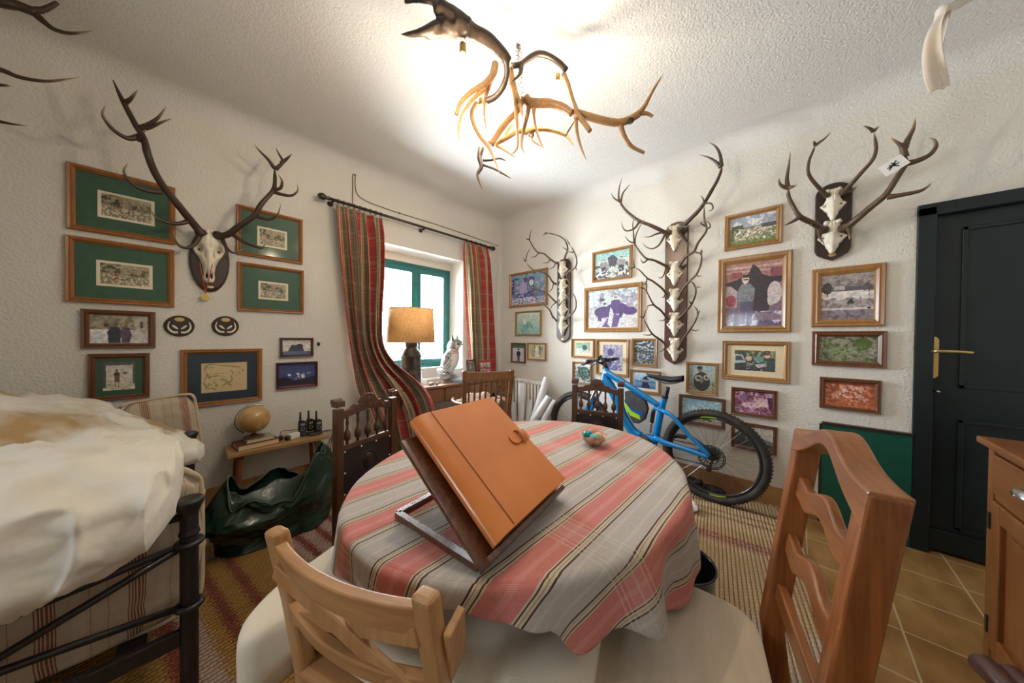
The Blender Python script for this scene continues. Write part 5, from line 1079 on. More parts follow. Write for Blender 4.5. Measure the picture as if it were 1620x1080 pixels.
s = MB().box((-.95, DB, .275), (1.86, .022, .05)); build('base_rail', s, M_iron, t, world=True, bevel=.003)
s = MB().box((-.95, 2.38, .275), (1.86, .022, .05)); build('base_rail', s, M_iron, t, world=True, bevel=.003)
s = MB().box((0, 1.9, .275), (.022, .92, .05)); build('end_rail', s, M_iron, t, world=True, bevel=.003)
s = MB().box((-1.9, 1.9, .275), (.022, .92, .05)); build('end_rail', s, M_iron, t, world=True, bevel=.003)
for i in range(9):
    s = MB().box((-.12-1.66*i/8, 1.9, .285), (.06, .92, .012)); build('bed_slat', s, M_iron, t, world=True)
for z in (a1.z+.01, a2.z+.006):
    s = MB().tube([(math.cos(a)*.028, DB+math.sin(a)*.028, z) for a in [2*PI*k/20 for k in range(20)]], .009, 8, closed=True); build('rail_collar', s, M_iron, t, world=True, smooth=True)
M_pipe = mat('twisted_piping', (.50, .40, .27), (.62, .50, .36), 180, rough=.9, bs=220, bst=.6)
def plaid_cushion(name, label, c, sz, rx=0, ry=0, rz=0, e=.28, swap=False, piping=True, sag=.012):
    M4 = Matrix.Translation(Vector(c)) @ Matrix.Rotation(rz, 4, 'Z') @ Matrix.Rotation(rx, 4, 'X') @ Matrix.Rotation(ry, 4, 'Y')
    t = thing(name, label, 'cushion', c); ROOTM[t.name] = Matrix.Translation(Vector(c))
    X, Y, Z = [q/2 for q in sz]
    def f(a, b):
        q = superpt(-PI/2+PI*b, -PI+2*PI*a, e); n = noise.fractal(Vector((q.x*2.2, q.y*2.2, q.z*2.2+c[1])), 1, 2, 3)
        return M4 @ Vector((q.x*X*(1+.03*n), q.y*Y*(1+.12*n), q.z*Z*(1+.03*n)))
    def uvf(a, b):
        q = superpt(-PI/2+PI*b, -PI+2*PI*a, e); return (q.z*Z+.5+q.y*Y, q.x*X+10) if not swap else (q.x*X+10, q.z*Z+.5)
    s = MB().grid(f, 88, 44, uvf=uvf); body = build('cover', s, M_plaid, t, world=True, smooth=True)
    if piping:
        s = MB(); k = .97; pts = []
        for i in range(64):
            q = superpt(0, 2*PI*i/64, .22); pts.append(M4 @ Vector((q.x*X*1.0, -Y*.55+.008*math.sin(i*.8), q.y*Z*1.0)))
        s.tube(pts, .008, 8, closed=True); build('piping', s, M_pipe, t, world=True, smooth=True)
    return t
plaid_cushion('back_cushion', 'long plaid back cushion with corded edge behind the black rails of the daybed', (-.52, 1.545, .545), (1.10, .16, .50), rx=-.03)
plaid_cushion('back_cushion', 'second long plaid cushion at the hidden far end of the daybed', (-1.48, 1.55, .545), (.76, .16, .50))
plaid_cushion('seat_mattress', 'beige plaid seat mattress of the daybed showing at its end under the quilts', (-.93, 2.02, .40), (1.92, .72, .17), e=.2, piping=False)
a = onY(266, 690, 2.82)
plaid_cushion('throw_pillow', 'striped plaid pillow with fringed edge standing against the left wall', (-.11, 2.80, .66), (.30, .12, .40), ry=-.10, rz=.1, e=.5)
s = MB().box((-.93, 2.75, .22), (1.9, .46, .44)); t = thing('low_chest', 'low wooden chest against the left wall, hidden behind the daybed', 'chest', (-.93, 2.75, 0)); build('chest_body', s, W_desk, t, world=True, bevel=.01)
M_quilt = mat('cream_quilt', (.74, .70, .60), (.80, .77, .70), 3, rough=.75, sheen=.3, bs=9, bst=.5, bd=.02)
M_quilt2 = mat('stained_quilt', (.42, .28, .12), (.76, .74, .68), 2.6, rough=.75, sheen=.3, bs=9, bst=.5, bd=.02, lo=.40, hi=.53)
def quilt(name, label, m, rows, seed, e=.5, group=None):
    '''rows: cross sections along x: (x, y centre, z centre, half y, half z)'''
    xs = [r[0] for r in rows]
    def sec(k):
        q = k*(len(rows)-1); i = min(int(q), len(rows)-2); f_ = q-i; f_ = f_*f_*(3-2*f_); return [a_+(b_-a_)*f_ for a_, b_ in zip(rows[i], rows[i+1])]
    def f(a, b):
        x, yc, zc, hy, hz = sec(b); an = 2*PI*a; sg = lambda v: math.copysign(abs(v)**e, v)
        p = Vector((x, yc+sg(math.cos(an))*hy, zc+sg(math.sin(an))*hz)); nn = Vector((0, math.cos(an), math.sin(an)))
        n = noise.fractal(Vector((p.x*3+seed, p.y*3, p.z*3)), 1, 2, 4)*.035
        w1 = 1-abs(noise.noise(Vector((p.x*2.2+p.z*5+seed, p.y*4, p.z*9)))); w2 = 1-abs(noise.noise(Vector((p.x*9-p.z*4, p.y*7+seed, p.z*5))))
        n += -.016*w1**7+.020*w2**7
        return p+nn*n
    s = MB().grid(f, 150, 110); t = thing(name, label, 'quilt', (rows[0][0]-.4, rows[0][1], .6), 0, group); build('quilt_body', s, m, t, world=True, smooth=True)
    return t
quilt('folded_quilt', 'big cream quilt heaped on the near side of the daybed, hanging over the rail', M_quilt,
      [(-.012, 1.50, .80, .02, .02), (-.03, 1.50, .76, .17, .10), (-.08, 1.52, .75, .28, .14), (-.2, 1.54, .745, .33, .165), (-.5, 1.55, .75, .36, .17), (-.9, 1.55, .75, .36, .18), (-1.4, 1.55, .79, .34, .18), (-1.5, 1.55, .78, .05, .04)], 3, .75)
quilt('folded_quilt', 'cream quilt with brown stains heaped behind, against the left wall', M_quilt2,
      [(.055, 2.28, .63, .03, .01), (.03, 2.28, .65, .12, .03), (-.10, 2.3, .69, .30, .09), (-.28, 2.32, .73, .36, .16), (-.55, 2.34, .78, .38, .22), (-.85, 2.34, .78, .38, .22), (-1.4, 2.34, .76, .36, .18), (-1.5, 2.34, .74, .05, .04)], 11, .85)

# ------------------------------------------------------------------ low bench with globe, books, radios
BZ = .437
t = thing('low_bench', 'narrow oak bench with splayed reddish legs under the globe by the left wall', 'bench', (.47, 2.88, 0))
s = MB().box((.475, 2.88, BZ-.014), (.60, .25, .028)); build('bench_top', s, W_bench, t, world=True, bevel=.004)
for x, y in ((.24, 2.80), (.24, 2.96), (.70, 2.80), (.70, 2.96)):
    sx = -1 if x < .4 else 1; sy = -1 if y < 2.9 else 1
    s = MB().tube([(x, y, BZ-.028), (x+sx*.02, y+sy*.02, 0.0)], [.017, .015], 12); build('leg', s, W_red, t, world=True)
for x in (.235, .705): s = MB().box((x, 2.88, BZ-.042), (.05, .20, .028)); build('cleat', s, W_red, t, world=True, bevel=.003)
def book(label, c, sz, rz, m, group='books under the globe'):
    t = thing('book', label, 'book', c, rz, group); X, Y, Z = sz
    s = MB(); th = .003
    s.box((0, 0, Z-th/2), (X, Y, th)).box((0, 0, th/2), (X, Y, th)).box((0, Y/2-th/2, Z/2), (X, th, Z)); build('cover', s, m, t, bevel=.0008)
    s = MB().box((0, -.002, Z/2), (X-.008, Y-.008, Z-2*th)); build('pages', s, M_pages, t)
    return t
M_pages = mat('aged_pages', (.66, .47, .26), (.74, .56, .34), 60, scale=(1, 1, 12), rough=.8)
g0 = onZ(403, 700, BZ)
book('thick brown book at the bottom of the pile under the globe', (g0.x-.0, 2.885, BZ), (.235, .17, .036), .12, mat('brown_cloth', (.10, .035, .02), (.14, .05, .03), 20, rough=.6))
book('thinner pale green book between the brown book and the globe', (g0.x+.015, 2.885, BZ+.037), (.16, .125, .022), .1, mat('sage_cloth', (.32, .38, .26), rough=.6))
gc = onY(402, 650, 2.885); gx = gc.x; gz0 = BZ+.060
t = thing('globe', 'small tan antique globe on a dark stand on top of two books', 'globe', (gx, 2.885, gz0))
s = MB().lathe([(0, 0), (.062, 0), (.064, .006), (.05, .014), (.02, .02), (.012, .03), (0, .03)], (0, 0, 0), None, 28); build('base', s, W_carved, t, smooth=True)
M_globe = mat('globe_map', (.48, .29, .10), (.64, .44, .20), 9, rough=.3, coat=.4, lo=.45, hi=.56)
R_ = .096; cz = .030+R_+.006; s = MB().ell((0, 0, cz), (R_, R_, R_), n=48); build('sphere', s, M_globe, t, smooth=True)
s = MB(); tl = math.radians(-32)
s.tube([(math.sin(tl+a)*-(R_+.009)*1.0, 0, cz+math.cos(tl+a)*(R_+.009)) for a in [PI*k/30 for k in range(31)]], [.0045]*31, 8); build('meridian_arm', s, M_chrome, t, smooth=True)
# radios in their charging cradles
M_blk = mat('black_plastic', (.015, .015, .017), rough=.4, coat=.2); M_yel = mat('yellow_plastic', (.7, .55, .03), rough=.4); M_lcd = mat('grey_display', (.28, .30, .28), rough=.3)
def radio(x, y, lab, face=0.0, yel=False):
    t = thing('walkie_talkie', lab, 'radio', (x, y, BZ+.022), face, 'walkie-talkies on the bench')
    s = MB(); s.prism([(-.024, 0), (.024, 0), (.027, .05), (.024, .088), (.012, .098), (-.024, .098), (-.027, .05)], ((0, 0, 0), (1, 0, 0), (0, 0, 1), (0, -1, 0)), -.014, .014); build('casing', s, M_blk, t, bevel=.003)
    s = MB().lathe([(.0085, .09), (.0075, .12), (.0065, .165), (.004, .17), (0, .17)], (-.013, 0, 0), None, 12); build('antenna', s, M_blk, t, smooth=True)
    s = MB().box((0, -.0155, .068), (.028, .003, .018)); build('display', s, M_lcd, t)
    s = MB()
    s.tube([(.013*math.cos(a), -.0155, .032+.013*math.sin(a)) for a in [2*PI*k/16 for k in range(16)]], .002, 5, closed=True); build('button_ring', s, M_yel if yel else M_lcd, t)
radio(.625, 2.90, 'black walkie-talkie at the left rear of the three on the bench', .1); radio(.685, 2.92, 'black walkie-talkie with a yellow ring, tallest of the three on the bench', .2, True); radio(.725, 2.86, 'black walkie-talkie nearest the end of the bench', .3)
s = MB().lathe([(0, 0), (.045, 0), (.05, .008), (.046, .02), (0, .022)], (.70, 2.865, BZ), None, 28, sx=1.25); tag(build('charging_cradle', s, M_blk, smooth=True), 'flat black charging cradle under the walkie-talkies', 'charger')
s = MB().lathe([(0, 0), (.035, 0), (.038, .008), (.034, .02), (0, .022)], (.625, 2.90, BZ), None, 24); tag(build('charging_cradle', s, M_blk, smooth=True), 'round black charging cradle under the left walkie-talkie', 'charger')
t = thing('plug_adapter', 'white power adapter with two black plugs lying between globe and radios', 'adapter', (.555, 2.86, BZ))
s = MB().box((.005, 0, .022), (.075, .045, .042), Matrix.Rotation(.5, 3, 'Z')); build('adapter_body', s, M_white, t, bevel=.006)
for dx, dy in ((-.05, -.03), (-.085, .01)):
    s = MB().cyl((dx, dy, .018), (dx+.02, dy+.012, .018), .018, n=16); build('plug', s, M_blk, t, bevel=.003)
s = MB().tube(crs([Vector((-.08, .02, .03)), Vector((-.06, .05, .06)), Vector((0, .05, .055)), Vector((.05, .03, .05)), Vector((.07, .0, .01))], 6), .0022, 6); build('lead', s, M_blk, t, smooth=True)
s = MB()
for k in range(5):
    a = k*.03; s.tube(crs([Vector((.76+a*.3, 2.90, BZ+.006)), Vector((.80+a*.5, 2.86+a*.4, BZ-.02)), Vector((.81+.02*math.sin(k), 2.88, .30)), Vector((.76+a, 2.90, .17)), Vector((.80-a*.4, 2.93, .006))], 7), .002, 6)
tag(build('power_cables', s, M_blk, smooth=True), 'tangle of thin black cables hanging off the right end of the bench', 'cable')
# ------------------------------------------------------------------ green bag
M_bag = mat('olive_nylon', (.010, .030, .022), (.018, .044, .032), 8, rough=.26, coat=.25, bs=7, bst=.7, bd=.02)
t = thing('duffel_bag', 'large dark green nylon bag slumped open on the rug below the bench', 'bag', (.38, 2.40, 0))
def bagf(a, b):
    an = 2*PI*a; hx, hy = .315, .165
    if b < .12: r = b/.12*.9; z = .016
    else:
        k = (b-.12)/.88; r = .9+.16*math.sin(min(1, k*1.4)*PI*.6); z = .016+k*.36
        if k > .55: r *= 1-.32*((k-.55)/.45)**1.5
    f_ = lambda v: math.copysign(abs(v)**.75, v)
    x, y = f_(math.cos(an))*hx*r, f_(math.sin(an))*hy*r
    n = noise.fractal(Vector((x*5, y*5, z*6+2)), 1, 2, 4)
    top = max(0, (z-.16)/.2)
    z2 = z+top*(.07*math.sin(an*2+2.2)+.045*math.sin(an*5)+.05*n)+(.05*top*x/hx)
    x += .04*n*(z > .02)+.03*(1-x)*0; y += .05*n*(z > .02)-.06*top
    ca, sa = math.cos(.06), math.sin(.06)
    return Vector((.38+x*ca-y*sa, 2.36+x*sa+y*ca, max(.016, z2)))
s = MB().grid(bagf, 140, 70); build('bag_body', s, M_bag, t, world=True, smooth=True, solid=.003)
s = MB(); s.tube(crs([bagf(.05, 1)+Vector((0, 0, -.01)), bagf(.08, .95)+Vector((.06, 0, .03)), bagf(.12, .8)+Vector((.06, .03, -.02)), bagf(.15, .6)], 6), .011, 8)
build('handle', s, M_bag, t, world=True, smooth=True)
s = MB(); pts = [bagf(k/60, 1)+Vector((0, 0, .002)) for k in range(60)]; s.tube(pts, .004, 6, closed=True); build('hem', s, mat('olive_hem', (.05, .10, .075), rough=.4), t, world=True, smooth=True)
# flap folded across the mouth
def flap(a, b):
    p_ = bagf(.55+.42*a, 1.0).lerp(bagf(.45-.42*a, 1.0), b*.62); return p_+Vector((0, 0, -.03*math.sin(b*PI)*math.sin(a*PI)+.012*math.sin(a*9+b*4)))
s = MB().grid(flap, 40, 20); build('flap', s, M_bag, t, world=True, smooth=True, solid=.002)
# waste bin
bq = WL(.715, 1.275); t = thing('waste_bin', 'black metal waste bin on the rug beside the beige chair seat', 'bin', (bq[0], bq[1], .014))
s = MB().lathe([(.105, 0), (.135, .29), (.138, .293), (.138, .30), (.132, .30), (.129, .29), (.10, .006), (0, .006)], (0, 0, 0), None, 48); build('bin_body', s, mat('black_enamel', (.010, .011, .012), rough=.25, coat=.4), t, smooth=True)
# ------------------------------------------------------------------ curtain rod, curtains, cable, pipe
ra, rb = onY(515, 311, YW-.09), onY(778, 393, YW-.09); RZ = (ra.z+rb.z)/2; RY = YW-.09
W_rod = mat('dark_rod', (.035, .018, .010), rough=.35, coat=.3)
t = thing('curtain_rod', 'dark wooden curtain rod with round finials and rings above the window', 'curtain rod', ((ra.x+rb.x)/2, RY, RZ))
s = MB().cyl((ra.x+.03, RY, RZ), (rb.x-.03, RY, RZ), .013, n=16); build('pole', s, W_rod, t, world=True, smooth=True)
for x, sg in ((ra.x+.03, -1), (rb.x-.03, 1)):
    s = MB().lathe([(.013, 0), (.020, .008), (.012, .018), (.024, .036), (.030, .055), (.024, .075), (.010, .088), (0, .09)], (x, RY, RZ), Matrix.Rotation(sg*PI/2, 3, 'Y'), 20); build('finial', s, W_rod, t, world=True, smooth=True)
for x in (ra.x+.06, onY(672, 360, RY).x, rb.x-.06):
    s = MB().cyl((x, YW, RZ-.01), (x, RY, RZ-.01), .010, n=12).lathe([(.024, 0), (.022, .008), (0, .01)], (x, YW-.001, RZ-.01), Matrix.Rotation(PI/2, 3, 'X'), 20); build('bracket', s, W_rod, t, world=True, smooth=True)
for a, b, n in ((535, 603, 9), (738, 776, 6)):
    for i in range(n):
        x = onY(a+(b-a)*i/(n-1), 340, RY).x; s = MB().tube([(x, RY+.021*math.cos(q), RZ-.004+.021*math.sin(q)) for q in [2*PI*k/18 for k in range(18)]], .003, 6, closed=True); build('ring', s, W_rod, t, world=True, smooth=True)
RD, OLV, CB, CD = (.46, .045, .045), (.20, .17, .10), (.60, .44, .26), (.04, .025, .03)
cst = [(0, RD), (.16, (.42, .07, .06)), (.2, RD), (.30, CD), (.31, CB), (.36, OLV), (.40, CB), (.43, CD), (.44, OLV), (.54, (.30, .26, .17)), (.60, CD), (.61, CB), (.68, RD), (.72, CB), (.76, CD), (.77, OLV), (.90, CB), (.96, CD), (.97, RD)]
cfv = [(0, (0, 0, 0)), (.3, (.5,)*3), (.315, (0, 0, 0)), (.45, (.22,)*3), (.60, (0, 0, 0)), (.72, (.5,)*3), (.735, (0, 0, 0)), (.85, (.4,)*3), (.87, (0, 0, 0))]
M_curt = fabric_uv('tartan_curtain', .31, cst, .16, [(0, (.55, .45, .33)), (.5, (.55, .45, .33))], cfv, weave=1300, nz=.14)
def curtain(name, label, rows, nf, amp, nx=200, ny=90, wid=1.9, seed=0):
    '''rows: (left point, right point, fold factor) from rod to hem'''
    def row(k):
        q = k*(len(rows)-1); i = min(int(q), len(rows)-2); f = q-i
        def cr_(j):
            g = lambda m: rows[max(0, min(len(rows)-1, m))][j]
            a, b, c, d = g(i-1), g(i), g(i+1), g(i+2)
            return .5*((2*b)+(c-a)*f+(2*a-5*b+4*c-d)*f*f+(3*b-a-3*c+d)*f**3)
        return cr_(0), cr_(1), cr_(2), cr_(3)
    def f(a, b):
        Lp, Rp, am, ov = row(b); p = Lp.lerp(Rp, a)
        d = Rp-Lp; nrm = Vector((d.y, -d.x, 0)); nrm = nrm.normalized() if nrm.length > 1e-6 else Vector((0, -1, 0))
        if nrm.dot(Vector((0, -1, .0))) < 0: nrm = -nrm
        ph = a*nf*2*PI+.9*math.sin(b*3+a*4+seed)+.5*math.sin(a*17+seed)
        am *= 1.6; w_ = math.sin(ph)*am+.4*am*math.sin(ph*.47+b*5+seed)
        al = math.cos(ph)*am*.35
        return p+nrm*(w_+ov)+d.normalized()*al+Vector((0, 0, .35*w_*b if b > .5 else 0))
    s = MB().grid(f, nx, ny, uvf=lambda a, b: (b*2.4, a*wid+.07))
    t = thing(name, label, 'curtain', tuple(rows[0][0].lerp(rows[0][1], .5))); build('curtain_cloth', s, M_curt, t, world=True, smooth=True, solid=.003)
    return t
V = Vector
def rw(l, r, yl, yr, am, ov=0): return (onY(l[0], l[1], yl), onY(r[0], r[1], yr), am, ov)
Y0 = RY
curtain('curtain', 'left red and olive tartan curtain, long one swept across the desk corner', [
    rw((529, 322), (604, 346), Y0, Y0, .012), rw((532, 360), (607, 380), Y0, Y0, .022), rw((538, 420), (607, 440), Y0, Y0, .026), rw((545, 480), (604, 500), Y0, Y0-.02, .026), rw((553, 540), (607, 545), Y0, Y0-.06, .026),
    rw((560, 585), (628, 575), Y0-.02, Y0-.18, .032), rw((567, 620), (662, 600), Y0-.06, Y0-.42, .034), rw((578, 655), (684, 625), Y0-.14, Y0-.56, .034), rw((590, 690), (694, 665), Y0-.22, Y0-.62, .032), rw((600, 740), (698, 720), Y0-.28, Y0-.64, .03), rw((608, 800), (700, 775), Y0-.3, Y0-.66, .03)],
    5.5, .03, wid=1.25, seed=1)
curtain('curtain', 'right red and beige tartan curtain hanging straight beside the window corner', [
    rw((735, 381), (774, 394), Y0, Y0, .010), rw((736, 405), (778, 415), Y0, Y0, .018), rw((738, 450), (780, 455), Y0, Y0, .02), rw((740, 510), (782, 512), Y0, Y0, .02), rw((742, 560), (783, 560), Y0, Y0, .02), rw((742, 600), (783, 600), Y0, Y0, .02), rw((743, 655), (783, 655), Y0, Y0, .02)],
    4.5, .02, nx=130, ny=60, wid=1.0, seed=4)
M_cable = mat('old_cable', (.20, .15, .10), rough=.6)
cp = lambda x, y, o=.006: onY(x, y, YW-o)
t = thing('wall_cable', 'thin cable stapled above the curtain rod, looping up the wall', 'cable', tuple(cp(600, 320)))
s = MB().tube(crs([cp(558, 325), cp(558, 300), cp(558, 278), cp(560, 275.5), cp(562, 279), cp(562, 295), cp(566, 308), cp(578, 317), cp(600, 326), cp(632, 337), cp(700, 358), cp(760, 379), cp(787, 388)], 6), .0042, 6); build('cable_run', s, M_cable, t, world=True, smooth=True)
for px_, py_ in ((562, 277), (632, 337), (787, 388)):
    s = MB().ell(cp(px_, py_, .008), (.010, .008, .010), n=10); build('cable_clip', s, M_cable, t, world=True, smooth=True)
s = MB(); a, b = onY(789, 390, YW-.02), onY(788, 600, YW-.02); xx = min(a.x, XW-.04)
s.cyl((xx, YW-.02, a.z), (xx, YW-.02, .15), .011, n=12); tag(build('white_pipe', s, M_white, smooth=True), 'thin white vertical pipe in the corner right of the short curtain', 'pipe')
# ------------------------------------------------------------------ desk and what stands on it
DX0, DX1, DYF, DZ_ = 1.22, 2.84, 2.60, .755
t = thing('writing_desk', 'wooden writing desk with drawers standing under the window', 'desk', ((DX0+DX1)/2, 2.80, 0))
s = MB().box(((DX0+DX1)/2, (DYF+2.99)/2, DZ_-.0125), (DX1-DX0, 2.99-DYF, .025)); build('desk_top', s, W_desk, t, world=True, bevel=.004)
s = MB().box(((DX0+DX1)/2, 2.80, DZ_-.10), (DX1-DX0-.10, .34, .15)); build('apron', s, W_desk, t, world=True, bevel=.003)
for x0, x1 in ((1.30, 1.76), (1.80, 2.26), (2.30, 2.82)):
    s = MB().box(((x0+x1)/2, 2.622, DZ_-.10), (x1-x0, .018, .13)); d = build('drawer', s, W_desk, t, world=True, bevel=.004)
    s = MB().lathe([(0, 0), (.006, 0), (.006, .012), (.015, .018), (.016, .026), (.008, .032), (0, .033)], ((x0+x1)/2, 2.613, DZ_-.10), Matrix.Rotation(PI/2, 3, 'X'), 18); build('knob', s, W_carved, d, world=True, smooth=True)
for x, y in ((DX0+.07, DYF+.06), (DX1-.07, DYF+.06), (DX0+.07, 2.93), (DX1-.07, 2.93)):
    s = MB().box((x, y, (DZ_-.025)/2), (.05, .05, DZ_-.025), taper=1); build('leg', s, W_desk, t, world=True, bevel=.004)
# lamp
lx, ly = 1.515, 2.80; t = thing('table_lamp', 'table lamp with drum burlap shade on a black canister, before the window', 'lamp', (lx, ly, DZ_))
M_tole = mat('black_tole', (.02, .022, .02), (.16, .12, .06), 14, rough=.35, coat=.3, lo=.52, hi=.72)
s = MB().lathe([(0, 0), (.098, 0), (.10, .004), (.10, .012), (.097, .02), (.097, .285), (.10, .29), (.10, .30), (.085, .34), (.06, .37), (.055, .375), (.055, .385), (.062, .39), (.062, .43), (.056, .445), (.012, .45), (.012, .50), (0, .50)], (0, 0, 0), None, 44); build('canister_base', s, M_tole, t, smooth=True, bevel=0)
mb_, nt, b = nodes('burlap'); vm = mapping(nt, (1, 1, 1)); n1 = noise_n(nt, mapping(nt, (4, 4, 90)), 5, 3); n2 = noise_n(nt, mapping(nt, (90, 90, 3)), 3, 3)
cc = ramp(nt, mth(nt, 'ADD', mth(nt, 'MULTIPLY', n1, .5), mth(nt, 'MULTIPLY', n2, .5)), [(.4, (.58, .38, .18)), (.6, (.82, .60, .35))])
L(nt, cc, b.inputs['Base Color']); b.inputs['Roughness'].default_value = .9; b.inputs['Subsurface Weight'].default_value = 0
tl_ = nt.nodes.new('ShaderNodeBsdfTranslucent'); L(nt, cc, tl_.inputs[0]); mxs = nt.nodes.new('ShaderNodeMixShader'); mxs.inputs[0].default_value = .5
L(nt, b.outputs[0], mxs.inputs[1]); L(nt, tl_.outputs[0], mxs.inputs[2]); L(nt, mxs.outputs[0], nt.nodes['Material Output'].inputs[0])
zb, zt = onY(641, 541, ly).z-DZ_, onY(641, 488, ly).z-DZ_
s = MB(); n = 56; vs = []
for r, z in ((.232, zb), (.212, zt)): vs += [V((r*math.cos(2*PI*k/n), r*math.sin(2*PI*k/n), z)) for k in range(n)]
s.add(vs, [(k, (k+1) % n, n+(k+1) % n, n+k) for k in range(n)]); sh = build('lamp_shade', s, mb_, t, smooth=True, solid=.003)
for r, z in ((.233, zb), (.213, zt)):
    s = MB().tube([(r*math.cos(2*PI*k/n), r*math.sin(2*PI*k/n), z) for k in range(n)], .004, 6, closed=True); build('shade_trim', s, M_rope, sh, smooth=True)
s = MB().cyl((0, 0, .49), (0, 0, zt-.03), .006, n=10)
for k in range(3): s.cyl((0, 0, zt-.03), (.21*math.cos(k*2.09), .21*math.sin(k*2.09), zt-.01), .0025, n=6)
build('shade_carrier', s, M_brass, t, smooth=True)
# owl figure
oq = V((2.04, 2.86, DZ_)); FO = V((.42, -.90, 0)).normalized(); RO = V((-FO.y, FO.x, 0)); RO = -RO if RO.x < 0 else RO
t = thing('owl_figure', 'large speckled grey and white owl figure standing on the desk before the window', 'figurine', tuple(oq))
W_, GY, DG, BF = (.78, .77, .74), (.36, .36, .35), (.10, .10, .10), (.60, .45, .30)
def owlcol(p):
    f = p.dot(FO); r_ = p.dot(RO); z = p.z
    n = noise.noise(V((p.x*70, p.y*70, p.z*70))); 
    if z > .36: 
        if f > .07 and abs(r_-.02) < .055: return (DG if (abs(abs(r_-.02)-.03) < .018 and z > .40) else (W_ if z < .43 else GY))
        return lerpc(GY, DG, .5+.5*n)
    if f > -.02+z*.22 and abs(r_) < .07: return W_ if z < .30 else (.66, .34, .30)
    k = math.sin(z*180)*math.sin((r_+f)*150+z*40); return DG if k > .15 else (.66, .68, .66)
def owlf(a, b):
    an = 2*PI*a
    pr = [(0, .045), (.06, .055), (.15, .085), (.28, .102), (.42, .105), (.56, .094), (.66, .074), (.71, .070), (.78, .084), (.88, .082), (.95, .060), (1, .01)]
    for i in range(len(pr)-1):
        if pr[i][0] <= b <= pr[i+1][0]: k = (b-pr[i][0])/(pr[i+1][0]-pr[i][0]); k = k*k*(3-2*k); r = pr[i][1]+(pr[i+1][1]-pr[i][1])*k; break
    z = .05+b*.425; tilt = -.07*(b-.6)*-1
    return RO*(math.cos(an)*r*.80+(b-.45)*.05)+FO*(math.sin(an)*r*.95+(-.10*(1-b))+.045)+V((0, 0, z))
s = MB(); s.grid(owlf, 72, 64, col=lambda a, b: owlcol(owlf(a, b))); body = build('owl_body', s, attr_mat('owl_paint', .4, .3), t, smooth=True)
for sg in (-1, 1):
    c = RO*(sg*.030+.024)+FO*.085+V((0, 0, .428)); s = MB().ell(c, (.022, .022, .022), n=16); build('eye_disc', s, mat('eye_disc_grey', (.20, .20, .19), rough=.5), t, smooth=True)
    s = MB().ell(c+FO*.015, (.011, .011, .011), n=12); build('eye', s, mat('amber_eye', (.5, .28, .02), rough=.2), t, smooth=True)
    s = MB().tube([RO*(sg*.045+.024)+FO*.03+V((0, 0, .45)), RO*(sg*.055+.024)+FO*.03+V((0, 0, .48)), RO*(sg*.06+.024)+FO*.03+V((0, 0, .515))], [.018, .012, .002], 8); build('ear_tuft', s, mat('tuft_grey', (.16, .16, .16), rough=.6), t, smooth=True)
    s = MB().tube(crs([RO*sg*.060+FO*.01+V((0, 0, .33)), RO*sg*.070-FO*.03+V((0, 0, .22)), RO*sg*.045-FO*.09+V((0, 0, .06))], 5), [.02, .028, .034, .036, .036, .034, .03, .026, .02, .012, .004], 8)
    build('wing', s, mat('owl_wing', (.07, .07, .07), (.62, .64, .62), 60, rough=.5, lo=.46, hi=.54), t, smooth=True); 
s = MB().tube([RO*.024+FO*.10+V((0, 0, .415)), RO*.024+FO*.125+V((0, 0, .405)), RO*.024+FO*.12+V((0, 0, .385))], [.010, .008, .001], 8); build('beak', s, M_blk, t, smooth=True)
s = MB().lathe([(0, 0), (.075, 0), (.08, .01), (.075, .045), (.05, .06), (0, .06)], (0, 0, 0), None, 24); build('perch', s, mat('rock_perch', (.16, .14, .12), (.42, .38, .32), 20, rough=.8, bs=20), t, smooth=True)
# wire basket, papers, books, frames
s = MB(); bx_, by_ = 1.915, 2.76
for z in (0.003, .05, .10): s.tube([(bx_+dx, by_+dy, DZ_+z) for dx, dy in ((-.055, -.05), (.055, -.05), (.055, .05), (-.055, .05))], .002, 5, closed=True)
for i in range(9):
    for dx, dy in ((-.055+.11*i/8, -.05), (-.055+.11*i/8, .05)): s.cyl((bx_+dx, by_+dy, DZ_+.003), (bx_+dx, by_+dy, DZ_+.10), .0016, n=5)
tag(build('wire_basket', s, M_iron), 'small black wire basket on the desk left of the owl', 'basket')
def flatbook(name, label, cat, c, sz, rz, m, group=None):
    t = thing(name, label, cat, c, rz, group); X, Y, Z = sz
    s = MB().box((0, 0, Z-.0015), (X, Y, .003)).box((0, 0, .0015), (X, Y, .003)).box((-X/2+.0015, 0, Z/2), (.003, Y, Z)); build('cover', s, m, t)
    s = MB().box((.001, 0, Z/2), (X-.006, Y-.006, Z-.006)); build('pages', s, M_paper, t); return t
navy = mat('navy_cover', (.02, .03, .06), rough=.4); redc = mat('red_cover', (.42, .03, .02), rough=.4)
flatbook('magazine', 'thin magazine lying lowest on the desk in front of the owl', 'magazine', (2.12, 2.70, DZ_), (.30, .22, .010), .3, mat('teal_magazine', (.10, .22, .26), rough=.3))
flatbook('notebook', 'grey blue notebook on top of the magazine before the owl', 'notebook', (2.13, 2.72, DZ_+.011), (.24, .17, .018), .1, mat('greyblue_cover', (.36, .42, .55), rough=.4))
flatbook('diary', 'small dark blue diary lying at the right end of the notebook pile', 'notebook', (2.21, 2.70, DZ_+.030), (.12, .10, .035), .15, navy)
flatbook('letter_stack', 'stack of pale letters and cards standing between lamp and owl', 'papers', (1.76, 2.83, DZ_), (.19, .12, .05), .1, mat('pale_card', (.62, .58, .54), rough=.7))
s = MB().box((1.78, 2.90, DZ_+.095), (.19, .02, .11), Matrix.Rotation(-.15, 3, 'X')); tag(build('white_envelope', s, M_paper), 'white card propped upright behind the letters on the desk', 'card')
s = MB()
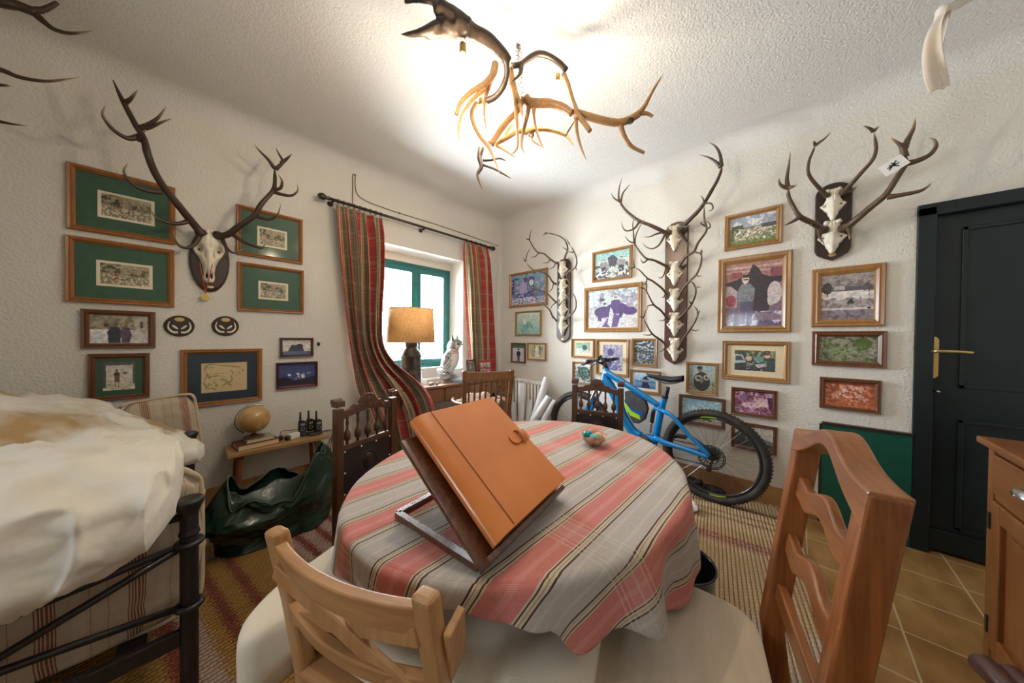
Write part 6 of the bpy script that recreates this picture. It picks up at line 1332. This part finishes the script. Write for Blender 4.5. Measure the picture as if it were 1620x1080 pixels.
for k in range(3): s.ell((1.66+.035*k, 2.68+.02*math.sin(k*2), DZ_+.014), (.022, .016, .014), n=12)
tag(build('glass_pebbles', s, mat('amber_glass', (.42, .22, .12), (.6, .5, .4), 20, rough=.2)), 'small brownish trinkets lying on the desk before the letters', 'trinket')
def deskframe(label, x, y, wd, ht, rz, tilt, fm, mount, spec, mfrac, holes=None):
    t = thing('photo_frame', label, 'picture', (x, y, DZ_), rz)
    M3 = Matrix.Rotation(tilt, 3, 'X'); o = V((0, 0, 0)); u = M3 @ V((1, 0, 0)); v = M3 @ V((0, 0, 1)); w_ = M3 @ V((0, -1, 0)); fw = .018
    s = MB()
    for q in ((-wd/2, wd/2, 0, fw), (-wd/2, wd/2, ht-fw, ht), (-wd/2, -wd/2+fw, fw, ht-fw), (wd/2-fw, wd/2, fw, ht-fw)): s.prism([(q[0], q[2]), (q[1], q[2]), (q[1], q[3]), (q[0], q[3])], (o, u, v, w_), 0, .014)
    build('frame', s, fm, t, bevel=.002)
    s = MB().prism([(-wd/2+.004, .004), (wd/2-.004, .004), (wd/2-.004, ht-.004), (-wd/2+.004, ht-.004)], (o, u, v, w_), -.002, .004); build('mount', s, mount, t)
    for i, (a0, b0, a1, b1, sp) in enumerate(spec):
        f = painting(30, 30, sp, 60+i); s = MB().grid(lambda a, b: o+u*(-wd/2+wd*(a0+(a1-a0)*a))+v*(ht*(1-(b0+(b1-b0)*b)))+w_*.0055, 30, 30, col=f); build('photograph', s, M_photo, t)
    s = MB().beam(v*ht*.7-w_*.002, V((0, ht*.35, .004)), .03, .004); build('stand', s, M_blk, t)
    return t
ppl = [('g', (.25, .3, .2), (.3, .25, .2)), ('n', 0, 0, 1, 1, 9, 0, (.1, .12, .06)), ('e', .4, .35, .14, .16, (.7, .45, .4)), ('p', [(.2, .5), (.7, .45), (.85, 1), (.1, 1)], (.04, .04, .04)), ('n', .2, .4, 1, 1, 10, .1, (.7, .68, .64))]
deskframe('dark-framed photo of people standing on the desk, behind the red frame', 2.36, 2.88, .175, .215, .25, -.12, M_fmah, M_matW, [(.14, .13, .86, .88, ppl)], None)
sm = lambda c1, c2, c3: [('g', c1, c2), ('e', .5, .55, .25, .3, c3), ('n', 0, .4, 1, 1, 7, .1, (.15, .18, .1))]
deskframe('bright red multi-photo frame with several small pictures on the desk', 2.515, 2.80, .20, .20, -.05, -.12, redc, redc, [(.12, .10, .36, .40, sm((.7, .7, .6), (.3, .5, .45), (.6, .6, .5))), (.40, .08, .58, .40, sm((.7, .4, .4), (.3, .1, .1), (.75, .6, .5))), (.62, .10, .90, .42, sm((.6, .7, .6), (.15, .45, .5), (.5, .6, .5))), (.10, .48, .52, .86, sm((.3, .4, .3), (.2, .3, .15), (.1, .12, .08))), (.56, .50, .92, .88, sm((.5, .2, .4), (.4, .1, .2), (.75, .5, .6)))], None)
# desk chair with slatted back, seen from behind
cL, cR = WL(-.375, 2.40), WL(-.035, 2.50); mx_, my_ = (cL[0]+cR[0])/2, (cL[1]+cR[1])/2
ux, uy = cR[0]-cL[0], cR[1]-cL[1]; rz = math.atan2(uy, ux); hw = math.hypot(ux, uy)/2
t = thing('slat_back_armchair', 'wooden desk armchair with slatted back turned toward the window desk', 'chair', (mx_, my_, .012), rz)
HT = .975; ln = lambda z: -.10*max(0, (z-.44)/.54)
for x in (-hw, hw):
    s = MB().beam((x, 0, 0), (x, 0, .46), .036, .032, up=(0, 1, 0)).beam((x*1.0, 0, .45), (x*1.06, ln(HT), HT), .034, .030, up=(0, 1, 0)); build('back_post', s, W_desk, t, bevel=.004)
    s = MB().box((x*1.12, .42, .22), (.036, .036, .44)); build('front_leg', s, W_desk, t, bevel=.004)
    s = MB().tube(crs([V((x*1.03, -.03, .70)), V((x*1.22, .14, .675)), V((x*1.32, .32, .66)), V((x*1.22, .47, .65))], 6), [.018]*19, 10); build('arm', s, W_desk, t, smooth=True)
    s = MB().cyl((x*1.22, .42, .44), (x*1.25, .42, .65), .014, n=12); build('arm_support', s, W_desk, t, smooth=True)
s = MB(); N = 12; 
for i in range(N):
    a0, a1 = -1+2*i/N, -1+2*(i+1)/N
    s.beam((hw*a0*1.04, ln(HT-.05)-.02*(1-a0*a0), HT-.045), (hw*a1*1.04, ln(HT-.05)-.02*(1-a1*a1), HT-.045), .024, .072, up=(0, 0, 1))
build('top_rail', s, W_desk, t, bevel=.002)
for i in range(8):
    x = hw*(-1+2*(i+.5)/8)*.94; s = MB().beam((x, ln(.5)-.0, .48), (x*1.05, ln(HT-.075)-.02*(1-(x/hw)**2), HT-.075), .015, .010, up=(0, 1, 0)); build('slat', s, W_desk, t, bevel=.002)
s = MB().box((0, .21, .445), (2*hw+.06, .46, .03)); build('seat', s, W_desk, t, bevel=.01)
M_pinkc = mat('crumpled_pale_cloth', (.62, .46, .42), (.76, .70, .64), 8, rough=.9, bs=14, bst=.8, bd=.02)
def clothlump(c, r, seed, name, label, cat, m):
    s = MB()
    def f(a, b):
        q = superpt(-PI/2+PI*b, -PI+2*PI*a, .8); n = noise.fractal(Vector((q.x*2+seed, q.y*2, q.z*2)), 1, 2, 4)
        q2 = V((q.x*r[0], q.y*r[1], q.z*r[2]))*(1+.35*n); q2.z = max(q2.z, -r[2]); return V(c)+q2
    s.grid(f, 48, 32); return tag(build(name, s, m, smooth=True), label, cat)
wc = ROOTM[t.name] @ V((-.03, .20, .60)); clothlump(tuple(wc), (.17, .15, .13), 5, 'seat_cushion', 'crumpled pale pinkish cushion on the seat of the slatted desk chair', 'cushion', M_pinkc)
# ------------------------------------------------------------------ radiator and paper rolls
t = thing('radiator', 'white column radiator under the two small photos near the corner', 'radiator', (XW-.09, 2.50, 0))
for i in range(12):
    y = 2.20+i*.052
    for x in (XW-.13, XW-.07):
        s = MB().tube([(x, y, .12), (x, y, .70)], .016, 10); build('column', s, M_white, t, world=True, smooth=True)
    s = MB().box((XW-.10, y, .70), (.10, .044, .04)).box((XW-.10, y, .12), (.10, .044, .04)); build('section_header', s, M_white, t, world=True, bevel=.012, seg=3)
for y in (2.22, 2.75):
    s = MB().box((XW-.10, y, .05), (.05, .03, .10)); build('foot', s, M_white, t, world=True)
s = MB().cyl((XW-.10, 2.17, .12), (XW-.10, 2.12, .12), .012, n=10).cyl((XW-.10, 2.12, .12), (XW-.10, 2.12, 0), .009, n=10); build('valve_pipe', s, M_brass, t, world=True, smooth=True)
M_roll = mat('rolled_paper', (.80, .80, .82), (.72, .72, .74), 12, scale=(1, 1, .2), rough=.8)
def roll(label, a, b, r):
    s = MB(); a, b = V(a), V(b); s.tube([a, a.lerp(b, .5), b], r, 20); sp = []
    o = tag(build('paper_roll', s, M_roll), label, 'paper roll', 'paper rolls by the radiator')
    d = (b-a).normalized(); x = d.orthogonal().normalized(); y = d.cross(x); s2 = MB()
    s2.tube([b+d*.0015+(x*math.cos(q)+y*math.sin(q))*r*(.25+.7*q/(5*PI)) for q in [5*PI*k/50 for k in range(51)]], .0012, 4); build('rolled_edge', s2, M_matW, o)
    return o
PXX = lambda px, py, x: onX(px, py, x)
def rollpx(label, p0, p1, x0, x1, r):
    b = onX(p1[0], p1[1], x1); a_ = onX(p0[0], p0[1], x0); d = b-a_; a_ = b-d*((b.z-.022)/d.z); return roll(label, a_, b, r)
rollpx('white paper roll standing upright, leftmost of the rolls by the radiator', (824, 668), (825, 606), 2.60, 2.64, .038)
rollpx('longest white paper roll leaning right against the wall above the others', (843, 668), (866, 598), 2.62, 2.80, .042)
rollpx('thick cream paper roll, lower middle of the leaning bunch', (840, 672), (869, 628), 2.52, 2.66, .040)
rollpx('white paper roll nearest the front bicycle wheel, leaning low', (856, 672), (878, 634), 2.62, 2.79, .032)
rollpx('short cream paper roll at the left foot of the bunch', (814, 668), (812, 636), 2.60, 2.62, .035)
rollpx('cream paper roll half hidden between the upright and longest rolls', (836, 668), (838, 632), 2.66, 2.70, .036)
# ------------------------------------------------------------------ bicycle
M_blue = mat('bike_blue', (.0, .23, .62), rough=.22, coat=.6); M_dkblue = mat('bike_dark_blue', (.0, .06, .20), rough=.25, coat=.5)
M_tyre = mat('tyre_rubber', (.02, .02, .021), (.055, .045, .035), 12, rough=.75, bs=60, bst=.4); M_rim = mat('rim_black', (.015, .017, .022), rough=.3, coat=.3); M_lime = mat('lime_green', (.42, .72, .03), rough=.4)
M_steel = mat('spoke_steel', (.20, .20, .21), rough=.35, metal=.8); M_alu = mat('dark_alloy', (.06, .06, .065), rough=.35, metal=.6)
BX = 2.72
def bp(px, py, dx=0): return onX(px, py, BX+dx)
t = thing('mountain_bike', 'bright blue mountain bike with black tyres leaning along the picture wall', 'bicycle', (BX, 1.0, .012))
RW = .348; hubR = V((BX, .455, .362)); hubF = V((BX-.02, 1.585, .362))
def wheel(c, nm, steer=0):
    Mw = Matrix.Translation(c) @ Matrix.Rotation(steer, 4, 'Z'); P = lambda a, r, x=0: Mw @ V((x, r*math.cos(a), r*math.sin(a)))
    s = MB().tube([P(2*PI*k/72, RW-.026) for k in range(72)], .026, 14, closed=True)
    w_ = build(nm, s, M_tyre, t, world=True, smooth=True)
    s = MB()
    for k in range(84):
        a = 2*PI*k/84
        for x, dr in ((-.017, -.006), (0, .001), (.017, -.006)):
            aa = a+(.02 if x == 0 else 0); c_ = P(aa, RW+dr-.001, x); Rm = (Mw.to_3x3() @ Matrix.Rotation(aa, 3, 'X')); s.box(c_, (.010, .010, .009), Rm)
    build('tread_knobs', s, M_tyre, w_, world=True)['kind'] = 'stuff'
    s = MB(); s.tube([P(2*PI*k/72, RW-.058) for k in range(72)], .013, 8, closed=True); build('rim', s, M_rim, w_, world=True, smooth=True)
    s = MB()
    for a0 in (1.3, 4.4):
        s.tube([P(a0+.35*k/8, RW-.056, -.0135) for k in range(9)], .0035, 5)
    build('rim_decal', s, M_lime, w_, world=True)
    for k in range(28):
        a = 2*PI*k/28; off = (.35 if k % 2 else -.35); sx = -.025 if (k//2) % 2 else .025
        s = MB().cyl(P(a+off, .028, sx), P(a, RW-.068), .0012, n=4); build('spoke', s, M_steel, w_, world=True)
    s = MB().cyl(P(0, 0, -.06), P(0, 0, .06), .014, n=14).cyl(P(0, 0, -.03), P(0, 0, -.024), .03, n=16).cyl(P(0, 0, .024), P(0, 0, .03), .03, n=16); build('hub', s, M_alu, w_, world=True)
    s = MB()
    for r in (.088, .078, .045): s.tube([P(2*PI*k/40, r, -.042) for k in range(40)], .0035 if r > .05 else .003, 5, closed=True)
    for k in range(20): s.cyl(P(2*PI*k/20, .088, -.042), P(2*PI*k/20+.25, .045, -.042), .0028, n=5)
    build('brake_disc', s, M_alu, w_, world=True)
    return w_
wheel(hubR, 'rear_wheel'); wheel(hubF, 'front_wheel')
def ft(nm, pts, r, m=M_blue, k=6, flat=1):
    P = crs([V(p) for p in pts], k); n = len(P); R = [r[0]+(r[1]-r[0])*i/(n-1) for i in range(n)] if isinstance(r, tuple) else r
    s = MB().tube(P, R, 14); return build(nm, s, m, t, world=True, smooth=True)
HTp, HBt, STt, BBp = bp(960, 584), bp(955, 603), bp(1052, 628), bp(1027, 694)
ft('head_tube', [HTp+V((0, .0, .01)), HBt], (.028, .034))
ft('top_tube', [bp(958, 588), bp(985, 604), bp(1016, 624), bp(1042, 641)], (.034, .024))
ft('down_tube', [bp(955, 598), bp(966, 612), bp(976, 632), bp(986, 658), bp(1000, 680), bp(1013, 690)], (.048, .040))
ft('seat_tube', [STt, bp(1047, 645), bp(1038, 690)], (.024, .028))
ft('bottom_bracket_shell', [bp(1008, 688), bp(1024, 693), bp(1040, 696)], (.030, .034))
for dx in (-.055, .055): ft('chainstay', [bp(1036, 692, dx*.5), bp(1052, 700, dx), bp(1084, 710, dx), hubR+V((dx, .015, .0))], (.024, .016))
for dx in (-.05, .05): ft('seatstay', [bp(1044, 648, dx*.3), bp(1062, 657, dx), bp(1090, 688, dx), hubR+V((dx, .01, .012))], (.019, .014), M_blue if dx < 0 else M_dkblue)
ft('rocker_link', [bp(1034, 645, -.03), bp(1046, 650, -.035), bp(1062, 657, -.045)], (.012, .013))
ft('shock', [bp(1034, 648), bp(1031, 668)], .017, M_blk); ft('shock_shaft', [bp(1031, 668), bp(1029, 684)], .009, M_chrome)
s = MB().lathe([(0, -.045), (.075, -.045), (.082, -.03), (.082, .03), (.075, .045), (0, .045)], bp(1020, 702), Matrix.Rotation(PI/2, 3, 'Y'), 28); build('motor_housing', s, M_blk, t, world=True, smooth=True)
cr0 = bp(1022, 702); 
s = MB().beam(cr0+V((-.07, 0, 0)), cr0+V((-.075, .10, -.13)), .022, .014); build('crank_arm', s, M_blk, t, world=True, bevel=.003)
s = MB().beam(cr0+V((.07, 0, 0)), bp(1077, 690, .08), .02, .014); build('crank_arm', s, M_blk, t, world=True, bevel=.003)
for q, sx in ((cr0+V((-.12, .10, -.13)), -1), (bp(1078, 690, .10), 1)): s = MB().box(q, (.09, .085, .016)); build('pedal', s, M_blk, t, world=True, bevel=.004)
s = MB(); s.tube([cr0+V((.055, .07*math.cos(a), .07*math.sin(a))) for a in [2*PI*k/32 for k in range(32)]], .004, 5, closed=True); build('chainring', s, M_alu, t, world=True)
s = MB(); s.tube([cr0+V((.055, 0, .072)), hubR+V((.05, 0, .04))], .004, 5).tube([cr0+V((.055, 0, -.072)), hubR+V((.05, .02, -.10))], .004, 5); build('chain', s, M_alu, t, world=True)
s = MB().lathe([(0, -.012), (.045, -.012), (.05, 0), (.03, .012), (0, .012)], hubR+V((.045, 0, 0)), Matrix.Rotation(PI/2, 3, 'Y'), 24); build('cassette', s, M_alu, t, world=True)
s = MB().beam(hubR+V((.05, .0, -.03)), hubR+V((.055, .03, -.13)), .02, .014).cyl(hubR+V((.045, .03, -.13)), hubR+V((.065, .03, -.13)), .018, n=14); build('derailleur', s, M_blk, t, world=True, bevel=.002)
ft('seatpost', [bp(1057, 612), STt+V((0, 0, -.03))], .0155, M_blk)
s = MB().lathe([(.026, -.01), (.026, .01), (0, .01)], STt, None, 16); build('seat_clamp', s, M_blk, t, world=True)
sA, sB = bp(1022, 594), bp(1081, 601)
def sadf(a, b):
    an = 2*PI*a; k = b; w0 = .016+.052*(max(0, k-.25)/.75)**1.3 if k > .25 else .016+.004*k
    w0 *= min(1, (k+.02)*9)**.5*min(1, (1.02-k)*9)**.5; c = sA.lerp(sB, k)
    z = .012*math.sin(PI*min(1, k*1.1))*0+(.016 if k > .7 else 0)*((k-.7)/.3 if k > .7 else 0)-.006*math.sin(k*PI)
    return c+V((w0*math.cos(an), 0, z+(.022*math.sin(an) if math.sin(an) > 0 else .03*math.sin(an)*min(1, .3+k))))
s = MB().grid(sadf, 32, 36); build('saddle', s, M_blk, t, world=True, smooth=True)
s = MB()
for dx in (-.02, .02): s.tube(crs([sA.lerp(sB, .2)+V((dx*.5, 0, -.012)), sA.lerp(sB, .45)+V((dx, 0, -.04)), sA.lerp(sB, .7)+V((dx, 0, -.042)), sA.lerp(sB, .92)+V((dx, 0, -.02))], 5), .0035, 6)
build('saddle_rails', s, M_steel, t, world=True, smooth=True)
# fork, stem, bars
for dx in (-.06, .06):
    ft('fork_stanchion', [HBt+V((dx, .02, -.02)), HBt.lerp(hubF, .42)+V((dx, 0, 0))], .016, M_chrome)
    ft('fork_leg', [HBt.lerp(hubF, .38)+V((dx, 0, 0)), hubF+V((dx, -.012, 0))], (.023, .017), M_blue)
s = MB().beam(HBt+V((-.08, .02, -.03)), HBt+V((.08, .02, -.03)), .05, .035); build('fork_crown', s, M_blue, t, world=True, bevel=.01)
s = MB().tube([HBt.lerp(hubF, .45)+V((-.06, -.02, 0)), HBt.lerp(hubF, .45)+V((0, -.03, .05)), HBt.lerp(hubF, .45)+V((.06, -.02, 0))], .012, 10); build('fork_brace', s, M_blue, t, world=True, smooth=True)
stp = HTp+V((0, .01, .04)); clampp = stp+V((0, .045, .02)); s = MB().tube([stp+V((0, 0, -.03)), stp, clampp], .019, 12); build('stem', s, M_blk, t, world=True, smooth=True)
bL = clampp+V((-.35, -.04, .03)); bR = clampp+V((.245, -.05, .03)); c0 = clampp
s = MB().tube(crs([bL, c0+V((-.14, -.012, .026)), c0+V((-.05, 0, .0)), c0+V((.05, 0, 0)), c0+V((.13, -.012, .026)), bR], 6), .0115, 10); build('handlebar', s, M_blk, t, world=True, smooth=True)
for e, sg in ((bL, -1), (bR, 1)):
    d_ = V((sg, -.08, .02)).normalized(); s = MB()
    s.tube([e-d_*.12, e-d_*.06, e], [.016, .0175, .017], 12); build('grip', s, M_blk, t, world=True, smooth=True)
    q = e-d_*.15; s = MB().tube(crs([q+V((0, .02, -.01)), q+V((sg*.03, .05, -.02)), q+V((sg*.09, .055, -.03)), q+V((sg*.13, .05, -.03))], 5), [.009]*6+[.006]*10, 8); build('brake_lever', s, M_blk, t, world=True, smooth=True)
    s = MB().cyl(q+V((0, 0, -.0)), q+V((0, .045, -.008)), .016, n=12); build('lever_clamp', s, M_blk, t, world=True, smooth=True)
s = MB().lathe([(.0, -.005), (.034, -.005), (.036, 0), (.034, .008), (0, .008)], c0+V((-.04, .0, .045)), Matrix.Rotation(-.9, 3, 'X'), 24).box(c0+V((.05, 0, .03)), (.05, .04, .03)); build('display_unit', s, M_blk, t, world=True, bevel=.002)
for (e, sg, q2) in ((bL, -1, 0), (bL, -1, 1), (bR, 1, 0), (bR, 1, 1)):
    s = MB().tube(crs([e+V((-sg*.15, .05, -.01)), c0+V((sg*(.10+.03*q2), .15+.02*q2, -.05)), c0+V((sg*.05, .16, -.14-.04*q2)), HBt+V((sg*.03, .06, -.0))], 8), .003, 6); build('brake_hose', s, M_blk, t, world=True, smooth=True)
# frame bag hanging in the main triangle
bg_ = [(988, 619), (998, 617), (1020, 634), (1024, 648), (1019, 664), (1011, 670), (1001, 669), (993, 655), (988, 640)]
P2 = [bp(x, y, -.028) for x, y in bg_]; t2 = thing('frame_bag', 'dark grey frame bag with blue and lime chevron inside the bicycle frame', 'bag', tuple(P2[4]))
def slab(pts, x0, x1): 
    s = MB(); n = len(pts); vs = [V((x, p.y, p.z)) for x in (x0, x1) for p in pts]
    return s.add(vs, [tuple(range(n-1, -1, -1)), tuple(range(n, 2*n))]+[(i, (i+1) % n, n+(i+1) % n, n+i) for i in range(n)])
build('bag_body', slab(P2, BX-.028, BX+.028), mat('grey_cordura', (.045, .045, .055), (.075, .075, .085), 30, rough=.7, bs=120), t2, world=True, bevel=.008, seg=3)
q = [bp(x, y, -.03) for x, y in ((988, 632), (996, 642), (1004, 648), (1018, 652), (1016, 660), (1003, 655), (994, 650), (988, 642))]; build('blue_panel', slab(q, BX-.0305, BX-.028), mat('panel_blue', (.0, .10, .40), rough=.5), t2, world=True)
q = [bp(x, y, -.032) for x, y in ((988, 635), (999, 650), (1012, 657), (1013, 664), (997, 657), (988, 643))]; build('lime_chevron', slab(q, BX-.0325, BX-.0305), M_lime, t2, world=True)
s = MB().tube([bp(989, 628, -.03), bp(1008, 640, -.031), bp(1022, 648, -.03)], .0025, 5); build('zip', s, M_steel, t2, world=True)
# things on the floor behind the rear wheel
wq = onZ(1090, 770, .03); clothlump((2.86, .72, .058), (.075, .16, .045), 8, 'dark_bundle', 'dark bundle lying on the tiles behind the rear bicycle wheel', 'bundle', mat('dark_suede', (.02, .018, .022), (.07, .06, .06), 14, rough=.8))  # indistinct dark bundle, built as a crumpled lump
clothlump((2.90, .50, .034), (.045, .10, .022), 9, 'black_pouch', 'small flat black pouch on the tiles near the wheel bottom', 'pouch', M_blk)
wq = onZ(1083, 800, .03); clothlump((wq.x, wq.y, .042), (.06, .08, .026), 12, 'white_rag', 'crumpled white rag on the rug edge below the bicycle', 'rag', M_paper)
# ------------------------------------------------------------------ pine cabinet at the right edge
CX1, CYF, CZ = 2.10, -.545, .875; CX0 = 1.05
t = thing('pine_cabinet', 'orange pine cabinet with cup-handled drawer at the right edge', 'cabinet', ((CX0+CX1)/2, (CYF+YB)/2, 0))
s = MB().box(((CX0+CX1)/2, (CYF+YB)/2+.012, CZ-.0125), (CX1-CX0+.07, CYF-YB+.02, .025)); build('cabinet_top', s, W_cabx, t, world=True, bevel=.005)
s = MB().box(((CX0+CX1)/2, (CYF+YB)/2-.012, (CZ-.03)/2+.03), (CX1-CX0-.01, CYF-YB-.03, CZ-.06)); build('carcass', s, W_cab, t, world=True)
for x in (CX0+.02, CX1-.022):
    s = MB().box((x, CYF-.008, (CZ-.025)/2), (.044, .022, CZ-.025)); build('stile', s, W_cab, t, world=True, bevel=.003)
s = MB().box(((CX0+CX1)/2, CYF-.010, CZ-.205), (CX1-CX0-.09, .018, .022)).box(((CX0+CX1)/2, CYF-.010, .06), (CX1-CX0-.09, .018, .08)).box(((CX0+CX1)/2, CYF-.010, CZ-.035), (CX1-CX0-.09, .018, .02)); build('rail', s, W_cabx, t, world=True, bevel=.002)
mid3 = (CX0+CX1)/2
for x0, x1, hs in ((mid3+.004, CX1-.048, 1), (CX0+.046, mid3-.004, -1)):
    s = MB().box(((x0+x1)/2, CYF-.006, CZ-.12), (x1-x0, .022, .142)); d = build('drawer', s, W_cabx, t, world=True, bevel=.003)
    s = MB()
    def cup(a, b): an = PI*a; r = .024*math.sin(PI/2*b); return V(((x0+x1)/2-.045*math.cos(an)*math.sin(PI/2*b)**.5, CYF+.006+.024*math.cos(PI/2*b), CZ-.125+.026*math.sin(an)*math.sin(PI/2*b)**.5))
    s.grid(cup, 20, 10); build('cup_handle', s, M_chrome, d, world=True, smooth=True, solid=.002)
    z0, z1 = .105, CZ-.22; fw = .065; s = MB()
    for q in ((x0, x0+fw, z0, z1), (x1-fw, x1, z0, z1)): s.box(((q[0]+q[1])/2, CYF-.004, (q[2]+q[3])/2), (q[1]-q[0], .022, q[3]-q[2]))
    for q in ((x0+fw, x1-fw, z0, z0+fw), (x0+fw, x1-fw, z1-fw, z1)): s.box(((q[0]+q[1])/2, CYF-.004, (q[2]+q[3])/2), (q[1]-q[0], .022, q[3]-q[2]))
    d = build('door', s, W_cab, t, world=True, bevel=.004)
    s = MB().box(((x0+x1)/2, CYF-.014, (z0+z1)/2), (x1-x0-2*fw+.01, .012, z1-z0-2*fw+.01)).box(((x0+x1)/2, CYF-.009, (z0+z1)/2), (x1-x0-2*fw-.05, .012, z1-z0-2*fw-.05)); build('door_panel', s, W_cab, d, world=True, bevel=.004)
    for z in (z0+.08, z1-.08):
        s = MB().box((x1+.004 if hs > 0 else x0-.004, CYF+.008, z), (.014, .006, .06)); build('hinge', s, M_iron, d, world=True)
# dark chair whose arm ends show at the lower right corner
t = thing('dark_armchair', 'dark wooden chair whose scrolled arm ends show before the pine cabinet', 'chair', (1.32, -.62+.12, 0))
M_dk = wood('dark_purple_wood', (.06, .022, .020), (.13, .055, .045), 'x', .35, .3)
def cbp(px, py, z): return onZ(px, py, z)
e1, e2 = cbp(1546, 1045, .42), cbp(1590, 1062, .42)
for e in (e1, e2):
    d_ = V((-.72, -.30, 0)).normalized(); s = MB().tube([e, e+V((d_.x*.012, d_.y*.012, .004)), e+d_*.06+V((0, 0, 0)), e+d_*.22+V((0, 0, -.005))], [.016, .026, .026, .022], 12); build('arm', s, M_dk, t, world=True, smooth=True)
    s = MB().cyl(e+d_*.05+V((0, 0, -.02)), V((e.x+d_.x*.05, e.y+d_.y*.05, 0)), .018, n=12); build('leg', s, M_dk, t, world=True, smooth=True)
    s = MB().cyl(e+d_*.20+V((0, 0, -.02)), V((e.x+d_.x*.20, e.y+d_.y*.20, 0)), .018, n=12); build('leg', s, M_dk, t, world=True, smooth=True)
m_ = (e1+e2)/2; s = MB().box((m_.x-.09, m_.y-.05, .30), (.16, .10, .03), Matrix.Rotation(.4, 3, 'Z')); build('seat', s, M_dk, t, world=True, bevel=.006)
# ------------------------------------------------------------------ white cloth hanging from the ceiling
t = thing('hanging_cloth', 'white cotton strip knotted and hanging from the ceiling at the top right', 'cloth', tuple(atD(1500, 10, 1.25)))
M_strip = mat('white_cotton', (.74, .72, .68), (.66, .56, .44), 3, rough=.9, bs=25, bst=.4, lo=.45, hi=.7)
def ribbon(pts, wds, tw):
    P = crs([V(p) for p in pts], 8); n = len(P); s = MB()
    def f(a, b):
        q = b*(n-1); i = min(int(q), n-2); k = q-i; c = P[i].lerp(P[i+1], k); T = (P[i+1]-P[i]).normalized()
        w0 = wds[0]+(wds[1]-wds[0])*b; an = tw[0]+(tw[1]-tw[0])*b; x = V((math.cos(an), math.sin(an), 0)); x = (x-T*x.dot(T)).normalized()
        return c+x*w0*(a-.5)+T.cross(x)*.006*math.sin(a*PI*2)
    s.grid(f, 12, 60); return s
kn = atD(1493, 16, 1.25)
build('cloth_strip', ribbon([kn, atD(1478, 45, 1.24), atD(1474, 80, 1.25), atD(1478, 110, 1.25), atD(1486, 141, 1.25)], (.045, .060), (.2, 1.9)), M_strip, t, world=True, smooth=True, solid=.0015)
build('cloth_strip', ribbon([kn, atD(1488, 45, 1.26), atD(1484, 85, 1.26), atD(1493, 138, 1.26)], (.04, .055), (1.4, -.3)), M_strip, t, world=True, smooth=True, solid=.0015)
up_ = atD(1590, -60, 1.30); up_.z = ZC-.01
build('cloth_swag', ribbon([kn, atD(1512, 6, 1.26), atD(1540, -10, 1.28), up_], (.05, .13), (.6, .2)), M_strip, t, world=True, smooth=True, solid=.0015)
s = MB().ell(kn, (.026, .022, .02), n=16); build('knot', s, M_strip, t, world=True, smooth=True)
s = MB().lathe([(0, 0), (.014, 0), (.012, -.012), (0, -.02)], (up_.x, up_.y, ZC-.001), None, 14); build('ceiling_hook', s, M_iron, t, world=True)
